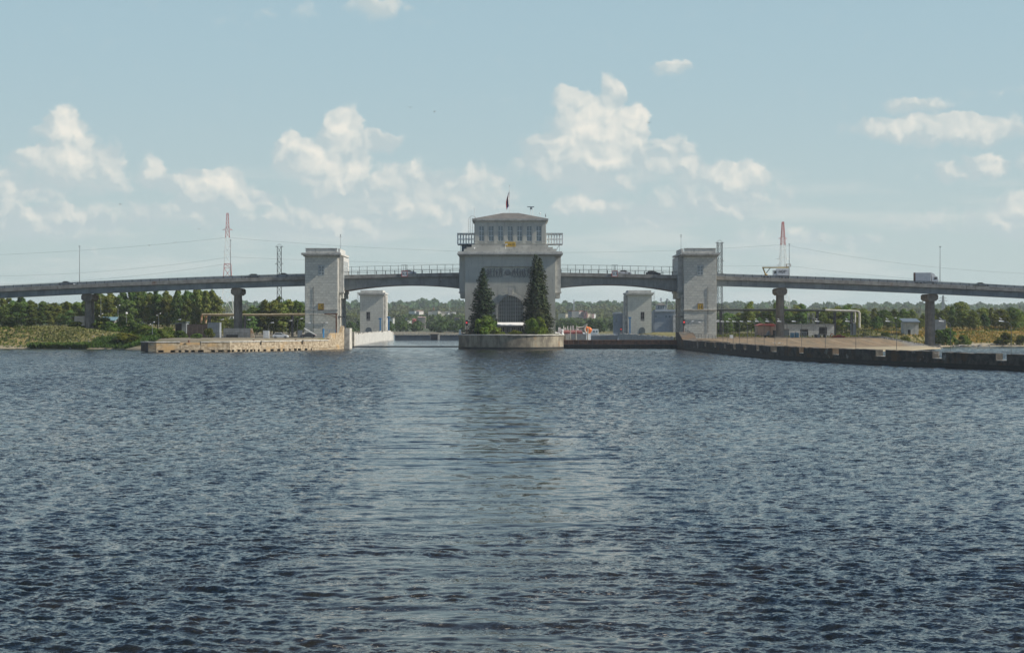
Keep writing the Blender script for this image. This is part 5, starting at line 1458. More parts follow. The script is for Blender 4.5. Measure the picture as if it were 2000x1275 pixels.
for px_, tp, wd_ in ((1114,642,.15),(1125,646,.15),(1148,641,.2)):
    p = MB().bar((X(px_,543),543,-.5),(X(px_,543),543,Z(tp,543)),wd_,8); single(p, 'mooring_pile', M['cap'], {1114:'leftmost white pile standing in front of the tanker',1125:'middle white pile standing in front of the tanker',1148:'thick white pile in front of the lifeboat ramp'}[px_], 'pile', (X(px_,543),543,-.5), 'white piles')
hb2 = thing('barge', 'low grey barge with white rail lying behind the rusty gate', 'barge', (X(1180,600),600,0))
YB = 600
MB().loft([[(X(1152,YB),YB,-1),(X(1204,YB),YB,-1),(X(1208,YB),YB+30,-1),(X(1152,YB),YB+30,-1)],[(X(1152,YB),YB,Z(656,YB)),(X(1207,YB),YB,Z(654.5,YB)),(X(1209,YB),YB+30,Z(654,YB)),(X(1152,YB),YB+30,Z(656,YB))]]).build('hull', M['gatesteel'], hb2)
MB().box(X(1157,YB),X(1170,YB),YB+4,YB+10,Z(655,YB),Z(643,YB)).build('deckhouse', whm, hb2)
window(hb2, X(1159,YB), X(1163,YB), YB+3.9, Z(650,YB), Z(645,YB), 2, 1); window(hb2, X(1164.5,YB), X(1168.5,YB), YB+3.9, Z(650,YB), Z(645,YB), 2, 1)
r_ = MB()
for k in range(18): x = X(1152,YB)+(X(1206,YB)-X(1152,YB))*k/17; r_.bar((x,YB+.3,Z(656,YB)),(x,YB+.3,Z(651,YB)),.05,4)
r_.bar((X(1152,YB),YB+.3,Z(651,YB)),(X(1206,YB),YB+.3,Z(651,YB)),.06,4); r_.build('railing', whm, hb2)
MB().box(X(1158,YB),X(1200,YB),YB+1,YB+2,Z(655,YB),Z(652.8,YB)).build('hatch_coaming', M['cap'], hb2)

# ------------------------------------------------------------------ signals
def signal(px_, y_, Y, foot, lab):
    x = X(px_, Y); t = thing('signal_light', lab, 'signal light', (x, Y, foot), 0, 'red lock signals')
    MB().bar((x,Y,foot),(x,Y,Z(y_,Y)-.3),.08,5).build('pole', M['rust'], t)
    MB().box(x-.35,x+.35,Y-.2,Y+.2,Z(y_,Y)-.9,Z(y_,Y)+.7).build('housing', M['steel'], t)
    em = bpy.data.materials.get('red_signal_lamp')
    if not em:
        em = bpy.data.materials.new('red_signal_lamp'); em.use_nodes = True; b = em.node_tree.nodes['Principled BSDF']
        b.inputs['Base Color'].default_value = (.6,.03,.03,1); b.inputs['Emission Color'].default_value = (1,.08,.08,1); b.inputs['Emission Strength'].default_value = .6
    MB().lathe([(0,0),(.34,.02),(.34,.1),(0,.12)], (0,0,0), 12)
    l = MB().loft([[(x+.24*math.cos(2*math.pi*i/12), yy, Z(y_,Y)+.24*math.sin(2*math.pi*i/12)) for i in range(12)] for yy in (Y-.32, Y-.2)]).build('lamp', em, t)
signal(911.5, 630, 503.5, 4.0, 'red signal light at the left end of the island')
signal(1336, 629, 506, 2.6, 'red signal light in front of the right tower')
signal(1213, 643, 715, 2.5, 'red signal light left of the small right tower')
# posts and crossbars at the island corners
for px_, s_, lab in ((898.5,1,'white mooring post at the left corner of the island'),(1098.5,-1,'white mooring post at the right corner of the island')):
    x = X(px_, 504); p = MB().lathe([(.42,0),(.42,.15),(.3,.3),(.3,1.1),(.36,1.2),(.2,1.35)], (x,505,4.0), 10); single(p, 'mooring_post', M['white'], lab, 'mooring post', (x,505,4.0))
for px_, lab, col_ in ((903,'dark service pole with crossbar at the left of the island',M['steel']),(1082.5,'dark service pole with crossbar in front of the right side of the central tower',M['steel'])):
    x = X(px_, 507); t = thing('service_pole', lab, 'pole', (x,507,4.0))
    MB().bar((x,507,4.0),(x,507,Z(620,507)),.07,5).build('pole', col_, t); MB().bar((x-1.3,507,Z(625,507)),(x+.9,507,Z(624,507)),.06,4).build('crossbar', col_, t)
# ------------------------------------------------------------------ foliage
def leaf_material(name, c0, c1, rand=0.5, transl=0.35):
    m = bpy.data.materials.new(name); m.use_nodes = True; T = NT(m.node_tree)
    for nd in list(T.n): T.n.remove(nd)
    out = T.new('ShaderNodeOutputMaterial'); tcn = T.new('ShaderNodeTexCoord'); oi = T.new('ShaderNodeObjectInfo')
    n = T.noise(tcn.outputs['Object'], 0.8, 3, 0.6)
    col = T.mix(T.ramp(n, 0.35, 0.65), c0, c1)
    r_ = oi.outputs['Random']
    k = T.math('MULTIPLY_ADD', r_, rand, 1-rand/2)
    r2 = T.math('FRACT', T.math('MULTIPLY', r_, 7.13))
    col = T.mix(1.0, col, T.comb(T.math('MULTIPLY', k, T.math('MULTIPLY_ADD', r2, .5, .75)), k, T.math('MULTIPLY', k, T.math('MULTIPLY_ADD', r2, -.3, 1.15))), 'MULTIPLY')
    df = T.new('ShaderNodeBsdfDiffuse'); tr = T.new('ShaderNodeBsdfTranslucent'); mx = T.new('ShaderNodeMixShader')
    T.put(df.inputs[0], col); T.put(tr.inputs[0], T.mix(1.0, col, (1.2,1.15,.6), 'MULTIPLY')); mx.inputs[0].default_value = transl
    T.l.new(df.outputs[0], mx.inputs[1]); T.l.new(tr.outputs[0], mx.inputs[2]); T.l.new(mx.outputs[0], out.inputs[0])
    return m
LEAF = leaf_material('broad_leaves', (0.098,0.155,0.040), (0.175,0.205,0.060), .65)
LEAF_B = leaf_material('bush_leaves', (0.075,0.12,0.025), (0.13,0.16,0.035), .5)
LEAF_G = leaf_material('garden_bush_leaves', (0.11,0.17,0.03), (0.17,0.20,0.04), .2)
NEEDLE = leaf_material('spruce_needles', (0.034,0.054,0.030), (0.085,0.10,0.046), .2, .12)
REED = leaf_material('reed_leaves', (0.06,0.11,0.025), (0.10,0.15,0.035), .2)
DRY = leaf_material('dry_grass', (0.36,0.28,0.12), (0.22,0.195,0.07), .2)
FARW = leaf_material('far_wood_leaves', (0.062,0.10,0.035), (0.11,0.14,0.048), .3)
BARK = material('bark', (0.09,0.075,0.055), (0.05,0.042,0.033), 2, .95)
def quads_mesh(name, C, N, S, mat, r, asp=1.0):
    # leaf clump quads: centres C, normals N, sizes S
    n = len(C); N = N/np.maximum(1e-6, np.linalg.norm(N, axis=1))[:,None]
    up = r.randn(n, 3); U = np.cross(N, up); U /= np.maximum(1e-6, np.linalg.norm(U, axis=1))[:,None]; V = np.cross(N, U)
    U = U*S[:,None]; V = V*S[:,None]*asp
    j = lambda: (0.7+0.6*r.rand(n))[:,None]
    co = np.stack([C-U*j(), C-V*j(), C+U*j(), C+V*j()], 1).reshape(-1, 3)
    me = bpy.data.meshes.new(name)
    me.vertices.add(len(co)); me.vertices.foreach_set('co', co.astype(np.float32).ravel())
    me.loops.add(4*n); me.loops.foreach_set('vertex_index', np.arange(4*n, dtype=np.int32))
    me.polygons.add(n); me.polygons.foreach_set('loop_start', np.arange(0, 4*n, 4, dtype=np.int32))
    me.update(calc_edges=True); me.materials.append(mat)
    return me
def crown_cloud(r, H, Wd, nl, nq, low=.22, shape='round', size=.30):
    # lobes spread through an egg shaped crown, leaves on the shells of the lobes
    C, N, S = [], [], []
    for i in range(nl):
        t = r.rand()**.8; z = H*(low+(1-low)*t)
        if shape == 'round': prof_ = math.sin(math.pi*min(1, .18+.80*t))**.7
        elif shape == 'column': prof_ = (1-t)**.45*.8+.1
        else: prof_ = math.sin(math.pi*min(1,.3+.68*t))**.5*1.05
        a = r.rand()*6.283; rr = Wd*.5*prof_*math.sqrt(r.rand())*.85
        c = np.array([rr*math.cos(a), rr*math.sin(a), z]); lr = Wd*(.13+.13*r.rand())*(1-.35*t); lr3 = np.array([lr, lr, lr*(.8+.3*r.rand())])
        n = int(nq/nl); d_ = r.randn(n, 3); d_ /= np.linalg.norm(d_, axis=1)[:,None]; d_[:,2] = np.where(r.rand(n) < .6, np.abs(d_[:,2]), d_[:,2])
        C.append(c + d_*lr3*(.75+.45*r.rand(n))[:,None]); N.append(d_ + r.randn(n, 3)*.55); S.append(size*(.6+.8*r.rand(n)))
    return np.concatenate(C), np.concatenate(N), np.concatenate(S)
def trunk_mesh(r, H, rad):
    mb = MB(); lean = r.randn()*.02
    mb.bar((0,0,-.6), (lean*H*.5,0,H*.5), rad, 7, rad*.6); mb.bar((lean*H*.5,0,H*.5), (lean*H,0,H*.9), rad*.6, 6, rad*.12)
    for i in range(6):
        z = H*(.3+.09*i); a = r.rand()*6.283; L = H*.2
        mb.bar((lean*z,0,z), (lean*z+L*math.cos(a)*.7, L*math.sin(a)*.7, z+L*.8), rad*.28, 5, rad*.06)
    return mb.mesh('trunk', BARK)
TREE_V = []
for k, (shape, wd_, word) in enumerate((('round',7.2,'round crowned'),('round',6.0,'uneven crowned'),('column',4.6,'narrow pointed'),('wide',8.6,'broad spreading'),('round',5.4,'loose slender'),('column',5.6,'tapering'),('wide',7.4,'bushy'))):
    r = np.random.RandomState(50+k); H = 12.0
    C, N, S = crown_cloud(r, H, wd_, 46, 3000, .14 if shape != 'wide' else .1, shape, .27)
    TREE_V.append((quads_mesh('crown', C, N, S, LEAF, r), trunk_mesh(r, H, .20), word))
def plant_tree(x, y, hgt, k, label, group, sx=1.0, zoff=0, name='tree', cat='tree'):
    z = h1(x, y)+zoff; t = bpy.data.objects.new(name, None); COL.objects.link(t); t.location = (x, y, z-.1)
    s_ = hgt/12.0; t.scale = (s_*sx, s_*sx, s_); t.rotation_euler = (0, 0, rng.uniform(0, 6.28)); tag(t, label, cat, group)
    for me, nm in ((TREE_V[k][0], 'crown'), (TREE_V[k][1], 'trunk')):
        o = bpy.data.objects.new(nm, me); COL.objects.link(o); o.parent = t
    return t
LMK_L = [(-400,'beyond the left frame edge'),(0,'at the left frame edge'),(60,'behind the dry bank'),(130,'left of the mast on the viaduct'),(172,'behind the left frame column'),(215,'behind the green roofed hut'),(270,'behind the tall lamp pole'),(320,'above the quay end'),(370,'behind the dark sheds'),(415,'left of the red and white pylon'),(470,'behind the brown column'),(520,'above the pipe bridge'),(560,'behind the parked hatchback'),(600,'beside the left tower')]
LMK_R = [(1400,'beside the right tower'),(1440,'left of the pink hut'),(1500,'behind the pink hut'),(1545,'behind the brown right column'),(1590,'behind the block building'),(1640,'behind the white pipe'),(1690,'right of the pipe bend'),(1740,'above the gravel slope'),(1790,'left of the last column'),(1830,'behind the grey panel'),(1880,'above the round bushes'),(1940,'behind the dry grass field'),(1990,'at the right frame edge'),(2400,'beyond the right frame edge')]
used_labels = {}
def tree_label(px_, k, hgt, row):
    lm = min((LMK_L if px_ < 900 else LMK_R), key=lambda q: abs(q[0]-px_))[1]
    size = 'tall' if hgt > 12.5 else ('low' if hgt < 8.5 else 'medium')
    base = f'{size} {TREE_V[k][2]} green tree in the {row} row {lm}'
    n = used_labels.get(base, 0); used_labels[base] = n+1
    if n: base = f'{size} {TREE_V[k][2]} tree, {["second","third","fourth","fifth","sixth"][min(n-1,4)]} such, {row} row {lm}'.replace('behind the parked hatchback','above the hatchback').replace('beyond the right frame edge','beyond the right edge').replace('left of the red and white pylon','left of the pylon').replace('left of the mast on the viaduct','left of the viaduct mast')
    return base
def belt(px_list, Y, top_fn, row, group, kinds, jit=5):
    for px_ in px_list:
        y = Y + rng.uniform(-jit, jit); x = X(px_, y); top = top_fn(px_) + rng.uniform(-4, 7)
        g = h1(x, y); hgt = max(3.5, Z(top, y)-g)/0.97
        k = rng.choice(kinds)
        plant_tree(x, y, hgt, k, tree_label(px_, k, hgt, row), group, rng.uniform(.85, 1.2)*min(1.5, max(.8, 11/hgt)) )
def lin(pts): return lambda p: float(np.interp(p, [a for a, _ in pts], [b for _, b in pts]))
top_l = lin([(-300,585),(0,586),(40,582),(70,592),(100,594),(130,590),(160,592),(190,574),(230,576),(270,569),(330,572),(400,568),(420,575),(440,600),(480,607),(500,600),(520,592),(540,583),(560,590),(580,584),(595,600)])
G_L, G_R = 'belt of trees behind the left bank', 'belt of trees behind the right yard'
belt(np.arange(-110, 432, 19), 612, lambda p: top_l(p)+rng.choice([4,10,18]), 'front', G_L, (0,1,2,3,4,5,6))
belt(np.arange(-120, 436, 18), 640, lambda p: top_l(p)+3, 'middle', G_L, (0,1,2,3,4,5))
belt(np.arange(-115, 430, 22), 668, lambda p: top_l(p)+1, 'back', G_L, (0,1,3,4,5))
belt(np.arange(486, 600, 16), 604, lambda p: top_l(p)+rng.choice([2,8]), 'front', 'trees behind the left pipe bridge', (0,1,3,6))
belt(np.arange(478, 600, 17), 632, lambda p: top_l(p)+2, 'back', 'trees behind the left pipe bridge', (0,1,3,4))
belt(np.arange(432, 486, 13), 650, lambda p: 618, 'back', 'trees behind the left pipe bridge', (3,6))
top_r = lin([(1395,612),(1420,612),(1440,610),(1470,592),(1490,610),(1510,588),(1535,606),(1560,597),(1600,606),(1640,596),(1660,592),(1690,606),(1720,608),(1745,604),(1790,610),(1850,604),(1870,592),(1895,600),(1930,603),(1965,601),(2000,608),(2300,604)])
belt(np.arange(1398, 2110, 21), 628, lambda p: top_r(p)+rng.choice([4,9,14]), 'front', G_R, (0,1,3,4,6))
belt(np.arange(1404, 2120, 19), 662, lambda p: top_r(p)+3, 'middle', G_R, (0,1,2,3,4,6))
belt(np.arange(1396, 2110, 24), 700, lambda p: top_r(p)+1, 'back', G_R, (0,1,3,4,5))

# low bushes
BUSH_V = []
for k in range(4):
    r = np.random.RandomState(90+k); C, N, S = crown_cloud(r, 2.6, 3.6, 26, 1500, .02, 'wide', .17)
    BUSH_V.append((quads_mesh('foliage', C, N, S, LEAF_B, r), quads_mesh('foliage', C, N, S, LEAF_G, r)))
def bush(px_, Y, w, hgt, label, garden=False, k=None, group=None, zb=None, cat='bush'):
    x = X(px_, Y); z = h1(x, Y) if zb is None else zb; k = rng.randrange(4) if k is None else k
    o = bpy.data.objects.new('bush', BUSH_V[k][1 if garden else 0]); COL.objects.link(o)
    o.location = (x, Y, z-.1); o.scale = (w/3.6, w/3.6, hgt/2.7); o.rotation_euler = (0,0,rng.uniform(0,6.28)); tag(o, label, cat, group)
bush(950, 500.5, 6.8, 4.6, 'big rounded bright green bush at the foot of the left spruce', True, 0, zb=4.05)
bush(972, 502.5, 3.4, 1.6, 'small low green bush between the big bush and the awning', True, 1, zb=4.05)
bush(1008, 502.0, 3.6, 1.1, 'flat strip of green shrubs in front of the awning', True, 2, zb=4.05)
bush(1038, 499.0, 4.2, 4.2, 'bright yellow green bush at the foot of the tall spruce', True, 3, zb=4.05)
bush(1054, 499.5, 3.6, 4.2, 'bright green bush right of the yellow green bush', True, 1, zb=4.05)
for px_, Y, w, h_, lab in ((1850,549.5,6.6,4.9,'large dark green bush left at the right hand shoreline'),(1834,556,4.5,4.0,'leafy bush behind the large shoreline bush'),(1882,550,4.4,2.9,'small round green bush right of the large shoreline bush'),
    (1966,552,4.6,3.6,'green bush near the right frame edge'),(1952,556,3.0,2.0,'low yellow green bush left of the one near the right frame edge'),(1993,553,4.0,2.8,'green bush cut by the right frame edge'),
    (1730,545,2.6,1.6,'small shrub at the top of the gravel slope'),(1768,552,3.5,1.6,'low shrub behind the gravel slope'),(1690,546,2.6,1.4,'small shrub right of the pipe bend'),
    (200,520,6.5,3.6,'dark green shrub in front of the green roofed hut'),(213,515,5.5,2.8,'bright shrub on the bank below the green roofed hut'),(238,520,5.5,3.2,'dark shrub beside the tall lamp pole'),
    (262,515,6,3.4,'shrub behind the end of the pier'),(285,508,5.5,3.2,'leafy shrub just left above the pier end'),(300,500,5,2.6,'leafy shrub above the first pier block'),(318,492,4.6,2.2,'low shrub above the second pier block'),(330,505,5,2.8,'dark shrub on the path edge above the pier'),(352,500,4,1.8,'low shrub above the wide recess'),(385,492,3.6,1.2,'small shrub above the pier near the brown fence'),
    (410,505,3.2,2.6,'green shrub in front of the grey container'),(245,497,7,2.0,'green waterside shrub left of the pier'),(262,492,6,2.2,'dense shrub touching the left end of the pier'),
    (20,520,5,1.6,'low shrub on the dry bank at the left frame edge'),(60,523,4,1.4,'small shrub on the dry bank'),(150,519,5,1.8,'shrub left of the left frame column')):
    bush(px_, Y, w, h_, lab, group='bushes')

# spruces on the island
def spruce(name, px_, Y, top, base_w, label, seed, parent_group=None, skirt=.06, asym=0.0):
    r = np.random.RandomState(seed); x = X(px_, Y); z = 4.08; H = Z(top, Y)-z
    t = thing(name, label, 'spruce tree', (x, Y, z), 0, parent_group)
    MB().bar((0,0,-.1),(0,0,H*.97), .3, 8, .03).build('trunk', BARK, t, local=True)
    C, N, S = [], [], []
    nw = int(H/.42)
    for i in range(nw):
        f = i/nw; zc = H*(skirt+(1-skirt)*f); R = base_w/2*(1-f)**.66 * (1+.10*math.sin(f*31+seed)+.10*math.sin(f*11+seed*2)) + .12
        nb = max(5, int(13*(1-f)+5)); a0 = r.rand()*6.28
        for b_ in range(nb):
            a = a0+6.283*b_/nb + r.randn()*.12; L = R*(.78+.4*r.rand()); droop = .28+.22*(1-f)
            n = max(3, int(L/.22)); u = (np.arange(n)+r.rand(n))/n
            px = u*L; pz = zc - droop*px*(1-.55*u) + r.randn(n)*.05
            rep = 4
            for q in range(rep):
                off = r.randn(n)*.16*(.4+px*.3)
                C.append(np.stack([np.cos(a)*px-np.sin(a)*off, np.sin(a)*px+np.cos(a)*off, pz - np.abs(off)*.3 + r.randn(n)*.05], 1))
                N.append(np.stack([np.cos(a)*.5+r.randn(n)*.4, np.sin(a)*.5+r.randn(n)*.4, np.ones(n)*.8], 1)); S.append(.10+.14*r.rand(n))
    me = quads_mesh('branches', np.concatenate(C), np.concatenate(N), np.concatenate(S), NEEDLE, r, 1.25)
    o = bpy.data.objects.new('branches', me); COL.objects.link(o); o.parent = t
    return t
spruce('spruce_tree', 943, 505.5, 522, 9.0, 'dark spruce on the island left of the arched window', 1)
spruce('spruce_tree', 1046, 506, 495, 8.2, 'tallest dark spruce on the island right of the arched window', 2)
spruce('spruce_tree', 1054.5, 507, 502, 7.0, 'slightly shorter spruce grown into the right side of the tallest one', 3)
spruce('spruce_tree', 1048, 504.5, 566, 6.4, 'young spruce standing in front of the pair of tall spruces', 4)

# ground cover: dry grass tufts, reeds, gravel stones
def tufts(name, n, region, mat, hgt, wid, label=None, density=None):
    r = np.random.RandomState(len(name)*7+n); xs, ys = [], []
    while len(xs) < n:
        x = r.uniform(region[0], region[1], n*2); y = r.uniform(region[2], region[3], n*2)
        z = height(x, y); ok = z > (.25 if name != 'reed_bed' else -1.2)
        if density is not None: ok &= density(x, y) > r.rand(len(x))
        xs += list(x[ok]); ys += list(y[ok])
    x = np.array(xs[:n]); y = np.array(ys[:n]); z = np.maximum(height(x, y), -.1)
    a = r.rand(n)*3.1416; h_ = hgt*(.5+.9*r.rand(n)); w_ = wid*(.6+.8*r.rand(n)); lx = r.randn(n)*.25*h_; ly = r.randn(n)*.25*h_
    c, s_ = np.cos(a)*w_/2, np.sin(a)*w_/2
    co = np.stack([np.stack([x-c, y-s_, z-.05], 1), np.stack([x+c, y+s_, z-.05], 1), np.stack([x+c*.5+lx, y+s_*.5+ly, z+h_], 1), np.stack([x-c*.7+lx, y-s_*.7+ly, z+h_*.8], 1)], 1).reshape(-1, 3)
    me = bpy.data.meshes.new(name)
    me.vertices.add(4*n); me.vertices.foreach_set('co', co.astype(np.float32).ravel()); me.loops.add(4*n); me.loops.foreach_set('vertex_index', np.arange(4*n, dtype=np.int32))
    me.polygons.add(n); me.polygons.foreach_set('loop_start', np.arange(0, 4*n, 4, dtype=np.int32)); me.update(calc_edges=True); me.materials.append(mat)
    o = bpy.data.objects.new(name, me); COL.objects.link(o); o['kind'] = 'stuff'
    return o
patchy = lambda s_, o_: (lambda x, y: sstep(.5+.8*vnoise(x, y, s_, o_)))
tufts('dry_grass', 16000, (-200,-98,499,524), DRY, .38, .5, density=patchy(5, 1))
tufts('green_grass', 4200, (-200,-94,490,530), LEAF_B, .45, .45, density=patchy(6, 5))
tufts('dry_grass', 9000, (126,230,556,640), DRY, .5, .5, density=patchy(8, 2))
tufts('green_grass', 8000, (60,230,540,640), LEAF_B, .5, .5, density=patchy(11, 6))
tufts('reed_bed', 4200, (-135,-117,494,503.5), REED, 1.3, .16, density=lambda x, y: (np.abs(y-(504-(x+148)*.25)) < 1.3)*1.0)
tufts('waterside_weeds', 3200, (-117,-96,484,502), REED, .9, .3, density=patchy(5, 3))
tufts('waterside_weeds', 900, (-200,-141,501.5,505), LEAF_B, .5, .35, density=patchy(6, 2))
def stones(name, n, region, size, mat):
    r = random.Random(n); mb = MB()
    for i in range(n):
        x, y = r.uniform(region[0], region[1]), r.uniform(region[2], region[3]); z = h1(x, y); s_ = size*r.uniform(.4, 1.3)
        if z < -.3: continue
        a = r.uniform(0, 3); c_, n_ = math.cos(a)*s_, math.sin(a)*s_
        mb.loft([[(x-c_, y-n_, z-.1),(x+n_, y-c_, z-.1),(x+c_, y+n_, z-.1),(x-n_, y+c_, z-.1)],[(x-c_*.6, y-n_*.6, z+s_*.7),(x+n_*.6, y-c_*.6, z+s_*.6),(x+c_*.6, y+n_*.6, z+s_*.5),(x-n_*.6, y+c_*.6, z+s_*.75)]])
    o = mb.build(name, mat); o['kind'] = 'stuff'
STONE = material('grey_rubble', (.25,.24,.215), (.16,.155,.14), 1.5, .95)
stones('gravel', 1700, (106,128,508,552), .35, STONE)
stones('shore_rubble', 260, (118,230,543,553), .4, STONE)
stones('shore_rubble', 300, (-190,-100,497,506), .3, STONE)
# driftwood on the beach
for i, (p0, p1) in enumerate(((1808,1838),(1870,1930),(1930,1975))):
    a, b_ = X(p0,547), X(p1,549); mb = MB().bar((a,547,h1(a,547)+.15),(b_,549,h1(b_,549)+.3),.14,6,.07)
    single(mb, 'driftwood', M['cap'], ['short bleached driftwood log below the gravel slope','long bleached driftwood log on the beach below the bushes','bleached driftwood log on the beach near the right frame edge'][i], 'driftwood', (a,547,h1(a,547)))

# far wood along the upper pool, and the wooded town hill
def far_wood(name, n, xr, yr, hr, wr, per, size, seed, topper=None):
    r = np.random.RandomState(seed); C, N, S = [], [], []
    for i in range(n):
        x = r.uniform(*xr); y = r.uniform(*yr); z = h1(x, y); H = r.uniform(*hr); W_ = r.uniform(*wr)
        d_ = r.randn(per, 3); d_ /= np.linalg.norm(d_, axis=1)[:,None]
        t = r.rand(per); c = np.stack([np.full(per, x), np.full(per, y), z + H*(.15+.75*t)], 1)
        C.append(c + d_*np.stack([W_/2*np.sin(math.pi*(.2+.75*t))]*2+[np.full(per, H*.12)], 1)); N.append(d_+r.randn(per,3)*.5+[0,0,.3]); S.append(size*(.6+.8*r.rand(per)))
    me = quads_mesh(name, np.concatenate(C), np.concatenate(N), np.concatenate(S), FARW, r)
    o = bpy.data.objects.new(name, me); COL.objects.link(o); o['kind'] = 'stuff'
far_wood('far_wood', 330, (-330,330), (1030,1120), (4.5,8.0), (6,10), 130, .75, 3)
far_wood('hill_wood', 900, (-750,800), (1700,2700), (8,15), (14,26), 60, 2.2, 4)
far_wood('hill_wood', 800, (-1100,1150), (2700,3800), (9,17), (20,36), 50, 3.4, 5)

far_wood('hill_wood', 150, (-97,-40), (1500,1640), (9,12.5), (8,13), 60, 1.3, 6)
far_wood('hill_wood', 130, (40,90), (1500,1640), (6,9), (8,13), 60, 1.3, 7)
far_wood('hill_wood', 160, (90,150), (1500,1640), (7,13), (8,13), 60, 1.3, 8)
# ------------------------------------------------------------------ town on the hill
def house(px0, px1, top, bot, Y, label, wall_c, roof_c=None, cat='building', win=(0,0), flat=True, depth=12, name='town_building', turn=0.0):
    a, b_ = X(px0,Y), X(px1,Y); zt_, zb_ = Z(top,Y), Z(bot,Y); g = min(h1((a+b_)/2, Y)-6, zb_-2)
    t = thing(name, label, cat, ((a+b_)/2, Y, g))
    wm = bpy.data.materials.get('wall_%02d%02d%02d' % tuple(int(c*99) for c in wall_c)) or material('wall_%02d%02d%02d' % tuple(int(c*99) for c in wall_c), wall_c, tuple(c*.9 for c in wall_c), .3, .9)
    zr = zt_ if flat else zt_-(zt_-zb_)*.35
    MB().box(a, b_, Y, Y+depth, g, zr).build('wall', wm, t)
    rm_ = M['roof'] if roof_c is None else (bpy.data.materials.get('roof_%02d%02d%02d' % tuple(int(c*99) for c in roof_c)) or material('roof_%02d%02d%02d' % tuple(int(c*99) for c in roof_c), roof_c, tuple(c*.85 for c in roof_c), .3, .85))
    t.rotation_euler = (0,0,turn if turn else (0.55 if sum(wall_c) > 1.4 else 0))
    if flat: MB().box(a-.3, b_+.3, Y-.3, Y+depth+.3, zr+.01, zr+.5).build('roof', rm_, t)
    else: MB().loft([[(a-.5,Y-.5,zr+.01),(b_+.5,Y-.5,zr+.01),(b_+.5,Y+depth+.5,zr+.01),(a-.5,Y+depth+.5,zr+.01)],[(a+1,Y+depth/2-.2,zt_),(b_-1,Y+depth/2-.2,zt_),(b_-1,Y+depth/2+.2,zt_),(a+1,Y+depth/2+.2,zt_)]]).build('roof', rm_, t)
    nx, nz = win
    for i in range(nx):
        for j in range(nz):
            x0_ = a+(b_-a)*(i+.25)/nx; x1_ = a+(b_-a)*(i+.75)/nx; q0 = zb_+(zr-zb_)*(j+.3)/nz; q1 = zb_+(zr-zb_)*(j+.75)/nz
            MB().box(x0_, x1_, Y-.06, Y-.005, q0, q1).build('window', M['carglass'], t)
    return t
HY = 1660
house(1104,1109.5,612,621,HY,'small cream tower block at the left of the hill town','x' and (.62,.56,.42),win=(2,3))
house(1110,1129,608,622,HY+60,'long blue grey shaded block on the hill',(.22,.25,.29),(.25,.10,.09),win=(6,4))  # blue grey wall colour carries the shade on this block
house(1129.5,1146,608,622.5,HY,'white apartment block with pink gable on the hill',(.72,.66,.60),(.45,.20,.18),win=(5,4))
house(1141,1147,607.5,622,HY-8,'narrow pink stair tower of the apartment block',(.55,.28,.26),None,win=(1,4))
house(1147.5,1153,612,621,HY,'cream block at the right of the apartment house',(.66,.60,.48),win=(2,3))
house(1160,1164,613,616,HY,'tiny white house right of the apartment blocks',(.7,.7,.68))
house(848,859,608.5,613,HY,'white long building under the tall chimney',(.70,.69,.64),None,win=(4,1))
house(855,860.5,607,616,HY-10,'cream tower building beside the long white building',(.68,.64,.52),win=(2,3))
house(869,879,609,612.5,HY,'white flat building between the hill trees',(.72,.72,.70),win=(4,1))
house(875,878,611,615,HY-12,'small white annexe below the flat building',(.7,.7,.68))
house(884,891,609.5,612,HY,'pale low building near the central tower',(.68,.68,.66),win=(3,1))
house(818,828,606,609,HY,'white house with pink roof on the ridge',(.70,.66,.60),(.50,.28,.25),flat=False)
house(810,813.5,607.5,609,HY,'tiny white house on the ridge',(.7,.7,.68))
house(815.5,831,618,623,1500,'house with wide pink roof above the far wood',(.32,.30,.25),(.40,.26,.25),flat=False)
house(795,811,621.5,623.5,1500,'long low white shed beside a red house above the far wood',(.65,.65,.62))
house(805,811,622.5,627,1480,'small red gabled house above the far wood',(.48,.12,.11),(.5,.15,.13),flat=False)
house(888,897,621,630,1300,'dark shed roof above the wood beside the island',(.10,.11,.13),(.25,.17,.17))
house(767,771,621,622.3,1500,'small pale shed above the far wood',(.6,.6,.55))
def chimney(px_, top, bot, Y, w, lab, mat):
    x = X(px_, Y); z = Z(bot, Y)-4; mb = MB().bar((x,Y,z-3),(x,Y,Z(top,Y)),w,8,w*.7); single(mb, 'chimney', mat, lab, 'chimney', (x,Y,z-3))
chimney(846.8,600,609,HY,.8,'brick chimney on the hill left of the central tower',M['rust'])
chimney(878.3,600.5,611,HY,.35,'thin grey mast above the flat white building',M['grey_steel'])
lattice('radio_mast','thin lattice radio mast above the apartment blocks','mast',(X(1121,2400),2400,Z(612,2400)),Z(585,2400)-Z(612,2400),3.0,.6,[(0,Z(585,2400)-Z(612,2400),M['grey_steel'],'lattice')],[],None,.25)

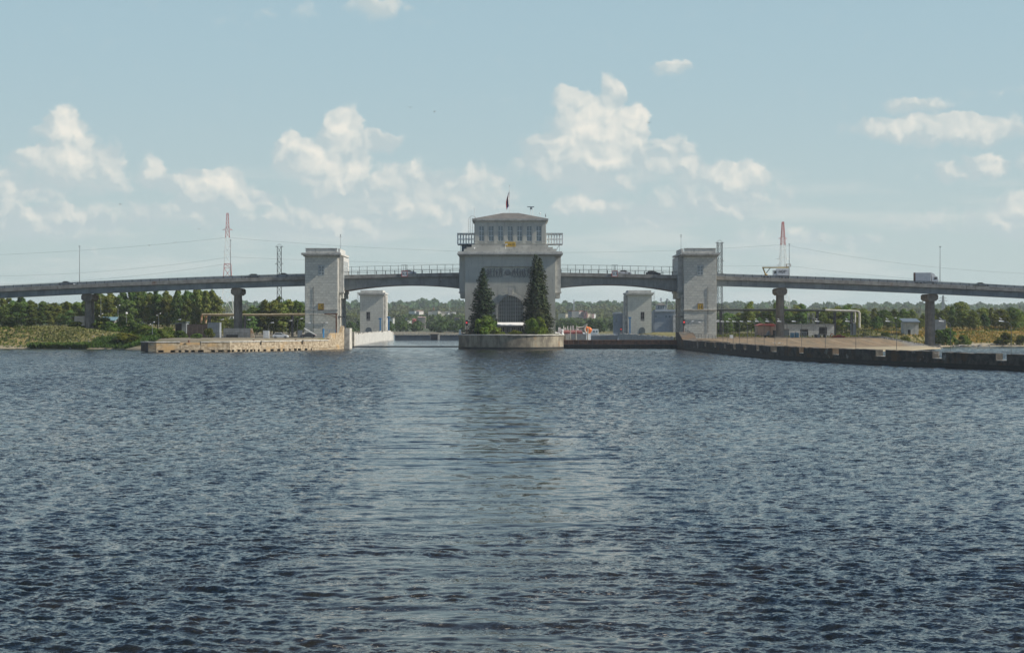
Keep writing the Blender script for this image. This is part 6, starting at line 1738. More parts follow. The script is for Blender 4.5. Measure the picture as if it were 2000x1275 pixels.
# neighbouring lock buildings seen behind the small right tower
BY = 930
g1 = thing('lock_building', 'blue grey lock building with square turret behind the small right tower', 'lock building', (X(1297,BY), BY, 1))
wb = material('shaded_pale_wall', (.33,.36,.38), (.27,.30,.32), .2, .9)  # pale wall toned to blue grey, its shade put into the colour
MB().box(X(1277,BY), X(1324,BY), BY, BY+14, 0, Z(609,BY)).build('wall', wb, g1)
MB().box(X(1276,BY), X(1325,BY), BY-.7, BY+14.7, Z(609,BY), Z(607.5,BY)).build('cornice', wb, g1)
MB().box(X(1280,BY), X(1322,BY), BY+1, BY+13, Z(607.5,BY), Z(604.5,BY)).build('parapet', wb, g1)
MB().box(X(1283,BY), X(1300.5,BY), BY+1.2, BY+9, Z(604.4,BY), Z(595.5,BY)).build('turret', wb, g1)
MB().loft([[(X(1281.5,BY),BY+.7,Z(595.5,BY)),(X(1302,BY),BY+.7,Z(595.5,BY)),(X(1302,BY),BY+9.5,Z(595.5,BY)),(X(1281.5,BY),BY+9.5,Z(595.5,BY))],[(X(1289,BY),BY+4.5,Z(592,BY)),(X(1295,BY),BY+4.5,Z(592,BY)),(X(1295,BY),BY+6,Z(592,BY)),(X(1289,BY),BY+6,Z(592,BY))]]).build('turret_roof', M['roof'], g1)
for px_ in (1287,1291.5,1296): MB().box(X(px_-1.2,BY),X(px_+1.2,BY),BY+1.13,BY+1.19,Z(603,BY),Z(598,BY)).build('turret_window', M['glass'], g1)
for px_ in (1281,1301,1308,1316): MB().box(X(px_-1.6,BY),X(px_+1.6,BY),BY-.07,BY-.005,Z(620,BY),Z(616,BY)).build('window', M['glass'], g1)
MB().box(X(1314,BY),X(1322,BY),BY-2,BY-.1,0,Z(616,BY)).build('bay', M['cap'], g1)
g2 = thing('far_gate_tower', 'pale distant lock tower left of the small right tower', 'lock tower', (X(1207,BY), BY, 1))
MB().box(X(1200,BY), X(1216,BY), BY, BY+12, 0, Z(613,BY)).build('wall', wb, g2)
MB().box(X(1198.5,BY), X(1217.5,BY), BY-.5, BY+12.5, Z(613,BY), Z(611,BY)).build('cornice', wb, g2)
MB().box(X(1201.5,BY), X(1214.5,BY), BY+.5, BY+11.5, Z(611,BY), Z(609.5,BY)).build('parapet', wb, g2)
MB().box(X(1202,BY), X(1206,BY), BY-.05, BY-.005, Z(629,BY), Z(616,BY)).build('window', M['glass'], g2)
MB().box(X(1216,BY), X(1221,BY), BY-3, BY+4, 0, Z(611,BY)).build('lit_pier', M['cap'], g2)  # paler than the tower wall, sunlit tone put into the colour
def crane(px0, y0_, px1, y1_, px2, y2_, Y, lab):
    x0_, x1_, x2_ = X(px0,Y), X(px1,Y), X(px2,Y); t = thing('harbour_crane', lab, 'crane', (x0_, Y, 1)); mb = MB()
    mb.bar((x0_,Y,1),(x1_,Y,Z(y1_,Y)),.4,6); mb.build('mast', M['grey_steel'], t)
    MB().bar((x1_,Y,Z(y1_,Y)),(x2_,Y,Z(y2_,Y)),.22,6,.14).bar((x1_,Y,Z(y1_,Y)-1.5),(x2_,Y,Z(y2_,Y)),.1,5).build('jib', M['grey_steel'], t)
crane(1297,604,1303,583,1318,599,980,'slanting grey crane jib above the lock building turret')
x = X(1291.5,990); t = thing('satellite_dish', 'white dish aerial on a pole above the lock building', 'dish aerial', (x,990,1))
MB().bar((x,990,1),(x,990,Z(588,990)),.2,6).build('pole', M['grey_steel'], t); MB().loft([[(x-.3+r_*math.cos(a*math.pi/6)*.5, 989+yy, Z(585.5,990)+r_*math.sin(a*math.pi/6)) for a in range(12)] for r_, yy in ((1.2,0),(.7,.5),(.2,.7))]).build('dish', M['white'], t)

# ------------------------------------------------------------------ right yard
def gz(x, y): return h1(x, y)
def block_hut(px0, px1, top, Y, depth, name, label, wallm, roofm, blocks=None, over=.25):
    a, b_ = X(px0,Y), X(px1,Y); zb_ = gz((a+b_)/2, Y)-.1; zt_ = Z(top,Y)
    t = thing(name, label, 'building', ((a+b_)/2, Y, zb_))
    MB().box(a, b_, Y+.06, Y+depth, zb_, zt_).build('wall', wallm, t)
    MB().box(a-over, b_+over, Y-over, Y+depth+over, zt_+.005, zt_+.16).build('roof', roofm, t)
    return t, a, b_, zb_, zt_
pinkm = material('pinkish_brick', (.46,.34,.27), (.38,.28,.22), .8, .9, .01, 8)
redr = material('red_roof_sheet', (.36,.09,.07), (.26,.07,.055), .8, .7)
bm_ = material('white_block_wall', (.66,.67,.65), (.56,.57,.555), .6, .9, rand=.18)
YBL = 545
t, a, b_, zb_, zt_ = block_hut(1527, 1629, 634, YBL, 9, 'block_building', 'long low whitewashed block building in the right yard', M['joint'], M['grey_steel'])
opens = [(X(1529,YBL),X(1541,YBL),zb_,Z(645,YBL)),(X(1563,YBL),X(1578.5,YBL),zb_,Z(644,YBL)),(X(1600,YBL),X(1615,YBL),Z(652,YBL),Z(640,YBL))]
facing_blocks(t, a, b_, YBL+.06, zb_, zt_, 1.5, .62, [(o[0],o[1],o[2],o[3]) for o in opens], bm_, .06, 'wall_block')
MB().box(*opens[0][:2], YBL-.02, YBL+.03, zb_, opens[0][3]).build('door', M['gatesteel'], t)
MB().box(*opens[1][:2], YBL-.01, YBL+.04, zb_, opens[1][3]).build('garage_door', M['dark'], t)
window(t, opens[2][0], opens[2][1], YBL, opens[2][2], opens[2][3], 3, 1, glass=M['dark'], frame=M['steel'])
t, a, b_, zb_, zt_ = block_hut(1481, 1515, 636.5, YBL+3, 8, 'pink_hut', 'pinkish hut with low red roof left of the block building', pinkm, redr)
MB().prism([(a-.3, zt_+.17),(b_+.8, zt_+.17),(b_-1.0, zt_+.75),(a+1.5, zt_+.75)], 'y', YBL+2.6, YBL+11).build('roof_ridge', redr, t)
t, a, b_, zb_, zt_ = block_hut(1507, 1526, 638, YBL+1, 6, 'lean_to', 'dark pink lean-to between the red roofed hut and the block building', pinkm, redr)
MB().box(a+.4, a+1.6, YBL+.95, YBL+1.05, zb_, zb_+2.1).build('door', M['dark'], t)
# ladder and steel frame by the block building
x = X(1590,YBL-.4); ld = MB(); 
for dx_ in (-.3,.3): ld.bar((x+dx_,YBL-.4,gz(x,YBL)),(x+dx_,YBL-.4,Z(632,YBL)),.04,4)
for k in range(8): ld.bar((x-.3,YBL-.4,gz(x,YBL)+.4+k*.45),(x+.3,YBL-.4,gz(x,YBL)+.4+k*.45),.03,4)
t = thing('ladder', 'steel ladder leaning on the front of the block building', 'ladder', (x,YBL-.4,gz(x,YBL))); ld.build('frame', M['grey_steel'], t)
# light blue barrels
bar_c = material('light_blue_plastic', (.25,.45,.55), (.20,.38,.48), 1, .5)
for i, (px_, w_) in enumerate(((1547,1.3),(1556,1.35))):
    x = X(px_,530); z = gz(x,530)
    p = MB().lathe([(.6*w_/1.3,0),(.66*w_/1.3,.1),(.6*w_/1.3,.75),(.66*w_/1.3,.8),(.62*w_/1.3,1.35),(.3,1.45)], (x,530,z), 12)
    single(p, 'water_tank', bar_c, ['light blue plastic tank left of its twin before the block building','light blue plastic tank right of its twin before the block building'][i], 'tank', (x,530,z))
def white_box(px_, Y, w, hgt, label, mat, name='cabinet'):
    x = X(px_,Y); z = gz(x,Y); t = thing(name, label, 'cabinet', (x,Y,z))
    MB().box(x-w/2,x+w/2,Y-.3,Y+.3,z,z+hgt).build('body', mat, t); MB().box(x-w/2+.08,x+w/2-.08,Y-.33,Y-.302,z+.1,z+hgt-.1).build('door', mat, t); MB().box(x-w/2-.06,x+w/2+.06,Y-.36,Y+.36,z+hgt,z+hgt+.08).build('lid', mat, t)
white_box(1428.5, 505, .95, .9, 'white cabinet with rusty edge on the yard right of the right tower', M['white'])
t_x = X(1570,528); z = gz(t_x,528)
tb = thing('workbench', 'white topped bench in front of the dark garage door', 'bench', (t_x,528,z)); MB().box(t_x-.9,t_x+.9,527.6,528.4,z+1.5,z+1.62).build('top', M['white'], tb)
for dx_ in (-.7,-.2,.3,.7): MB().box(t_x+dx_-.04,t_x+dx_+.04,527.9,528.0,z,z+1.5).build('leg', M['white'], tb)
for i, (px_, mt, lab) in enumerate(((1599,M['grey_steel'],'grey tarpaulin covered drum left of the right window'),(1611,M['steel'],'dark drum under the right window'),(1593,M['steel'],'dark drum at the foot of the ladder'))):
    x = X(px_,530); z = gz(x,530); p = MB().lathe([(.42,0),(.45,.1),(.42,.5),(.45,.55),(.40,.95)], (x,530,z), 12); single(p, 'oil_drum', mt, lab, 'drum', (x,530,z))
x = X(1625,528); z = gz(x,528); p = MB()
for k in range(20):
    a0, a1 = 6.283*k/20, 6.283*(k+1)/20; p.bar((x+.5*math.cos(a0),528,z+.55+.5*math.sin(a0)),(x+.5*math.cos(a1),528,z+.55+.5*math.sin(a1)),.11,5)
single(p, 'life_ring', orm, 'orange life ring leaning right of the block building', 'life ring', (x,528,z))
x = X(1638,532); z = gz(x,532); p = MB().box(x-1.6,x+1.8,531.6,533,z,z+.4).box(x-.6,x+.9,531.7,532.6,z+.41,z+.8); single(p, 'red_timber_stack', M['red'], 'low stack of red painted beams right of the block building', 'timber stack', (x,532,z))
# compressor trailer with tilted lid
x = X(1501,527); z = gz(x,527); t = thing('trailer', 'dark trailer frame with tilted grey cover before the pink hut', 'trailer', (x,527,z))
MB().box(x-1.6,x+1.6,526.4,527.6,z+.5,z+.75).build('frame', M['steel'], t); MB().loft([[(x-.8,yy,z+.76),(x+.5,yy,z+.76),(x+.2,yy,z+2.0),(x-.1,yy,z+2.0)] for yy in (526.5,527.5)]).build('cover', M['grey_steel'], t)
for dx_ in (-1.1,1.1): MB().loft([[(x+dx_+.35*math.cos(6.283*i/12),yy,z+.35+.35*math.sin(6.283*i/12)) for i in range(12)] for yy in (526.2,526.4)]).build('wheel', M['tyre'], t)
# heating pipe gantry, right
def pipe_run(name, label, segs, cat='pipe'):
    t = thing(name, label, cat, segs[0][0][0])
    for pts_, r_, mat, nm in segs: MB().tube(pts_, r_, 8).build(nm, mat, t)
    return t
YP = 560
dk = material('dark_green_pipe', (.07,.085,.075), (.05,.06,.055), .6, .7)
wrap = material('white_pipe_wrap', (.66,.64,.58), (.50,.46,.38), 1.2, .8, .03, 5)
for dy_, lab in ((0,'long overhead heating pipe, dark then white wrapped, over the right yard'),):
    t = pipe_run('heating_pipe', lab, [([(X(1399,YP),YP,Z(605,YP)),(X(1530,YP),YP,Z(604.5,YP)),(X(1612,YP),YP,Z(606,YP))],.28,dk,'dark_pipe'),
      ([(X(1612,YP),YP,Z(605.5,YP)),(X(1640,YP),YP,Z(606.5,YP)),(X(1674,YP),YP,Z(607.5,YP)),(X(1678.5,YP),YP,Z(610,YP)),(X(1678.5,YP),YP,Z(640,YP))],.33,wrap,'wrapped_pipe'),
      ([(X(1612,YP),YP+1.2,Z(606.5,YP)),(X(1670,YP),YP+1.2,Z(608.5,YP)),(X(1671.5,YP),YP+1.2,Z(611,YP)),(X(1671.5,YP),YP+1.2,Z(630,YP)),(X(1667,YP),YP+1.2,Z(631,YP))],.26,wrap,'wrapped_pipe'),
      ([(X(1399,YP),YP+1.2,Z(606.2,YP)),(X(1612,YP),YP+1.2,Z(606.8,YP))],.22,dk,'dark_pipe')])
def portal(px_, top, bot, Y, w, label, mat=None, dbl=0):
    x = X(px_,Y); zb_ = h1(x,Y)-.2; t = thing('pipe_support', label, 'pipe support', (x,Y,zb_), 0, 'pipe supports'); mat = mat or M['steel']
    for yy in (Y-.6, Y+1.8): MB().box(x-w/2,x+w/2,yy-.15,yy+.15,zb_,Z(top,Y)-.35).build('post', mat, t)
    MB().box(x-w/2-.1,x+w/2+.1,Y-.9,Y+2.1,Z(top,Y)-.348,Z(top,Y)-.1).build('crossbeam', mat, t)
portal(1408,606,655,YP,.5,'dark pipe support beside the right tower')
portal(1597,607,634,YP,.45,'dark pipe support behind the block building')
portal(1631,609,640,YP,.4,'dark pipe support at the start of the white wrapped pipe')
portal(1664,609,642,YP,.4,'dark pipe support beside the pipe bend')
x = X(1667,YP); MBg = MB().box(X(1661,YP),X(1671,YP),YP-.3,YP+.3,gz(x,YP),Z(632,YP)); single(MBg, 'pipe_cabinet', M['gatesteel'], 'dark steel cabinet under the white pipe bend', 'cabinet', (x,YP,gz(x,YP)))
x = X(1584,YP+3); zb_ = gz(x,YP+3)
lattice('service_scaffold_mast','short pale lattice frame rising behind the block building','lattice mast',(x,YP+3,zb_),Z(611,YP)-zb_,2.0,1.6,[(0,Z(611,YP)-zb_,M['grey_steel'],'lattice')],[],None,.06)
# left pipe gantry
YQ = 545
tan = material('tan_pipe_wrap', (.50,.42,.27), (.36,.29,.18), .9, .8, .02, 5)
pipe_run('heating_pipe', 'long tan wrapped overhead pipe running to the left tower', [([(X(394,YQ),YQ,Z(614,YQ)),(X(500,YQ),YQ,Z(614.5,YQ)),(X(596.5,YQ),YQ,Z(613.5,YQ))],.3,tan,'wrapped_pipe'),([(X(396,YQ),YQ+1.1,Z(616,YQ)),(X(596,YQ),YQ+1.1,Z(615.5,YQ))],.25,tan,'wrapped_pipe')])
org = material('rusty_orange_pipe', (.40,.20,.08), (.55,.45,.32), .7, .8)
for i, px_ in enumerate((394.5, 402)):
    x = X(px_,YQ); p = MB().tube([(x+.3,YQ+i,Z(614,YQ)),(x-.1,YQ+i,Z(618,YQ)),(x-.25,YQ+i,Z(631,YQ))],.33,8); single(p, 'downpipe', org, ['leftmost rusty orange pipe dropping at the left end of the tan pipe','second rusty orange pipe dropping at the left end of the tan pipe'][i], 'pipe', (x,YQ+i,Z(631,YQ)))
for px_, lab in ((408,'dark pipe support near the orange downpipes'),(477.5,'dark pipe support right of the brown column'),(570.5,'dark pipe support left of the left tower')): portal(px_,616,655,YQ,.45,lab)
# pipes crossing the tower fronts
for px0, px1, yy, lab in ((596,660,613,'thin pale pipe across the front of the left tower'),(1335,1399,605,'thin pale pipe across the front of the right tower')):
    p = MB().bar((X(px0,511.6),511.6,Z(yy,511.6)),(X(px1,511.6),511.6,Z(yy,511.6)),.1,6); single(p, 'wall_pipe', M['cap'], lab, 'pipe', (X(px0,511.6),511.6,Z(yy,511.6)))
# service bracket with dark arm at the left tower
x = X(657,511); t = thing('pipe_gantry', 'rust brown pipe frame standing at the right edge of the left tower', 'pipe frame', (x,511,3))
MB().box(x-.2,x+.2,510.6,511,2.9,Z(614,511)).build('post', M['rust'], t); MB().box(X(634,511),x+.4,510.6,511,Z(614,511)+.01,Z(612.5,511)+.1).build('arm', M['rust'], t)
MB().bar((x,510.8,Z(620,511)),(X(640,511),510.8,Z(614,511)),.06,5).build('brace', M['rust'], t)

# ------------------------------------------------------------------ left yard
def plank_fence(px0, px1, top, Y, label, mat, pw=1.2, name='fence', hgt=None):
    a, b_ = X(px0,Y), X(px1,Y); n = max(2, int((b_-a)/pw)); z = gz((a+b_)/2,Y)-.1; t = thing(name, label, 'fence', ((a+b_)/2,Y,z))
    for i in range(n): MB().box(a+(b_-a)*i/n+.02, a+(b_-a)*(i+1)/n-.02, Y-rng.uniform(0,.05), Y+.08, z, Z(top,Y)+rng.uniform(-.04,.04)).build('panel', mat, t)
    MB().box(a, b_, Y+.081, Y+.16, Z(top,Y)-.6, Z(top,Y)-.45).build('rail', mat, t)
    return t
brown = material('brown_boards', (.12,.085,.065), (.08,.06,.05), 1, .9, rand=.35)
greyp = material('grey_metal_sheet', (.24,.27,.29), (.18,.20,.22), .8, .7, rand=.2)
plank_fence(365,405,633,512,'dark brown board fence left of the grey container',brown,1.45)
plank_fence(145,172,617.5,540,'tall grey sheet fence left of the left frame column',greyp,1.45)
plank_fence(1826,1847.5,624,590,'grey sheet panel screen right of the last column',greyp,1.5)
def container(px0, px1, top, Y, d_, label, mat, name='container', cat='container'):
    a, b_ = X(px0,Y), X(px1,Y); z = gz((a+b_)/2,Y)-.05; t = thing(name, label, cat, ((a+b_)/2,Y,z))
    MB().box(a,b_,Y,Y+d_,z,Z(top,Y)).build('body', mat, t)
    n = int((b_-a)/.45)
    for i in range(n): MB().box(a+(b_-a)*(i+.3)/n,a+(b_-a)*(i+.7)/n,Y-.06,Y-.003,z+.1,Z(top,Y)-.1).build('rib', mat, t)
    MB().box(a-.05,b_+.05,Y-.08,Y+d_+.05,Z(top,Y)+.002,Z(top,Y)+.12).build('roof', mat, t)
    return t
container(405.5,429,630.5,508,3,'pale grey steel container left of the red and white pylon foot',greyp)
a, b_ = X(1766,590), X(1794,590); z = gz((a+b_)/2,590)-.3; t = thing('hut', 'small grey hut with dark blue grey roof behind the gravel slope', 'hut', ((a+b_)/2,590,z))
MB().box(a,b_,590,595,z,Z(629,590)).build('wall', M['trim'], t)
MB().prism([(589.4,Z(630,590)),(595.6,Z(624,590)+.2),(595.6,Z(624,590)+.4),(589.4,Z(630,590)+.3)],'x',a-.5,b_+.5).build('roof', M['gatesteel'], t)
MB().box(a+1.2,a+2.1,589.95,589.997,z,z+2.1).build('door', M['dark'], t)
# low hut with green-blue roof
Yh = 555; a, b_ = X(197.5,Yh), X(223,Yh); z = gz((a+b_)/2,Yh)-.2; t = thing('hut', 'small grey hut with sloping blue green roof on the left bank', 'hut', ((a+b_)/2,Yh,z))
MB().box(a,b_,Yh,Yh+4,z,Z(626,Yh)).build('wall', material('grey_boards',(.25,.24,.22),(.19,.18,.165),1,.9), t)
MB().prism([(Yh-.5,Z(627,Yh)),(Yh+4.5,Z(622,Yh)+.3),(Yh+4.5,Z(622,Yh)+.5),(Yh-.5,Z(627,Yh)+.25)],'x',a-.4,b_+.4).build('roof', material('blue_green_roof',(.16,.27,.29),(.12,.2,.22),1,.6), t)
MB().box(a+1.5,a+2.4,Yh-.05,Yh-.003,z,z+2.2).build('door', M['dark'], t); window(t, a+2.8, a+3.8, Yh-.05, z+1.2, z+2.1, 2, 1)
# dark tunnel like shed
Yh = 540; a, b_ = X(342,Yh), X(355,Yh); z = gz((a+b_)/2,Yh)-.2; t = thing('shed', 'dark open shed with blue roof left of the brown fence', 'shed', ((a+b_)/2,Yh,z))
MB().box(a,b_,Yh+.3,Yh+5,z,Z(632,Yh)).build('wall', M['dark'], t); MB().prism([(a-.6,Z(633,Yh)),(b_+1.5,Z(630,Yh)),(b_+1.5,Z(630,Yh)+.25),(a-.6,Z(633,Yh)+.25)],'y',Yh-.4,Yh+5.4).build('roof', M['gatesteel'], t)
MB().box(b_,X(364,Yh),Yh,Yh+4,z,Z(631.5,Yh)).build('side_room', greyp, t)
# column plinth wall with striped end
Yh = 512; a, b_ = X(436,Yh), X(489,Yh); z = gz((a+b_)/2,Yh)-.1
cf = material('pale_grey_wall', (.26,.27,.27), (.19,.20,.20), .8, .9, streak=.3)
t = thing('low_wall', 'low grey concrete enclosure round the foot of the left brown column', 'wall', ((a+b_)/2,Yh,z))
n = 8
for i in range(n): MB().box(a+(b_-a)*i/n+.03,a+(b_-a)*(i+1)/n-.03,Yh,Yh+.25,z,Z(641,Yh)).build('panel', cf, t)
MB().box(a+1.0,a+4.2,Yh-.5,Yh-.02,z,z+.9).build('dark_bin', M['dark'], t)
p = MB().prism([(b_+.05,z),(b_+1.2,z),(b_+.5,Z(641,Yh)),(b_+.05,Z(641,Yh))],'y',Yh,Yh+.3); p.build('end_buttress', org, t)
white_box(520, 500, 1.6, 2.0, 'white kiosk cabinet left of the parked hatchback', M['white'], 'kiosk')
white_box(586, 506, 1.3, 2.1, 'pale blue grey cabinet beside the left tower', greyp)
# stair wedge: white sloping handrail at the tower foot
x0_, x1_ = X(594,506), X(618,506)
p = MB().bar((x0_,506,Z(641,506)),(x1_,506,Z(655,506)),.1,6).bar((x0_,506,Z(641,506)),(x0_,506,3),.06,5).bar((x1_,506,Z(655,506)),(x1_,506,3),.06,5)
single(p, 'handrail', M['white'], 'white sloping handrail at the foot of the left tower', 'handrail', (x0_,506,3))
p = MB().loft([[(X(617,503),503,2.9),(X(629,503),503,2.9),(X(629,503),505,2.9),(X(617,503),505,2.9)],[(X(619,503),503,Z(651,503)),(X(629,503),503,Z(651,503)),(X(629,503),505,Z(651,503)),(X(619,503),505,Z(651,503))]]); single(p, 'concrete_plinth', M['concrete'], 'small concrete plinth with sloping side before the left tower', 'plinth', (X(623,503),503,2.9))
x = X(631.5,504); p = MB().bar((x,504,2.9),(x,504,Z(642,504)),.28,8); single(p, 'blue_bollard', M['blue'], 'thick blue post at the foot of the left tower', 'post', (x,504,2.9))
pts = [(X(632,504),503,3.0),(X(656,504),503,3.0)]; railing('yard_railing', pts, 'blue grey railing before the left tower', Z(644,504)-3.0, 1.6, .04, 2, M['blue'])
railing('yard_railing', [(X(340,505),505,gz(X(340,505),505)),(X(360,500),500,3.0),(X(480,492),492,3.0),(X(590,498),498,3.0)], 'dark mesh railing running along the left yard above the pier', 1.5, 2.6, .035, 3)
railing('yard_railing', [(X(300,530),530,gz(X(300,530),530)),(X(340,520),520,gz(X(340,520),520)),(X(362,512),512,3.0)], 'thin railing on the slope between the bank and the left yard', 1.2, 2.6, .03, 2)
railing('bank_fence', [(-190,545,gz(-190,545)),(-150,541,gz(-150,541)),(-130,540,gz(-130,540))], 'low wire fence on top of the left bank', 1.2, 3.5, .03, 2)
railing('yard_railing', [(X(1402,500),500,3.0),(X(1480,520),520,3.0),(X(1530,524),524,3.0)], 'dark railing on the yard between the right tower and the pink hut', 1.3, 2.4, .035, 3)
railing('yard_railing', [(X(1530,524),524,3.0),(X(1640,527),527,3.0),(X(1690,540),540,gz(X(1690,540),540)),(X(1790,560),560,gz(X(1790,560),560))], 'dark fence running right along the top of the paved slope', 1.8, 3.6, .04, 3)
railing('yard_railing', [(X(1337,507),505,4.5),(X(1352,500),500,3.1),(X(1398,490),490,2.7)], 'dark railing at the foot of the right tower', 1.1, 1.6, .035, 2)
# stair balustrade on the right tower base
# ------------------------------------------------------------------ lamps
POLE = material('weathered_pole_grey', (.13,.135,.135), (.09,.095,.095), 2, .7)
def lamp(px_, Y, zb_, ztop, label, arm=1.6, face=-1, group='arched quay lamps', mat=None):
    x = X(px_,Y); t = thing('quay_lamp', label, 'street lamp', (x,Y,zb_), 0, group)
    mat = mat or POLE; H = ztop-zb_
    pts_ = [(0,0,0),(0,0,H-.7)] + [(face*arm*(1-math.cos(a)), 0, H-.7+.7*math.sin(a)) for a in (.4,.8,1.2,1.5)]
    MB().tube([tuple(Vector(p)+Vector((x,Y,zb_))) for p in pts_], .045, 6).build('pole', mat, t)
    e = Vector(pts_[-1])+Vector((x,Y,zb_))
    MB().loft([[(e.x,e.y-.12,e.z-.05),(e.x,e.y+.12,e.z-.05),(e.x,e.y+.12,e.z+.1),(e.x,e.y-.12,e.z+.1)],[(e.x+face*.8,e.y-.16,e.z+.02),(e.x+face*.8,e.y+.16,e.z+.02),(e.x+face*.8,e.y+.08,e.z+.2),(e.x+face*.8,e.y-.08,e.z+.2)]]).build('lamp_head', M['white'], t)
    return e+Vector((face*.5,0,.2))
gull_body = material('gull_white', (.72,.72,.70), (.6,.6,.6), 3, .8)
def gull(p, label, face=1):
    t = thing('gull', label, 'gull', tuple(p), 0, 'gulls perched on the quay lamps')
    x, y, z = p; rg = []
    for u, r_, dz in ((-.26,.02,.20),(-.16,.06,.2),(-.02,.095,.22),(.10,.085,.27),(.17,.055,.36),(.24,.05,.41),(.29,.015,.41)):
        rg.append([(x+face*u, y+r_*math.cos(6.283*i/8), z+dz+r_*math.sin(6.283*i/8)) for i in range(8)])
    MB().loft(rg).build('body', gull_body, t, smooth=True)
    MB().bar((x+face*.28,y,z+.41),(x+face*.35,y,z+.39),.012,4).build('beak', M['yellow'], t)
    MB().loft([[(x-face*.32,y+s_*.05,z+.2),(x+face*.05,y+s_*.1,z+.2),(x+face*.05,y+s_*.1,z+.29),(x-face*.1,y+s_*.08,z+.27)] for s_ in (-1,1)]).build('wings', M['grey_steel'], t)
    MB().bar((x,y-.03,z),(x,y-.03,z+.16),.01,4).bar((x,y+.03,z),(x,y+.03,z+.16),.01,4).build('legs', M['yellow'], t)
LP_R = [(1384,'first'),(1393,'second'),(1403,'third'),(1415,'fourth'),(1429,'fifth'),(1444,'sixth'),(1461,'seventh'),(1481,'eighth'),(1505,'ninth'),(1533,'tenth'),(1578,'eleventh'),(1638,'twelfth'),(1717,'thirteenth'),(1821,'fourteenth'),(1940,'last')]
for px_, o_ in LP_R:
    s_ = s_of_px(RP, px_); p, tt = along(RP, s_); q = p + Vector((-tt.y, tt.x, 0))*3.6; px2 = 1000+q.x/q.y*F
    where = 'below the gravel slope' if px_ > 1700 and px_ < 1800 else ('right of the last column' if px_ > 1800 and px_ < 1900 else ('nearest the right frame edge' if px_ > 1900 else 'counted outward from the right tower'))
    e = lamp(px2, q.y, 1.45, Z(629,q.y)+.1, f'{o_} arched lamp on the dark guide wall, {where}', arm=1.3 if px_ > 1450 else 1.0)
    if px_ in (1461,1481,1505,1578,1638,1717,1821,1940): gull(tuple(e), f'white gull perched on the {o_} lamp of the guide wall', -1)
for px_, Y, ztop_y, face, lab in ((426,498,624.5,1,'arched lamp beside the grey container'),(478,500,624.5,1,'arched lamp right of the left brown column'),(524,500,630.5,1,'arched lamp above the white kiosk'),(560,498,626.5,1,'arched lamp behind the parked hatchback'),(581,505,622.5,1,'arched lamp left of the left tower'),(343,505,624.5,1,'arched lamp before the dark open shed'),(596,508,631,1,'short lamp at the left edge of the left tower'),(630,508,630.5,1,'arched lamp in front of the left tower'),(1410,585,626,-1,'lamp just right of the dark lattice mast'),(1432,570,623,-1,'lamp with two heads left of the pink hut'),(1344,508,628,1,'lamp at the left edge of the right tower front'),(1375,508,630,-1,'lamp in front of the right tower'),(1658,560,626,1,'lamp under the white wrapped pipe'),(1742,585,621,1,'lamp behind the gravel slope')):
    x = X(px_,Y); lamp(px_, Y, gz(x,Y) if abs(x) > 50 else 3.0, Z(ztop_y,Y), lab, .8, face, 'yard lamps')
for px_, Y, top, lab in ((197,548,570,'tall floodlight pole left of the green roofed hut'),(230.5,548,596,'pale pole right of the green roofed hut'),(310,535,612,'pale pole left of the dark open shed'),(1813,585,612,'thin pole left of the last column'),(297.5,497,629,'thin pole with white twin lamp above the pier end')):
    x = X(px_,Y); z = gz(x,Y); t = thing('floodlight_pole', lab, 'floodlight', (x,Y,z), 0, 'straight yard poles'); MB().bar((x,Y,z-.2),(x,Y,Z(top,Y)),.08,6,.05).build('pole', M['grey_steel'], t)
    hz_ = Z(613 if px_ == 197 else top, Y)
    for dx_, dz in ((-.5,-.6),(.5,0)): MB().lathe([(0,-.15),(.18,-.09),(.18,.09),(0,.15)], (x+dx_,Y-.1,hz_+dz), 8).build('lamp_head', M['white'], t)
    MB().bar((x-.5,Y,hz_-.1),(x+.5,Y,hz_-.05),.04,4).build('bracket', M['grey_steel'], t)
x = X(247,548); t = thing('globe_lamp', 'round white globe lamp among the left trees', 'lamp', (x,548,gz(x,548))); MB().bar((x,548,gz(x,548)),(x,548,Z(614,548)),.06,5).build('pole', M['grey_steel'], t); MB().lathe([(0,0),(.28,.12),(.36,.36),(.28,.6),(0,.72)],(x,548,Z(614,548)),10).build('globe', M['white'], t)
# gulls resting on the paved slope
for i, px_ in enumerate((1422,1436,1441,1445,1455,1508,1513,1521,1524,1528)):
    Y = 470 if px_ > 1500 else 455; x = X(px_,Y); z = gz(x,Y)
    if z < .1: continue
    t0_ = bpy.data.objects['gull']; KIDS.setdefault('gull', list(t0_.children))
    copy_tree(t0_, (x,Y,z), rng.uniform(0,6.28), label=f'gull resting on the slope behind the guide wall, {["first","second","third","fourth","fifth","sixth","seventh","eighth","ninth","tenth"][i]} from the left', group='gulls resting on the slope')
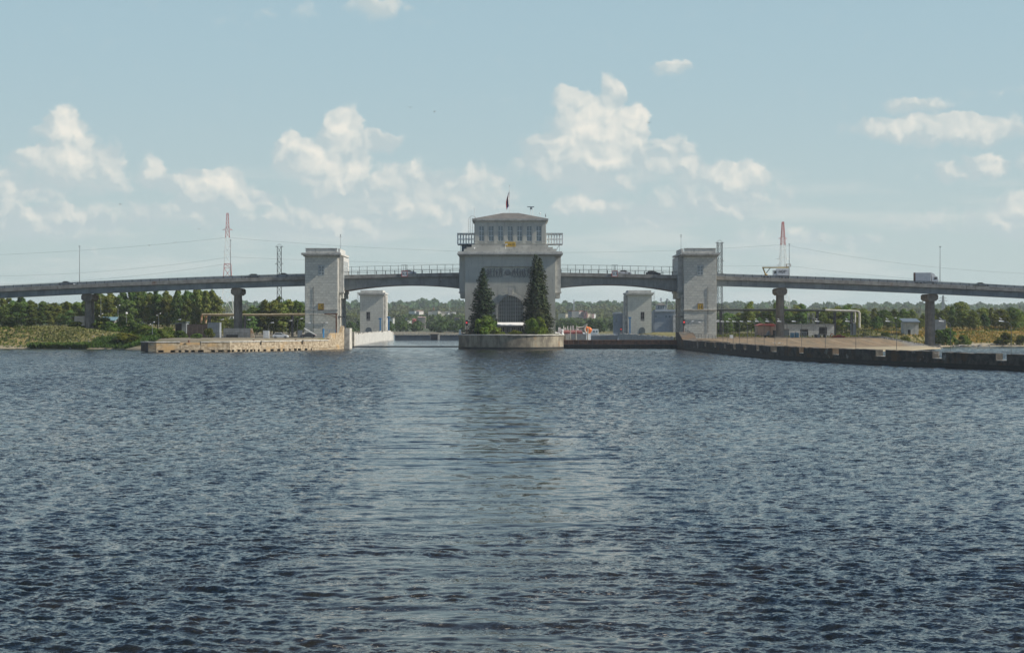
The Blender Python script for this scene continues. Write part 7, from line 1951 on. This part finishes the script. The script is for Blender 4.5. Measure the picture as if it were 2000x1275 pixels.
# flying birds
def bird(px_, py_, Y, label, a=0.0, span=1.5):
    x, z = X(px_,Y), Z(py_,Y); t = thing('flying_bird', label, 'bird', (x,Y,z), a, 'birds in the sky')
    MB().loft([[(u, r_*math.cos(6.283*i/6), r_*math.sin(6.283*i/6)) for i in range(6)] for u, r_ in ((-.3,.02),(-.1,.08),(.12,.08),(.3,.02))]).build('body', gull_body, t, local=True, smooth=True)
    w = MB(); s2 = span/2
    for sg in (-1, 1):
        w.quad((.12,sg*.05,.03),(.10,sg*s2*.5,.30),(-.10,sg*s2*.5,.28),(-.14,sg*.05,.02)); w.quad((.10,sg*s2*.5,.30),(-.08,sg*s2,.10),(-.14,sg*s2,.08),(-.10,sg*s2*.5,.28))
    w.build('wings', M['steel'], t, local=True)
for i, (px_, py_, Y, a, lab) in enumerate(((343,474,560,1.4,'dark bird flying left of the left pylon above the wire'),(292,480,700,.6,'small bird low left of the left pylon'),(389,448,700,2.2,'bird flying between the left pylon and the low clouds'),(235,400,600,.9,'bird flying below the left cumulus cloud'),(1267,241,420,1.1,'bird in the blue right of the biggest cloud'),(801,211,500,1.2,'bird high above the gap between the clouds'),(849,219,600,.5,'small bird high right of the high pair'),(1836,482,600,1.6,'bird hovering over the right viaduct mast'),(1603,470,650,.8,'small bird right of the right pylon'))): bird(px_, py_, Y, lab, a)
# ladder on the outer face: fine cable poles near the right tower
# access ladder and pipes behind the arch: string lights over the left chamber
p = MB(); ptsl = [(X(672+ (742-672)*i/10, 690),690,Z(625.5+1.2*math.sin(math.pi*i/10),690)) for i in range(11)]; p.tube(ptsl,.05,4); single(p, 'cable_span', M['cap'], 'pale service pipe spanning between the left towers', 'cable', ptsl[0])
# ------------------------------------------------------------------ haze
hm = bpy.data.materials.new('air_haze'); hm.use_nodes = True
H_ = NT(hm.node_tree)
for nd in list(H_.n): H_.n.remove(nd)
ho = H_.new('ShaderNodeOutputMaterial'); pv = H_.new('ShaderNodeVolumePrincipled')
pv.inputs['Color'].default_value = (0.86, 0.93, 1.0, 1)
pv.inputs['Density'].default_value = 0.000085
pv.inputs['Anisotropy'].default_value = 0.2
H_.l.new(pv.outputs[0], ho.inputs['Volume'])
hb = MB().box(-5200, 5200, -400, 7600, -4.0, 75.0)
haze = hb.build('haze', hm); haze['kind'] = 'stuff'
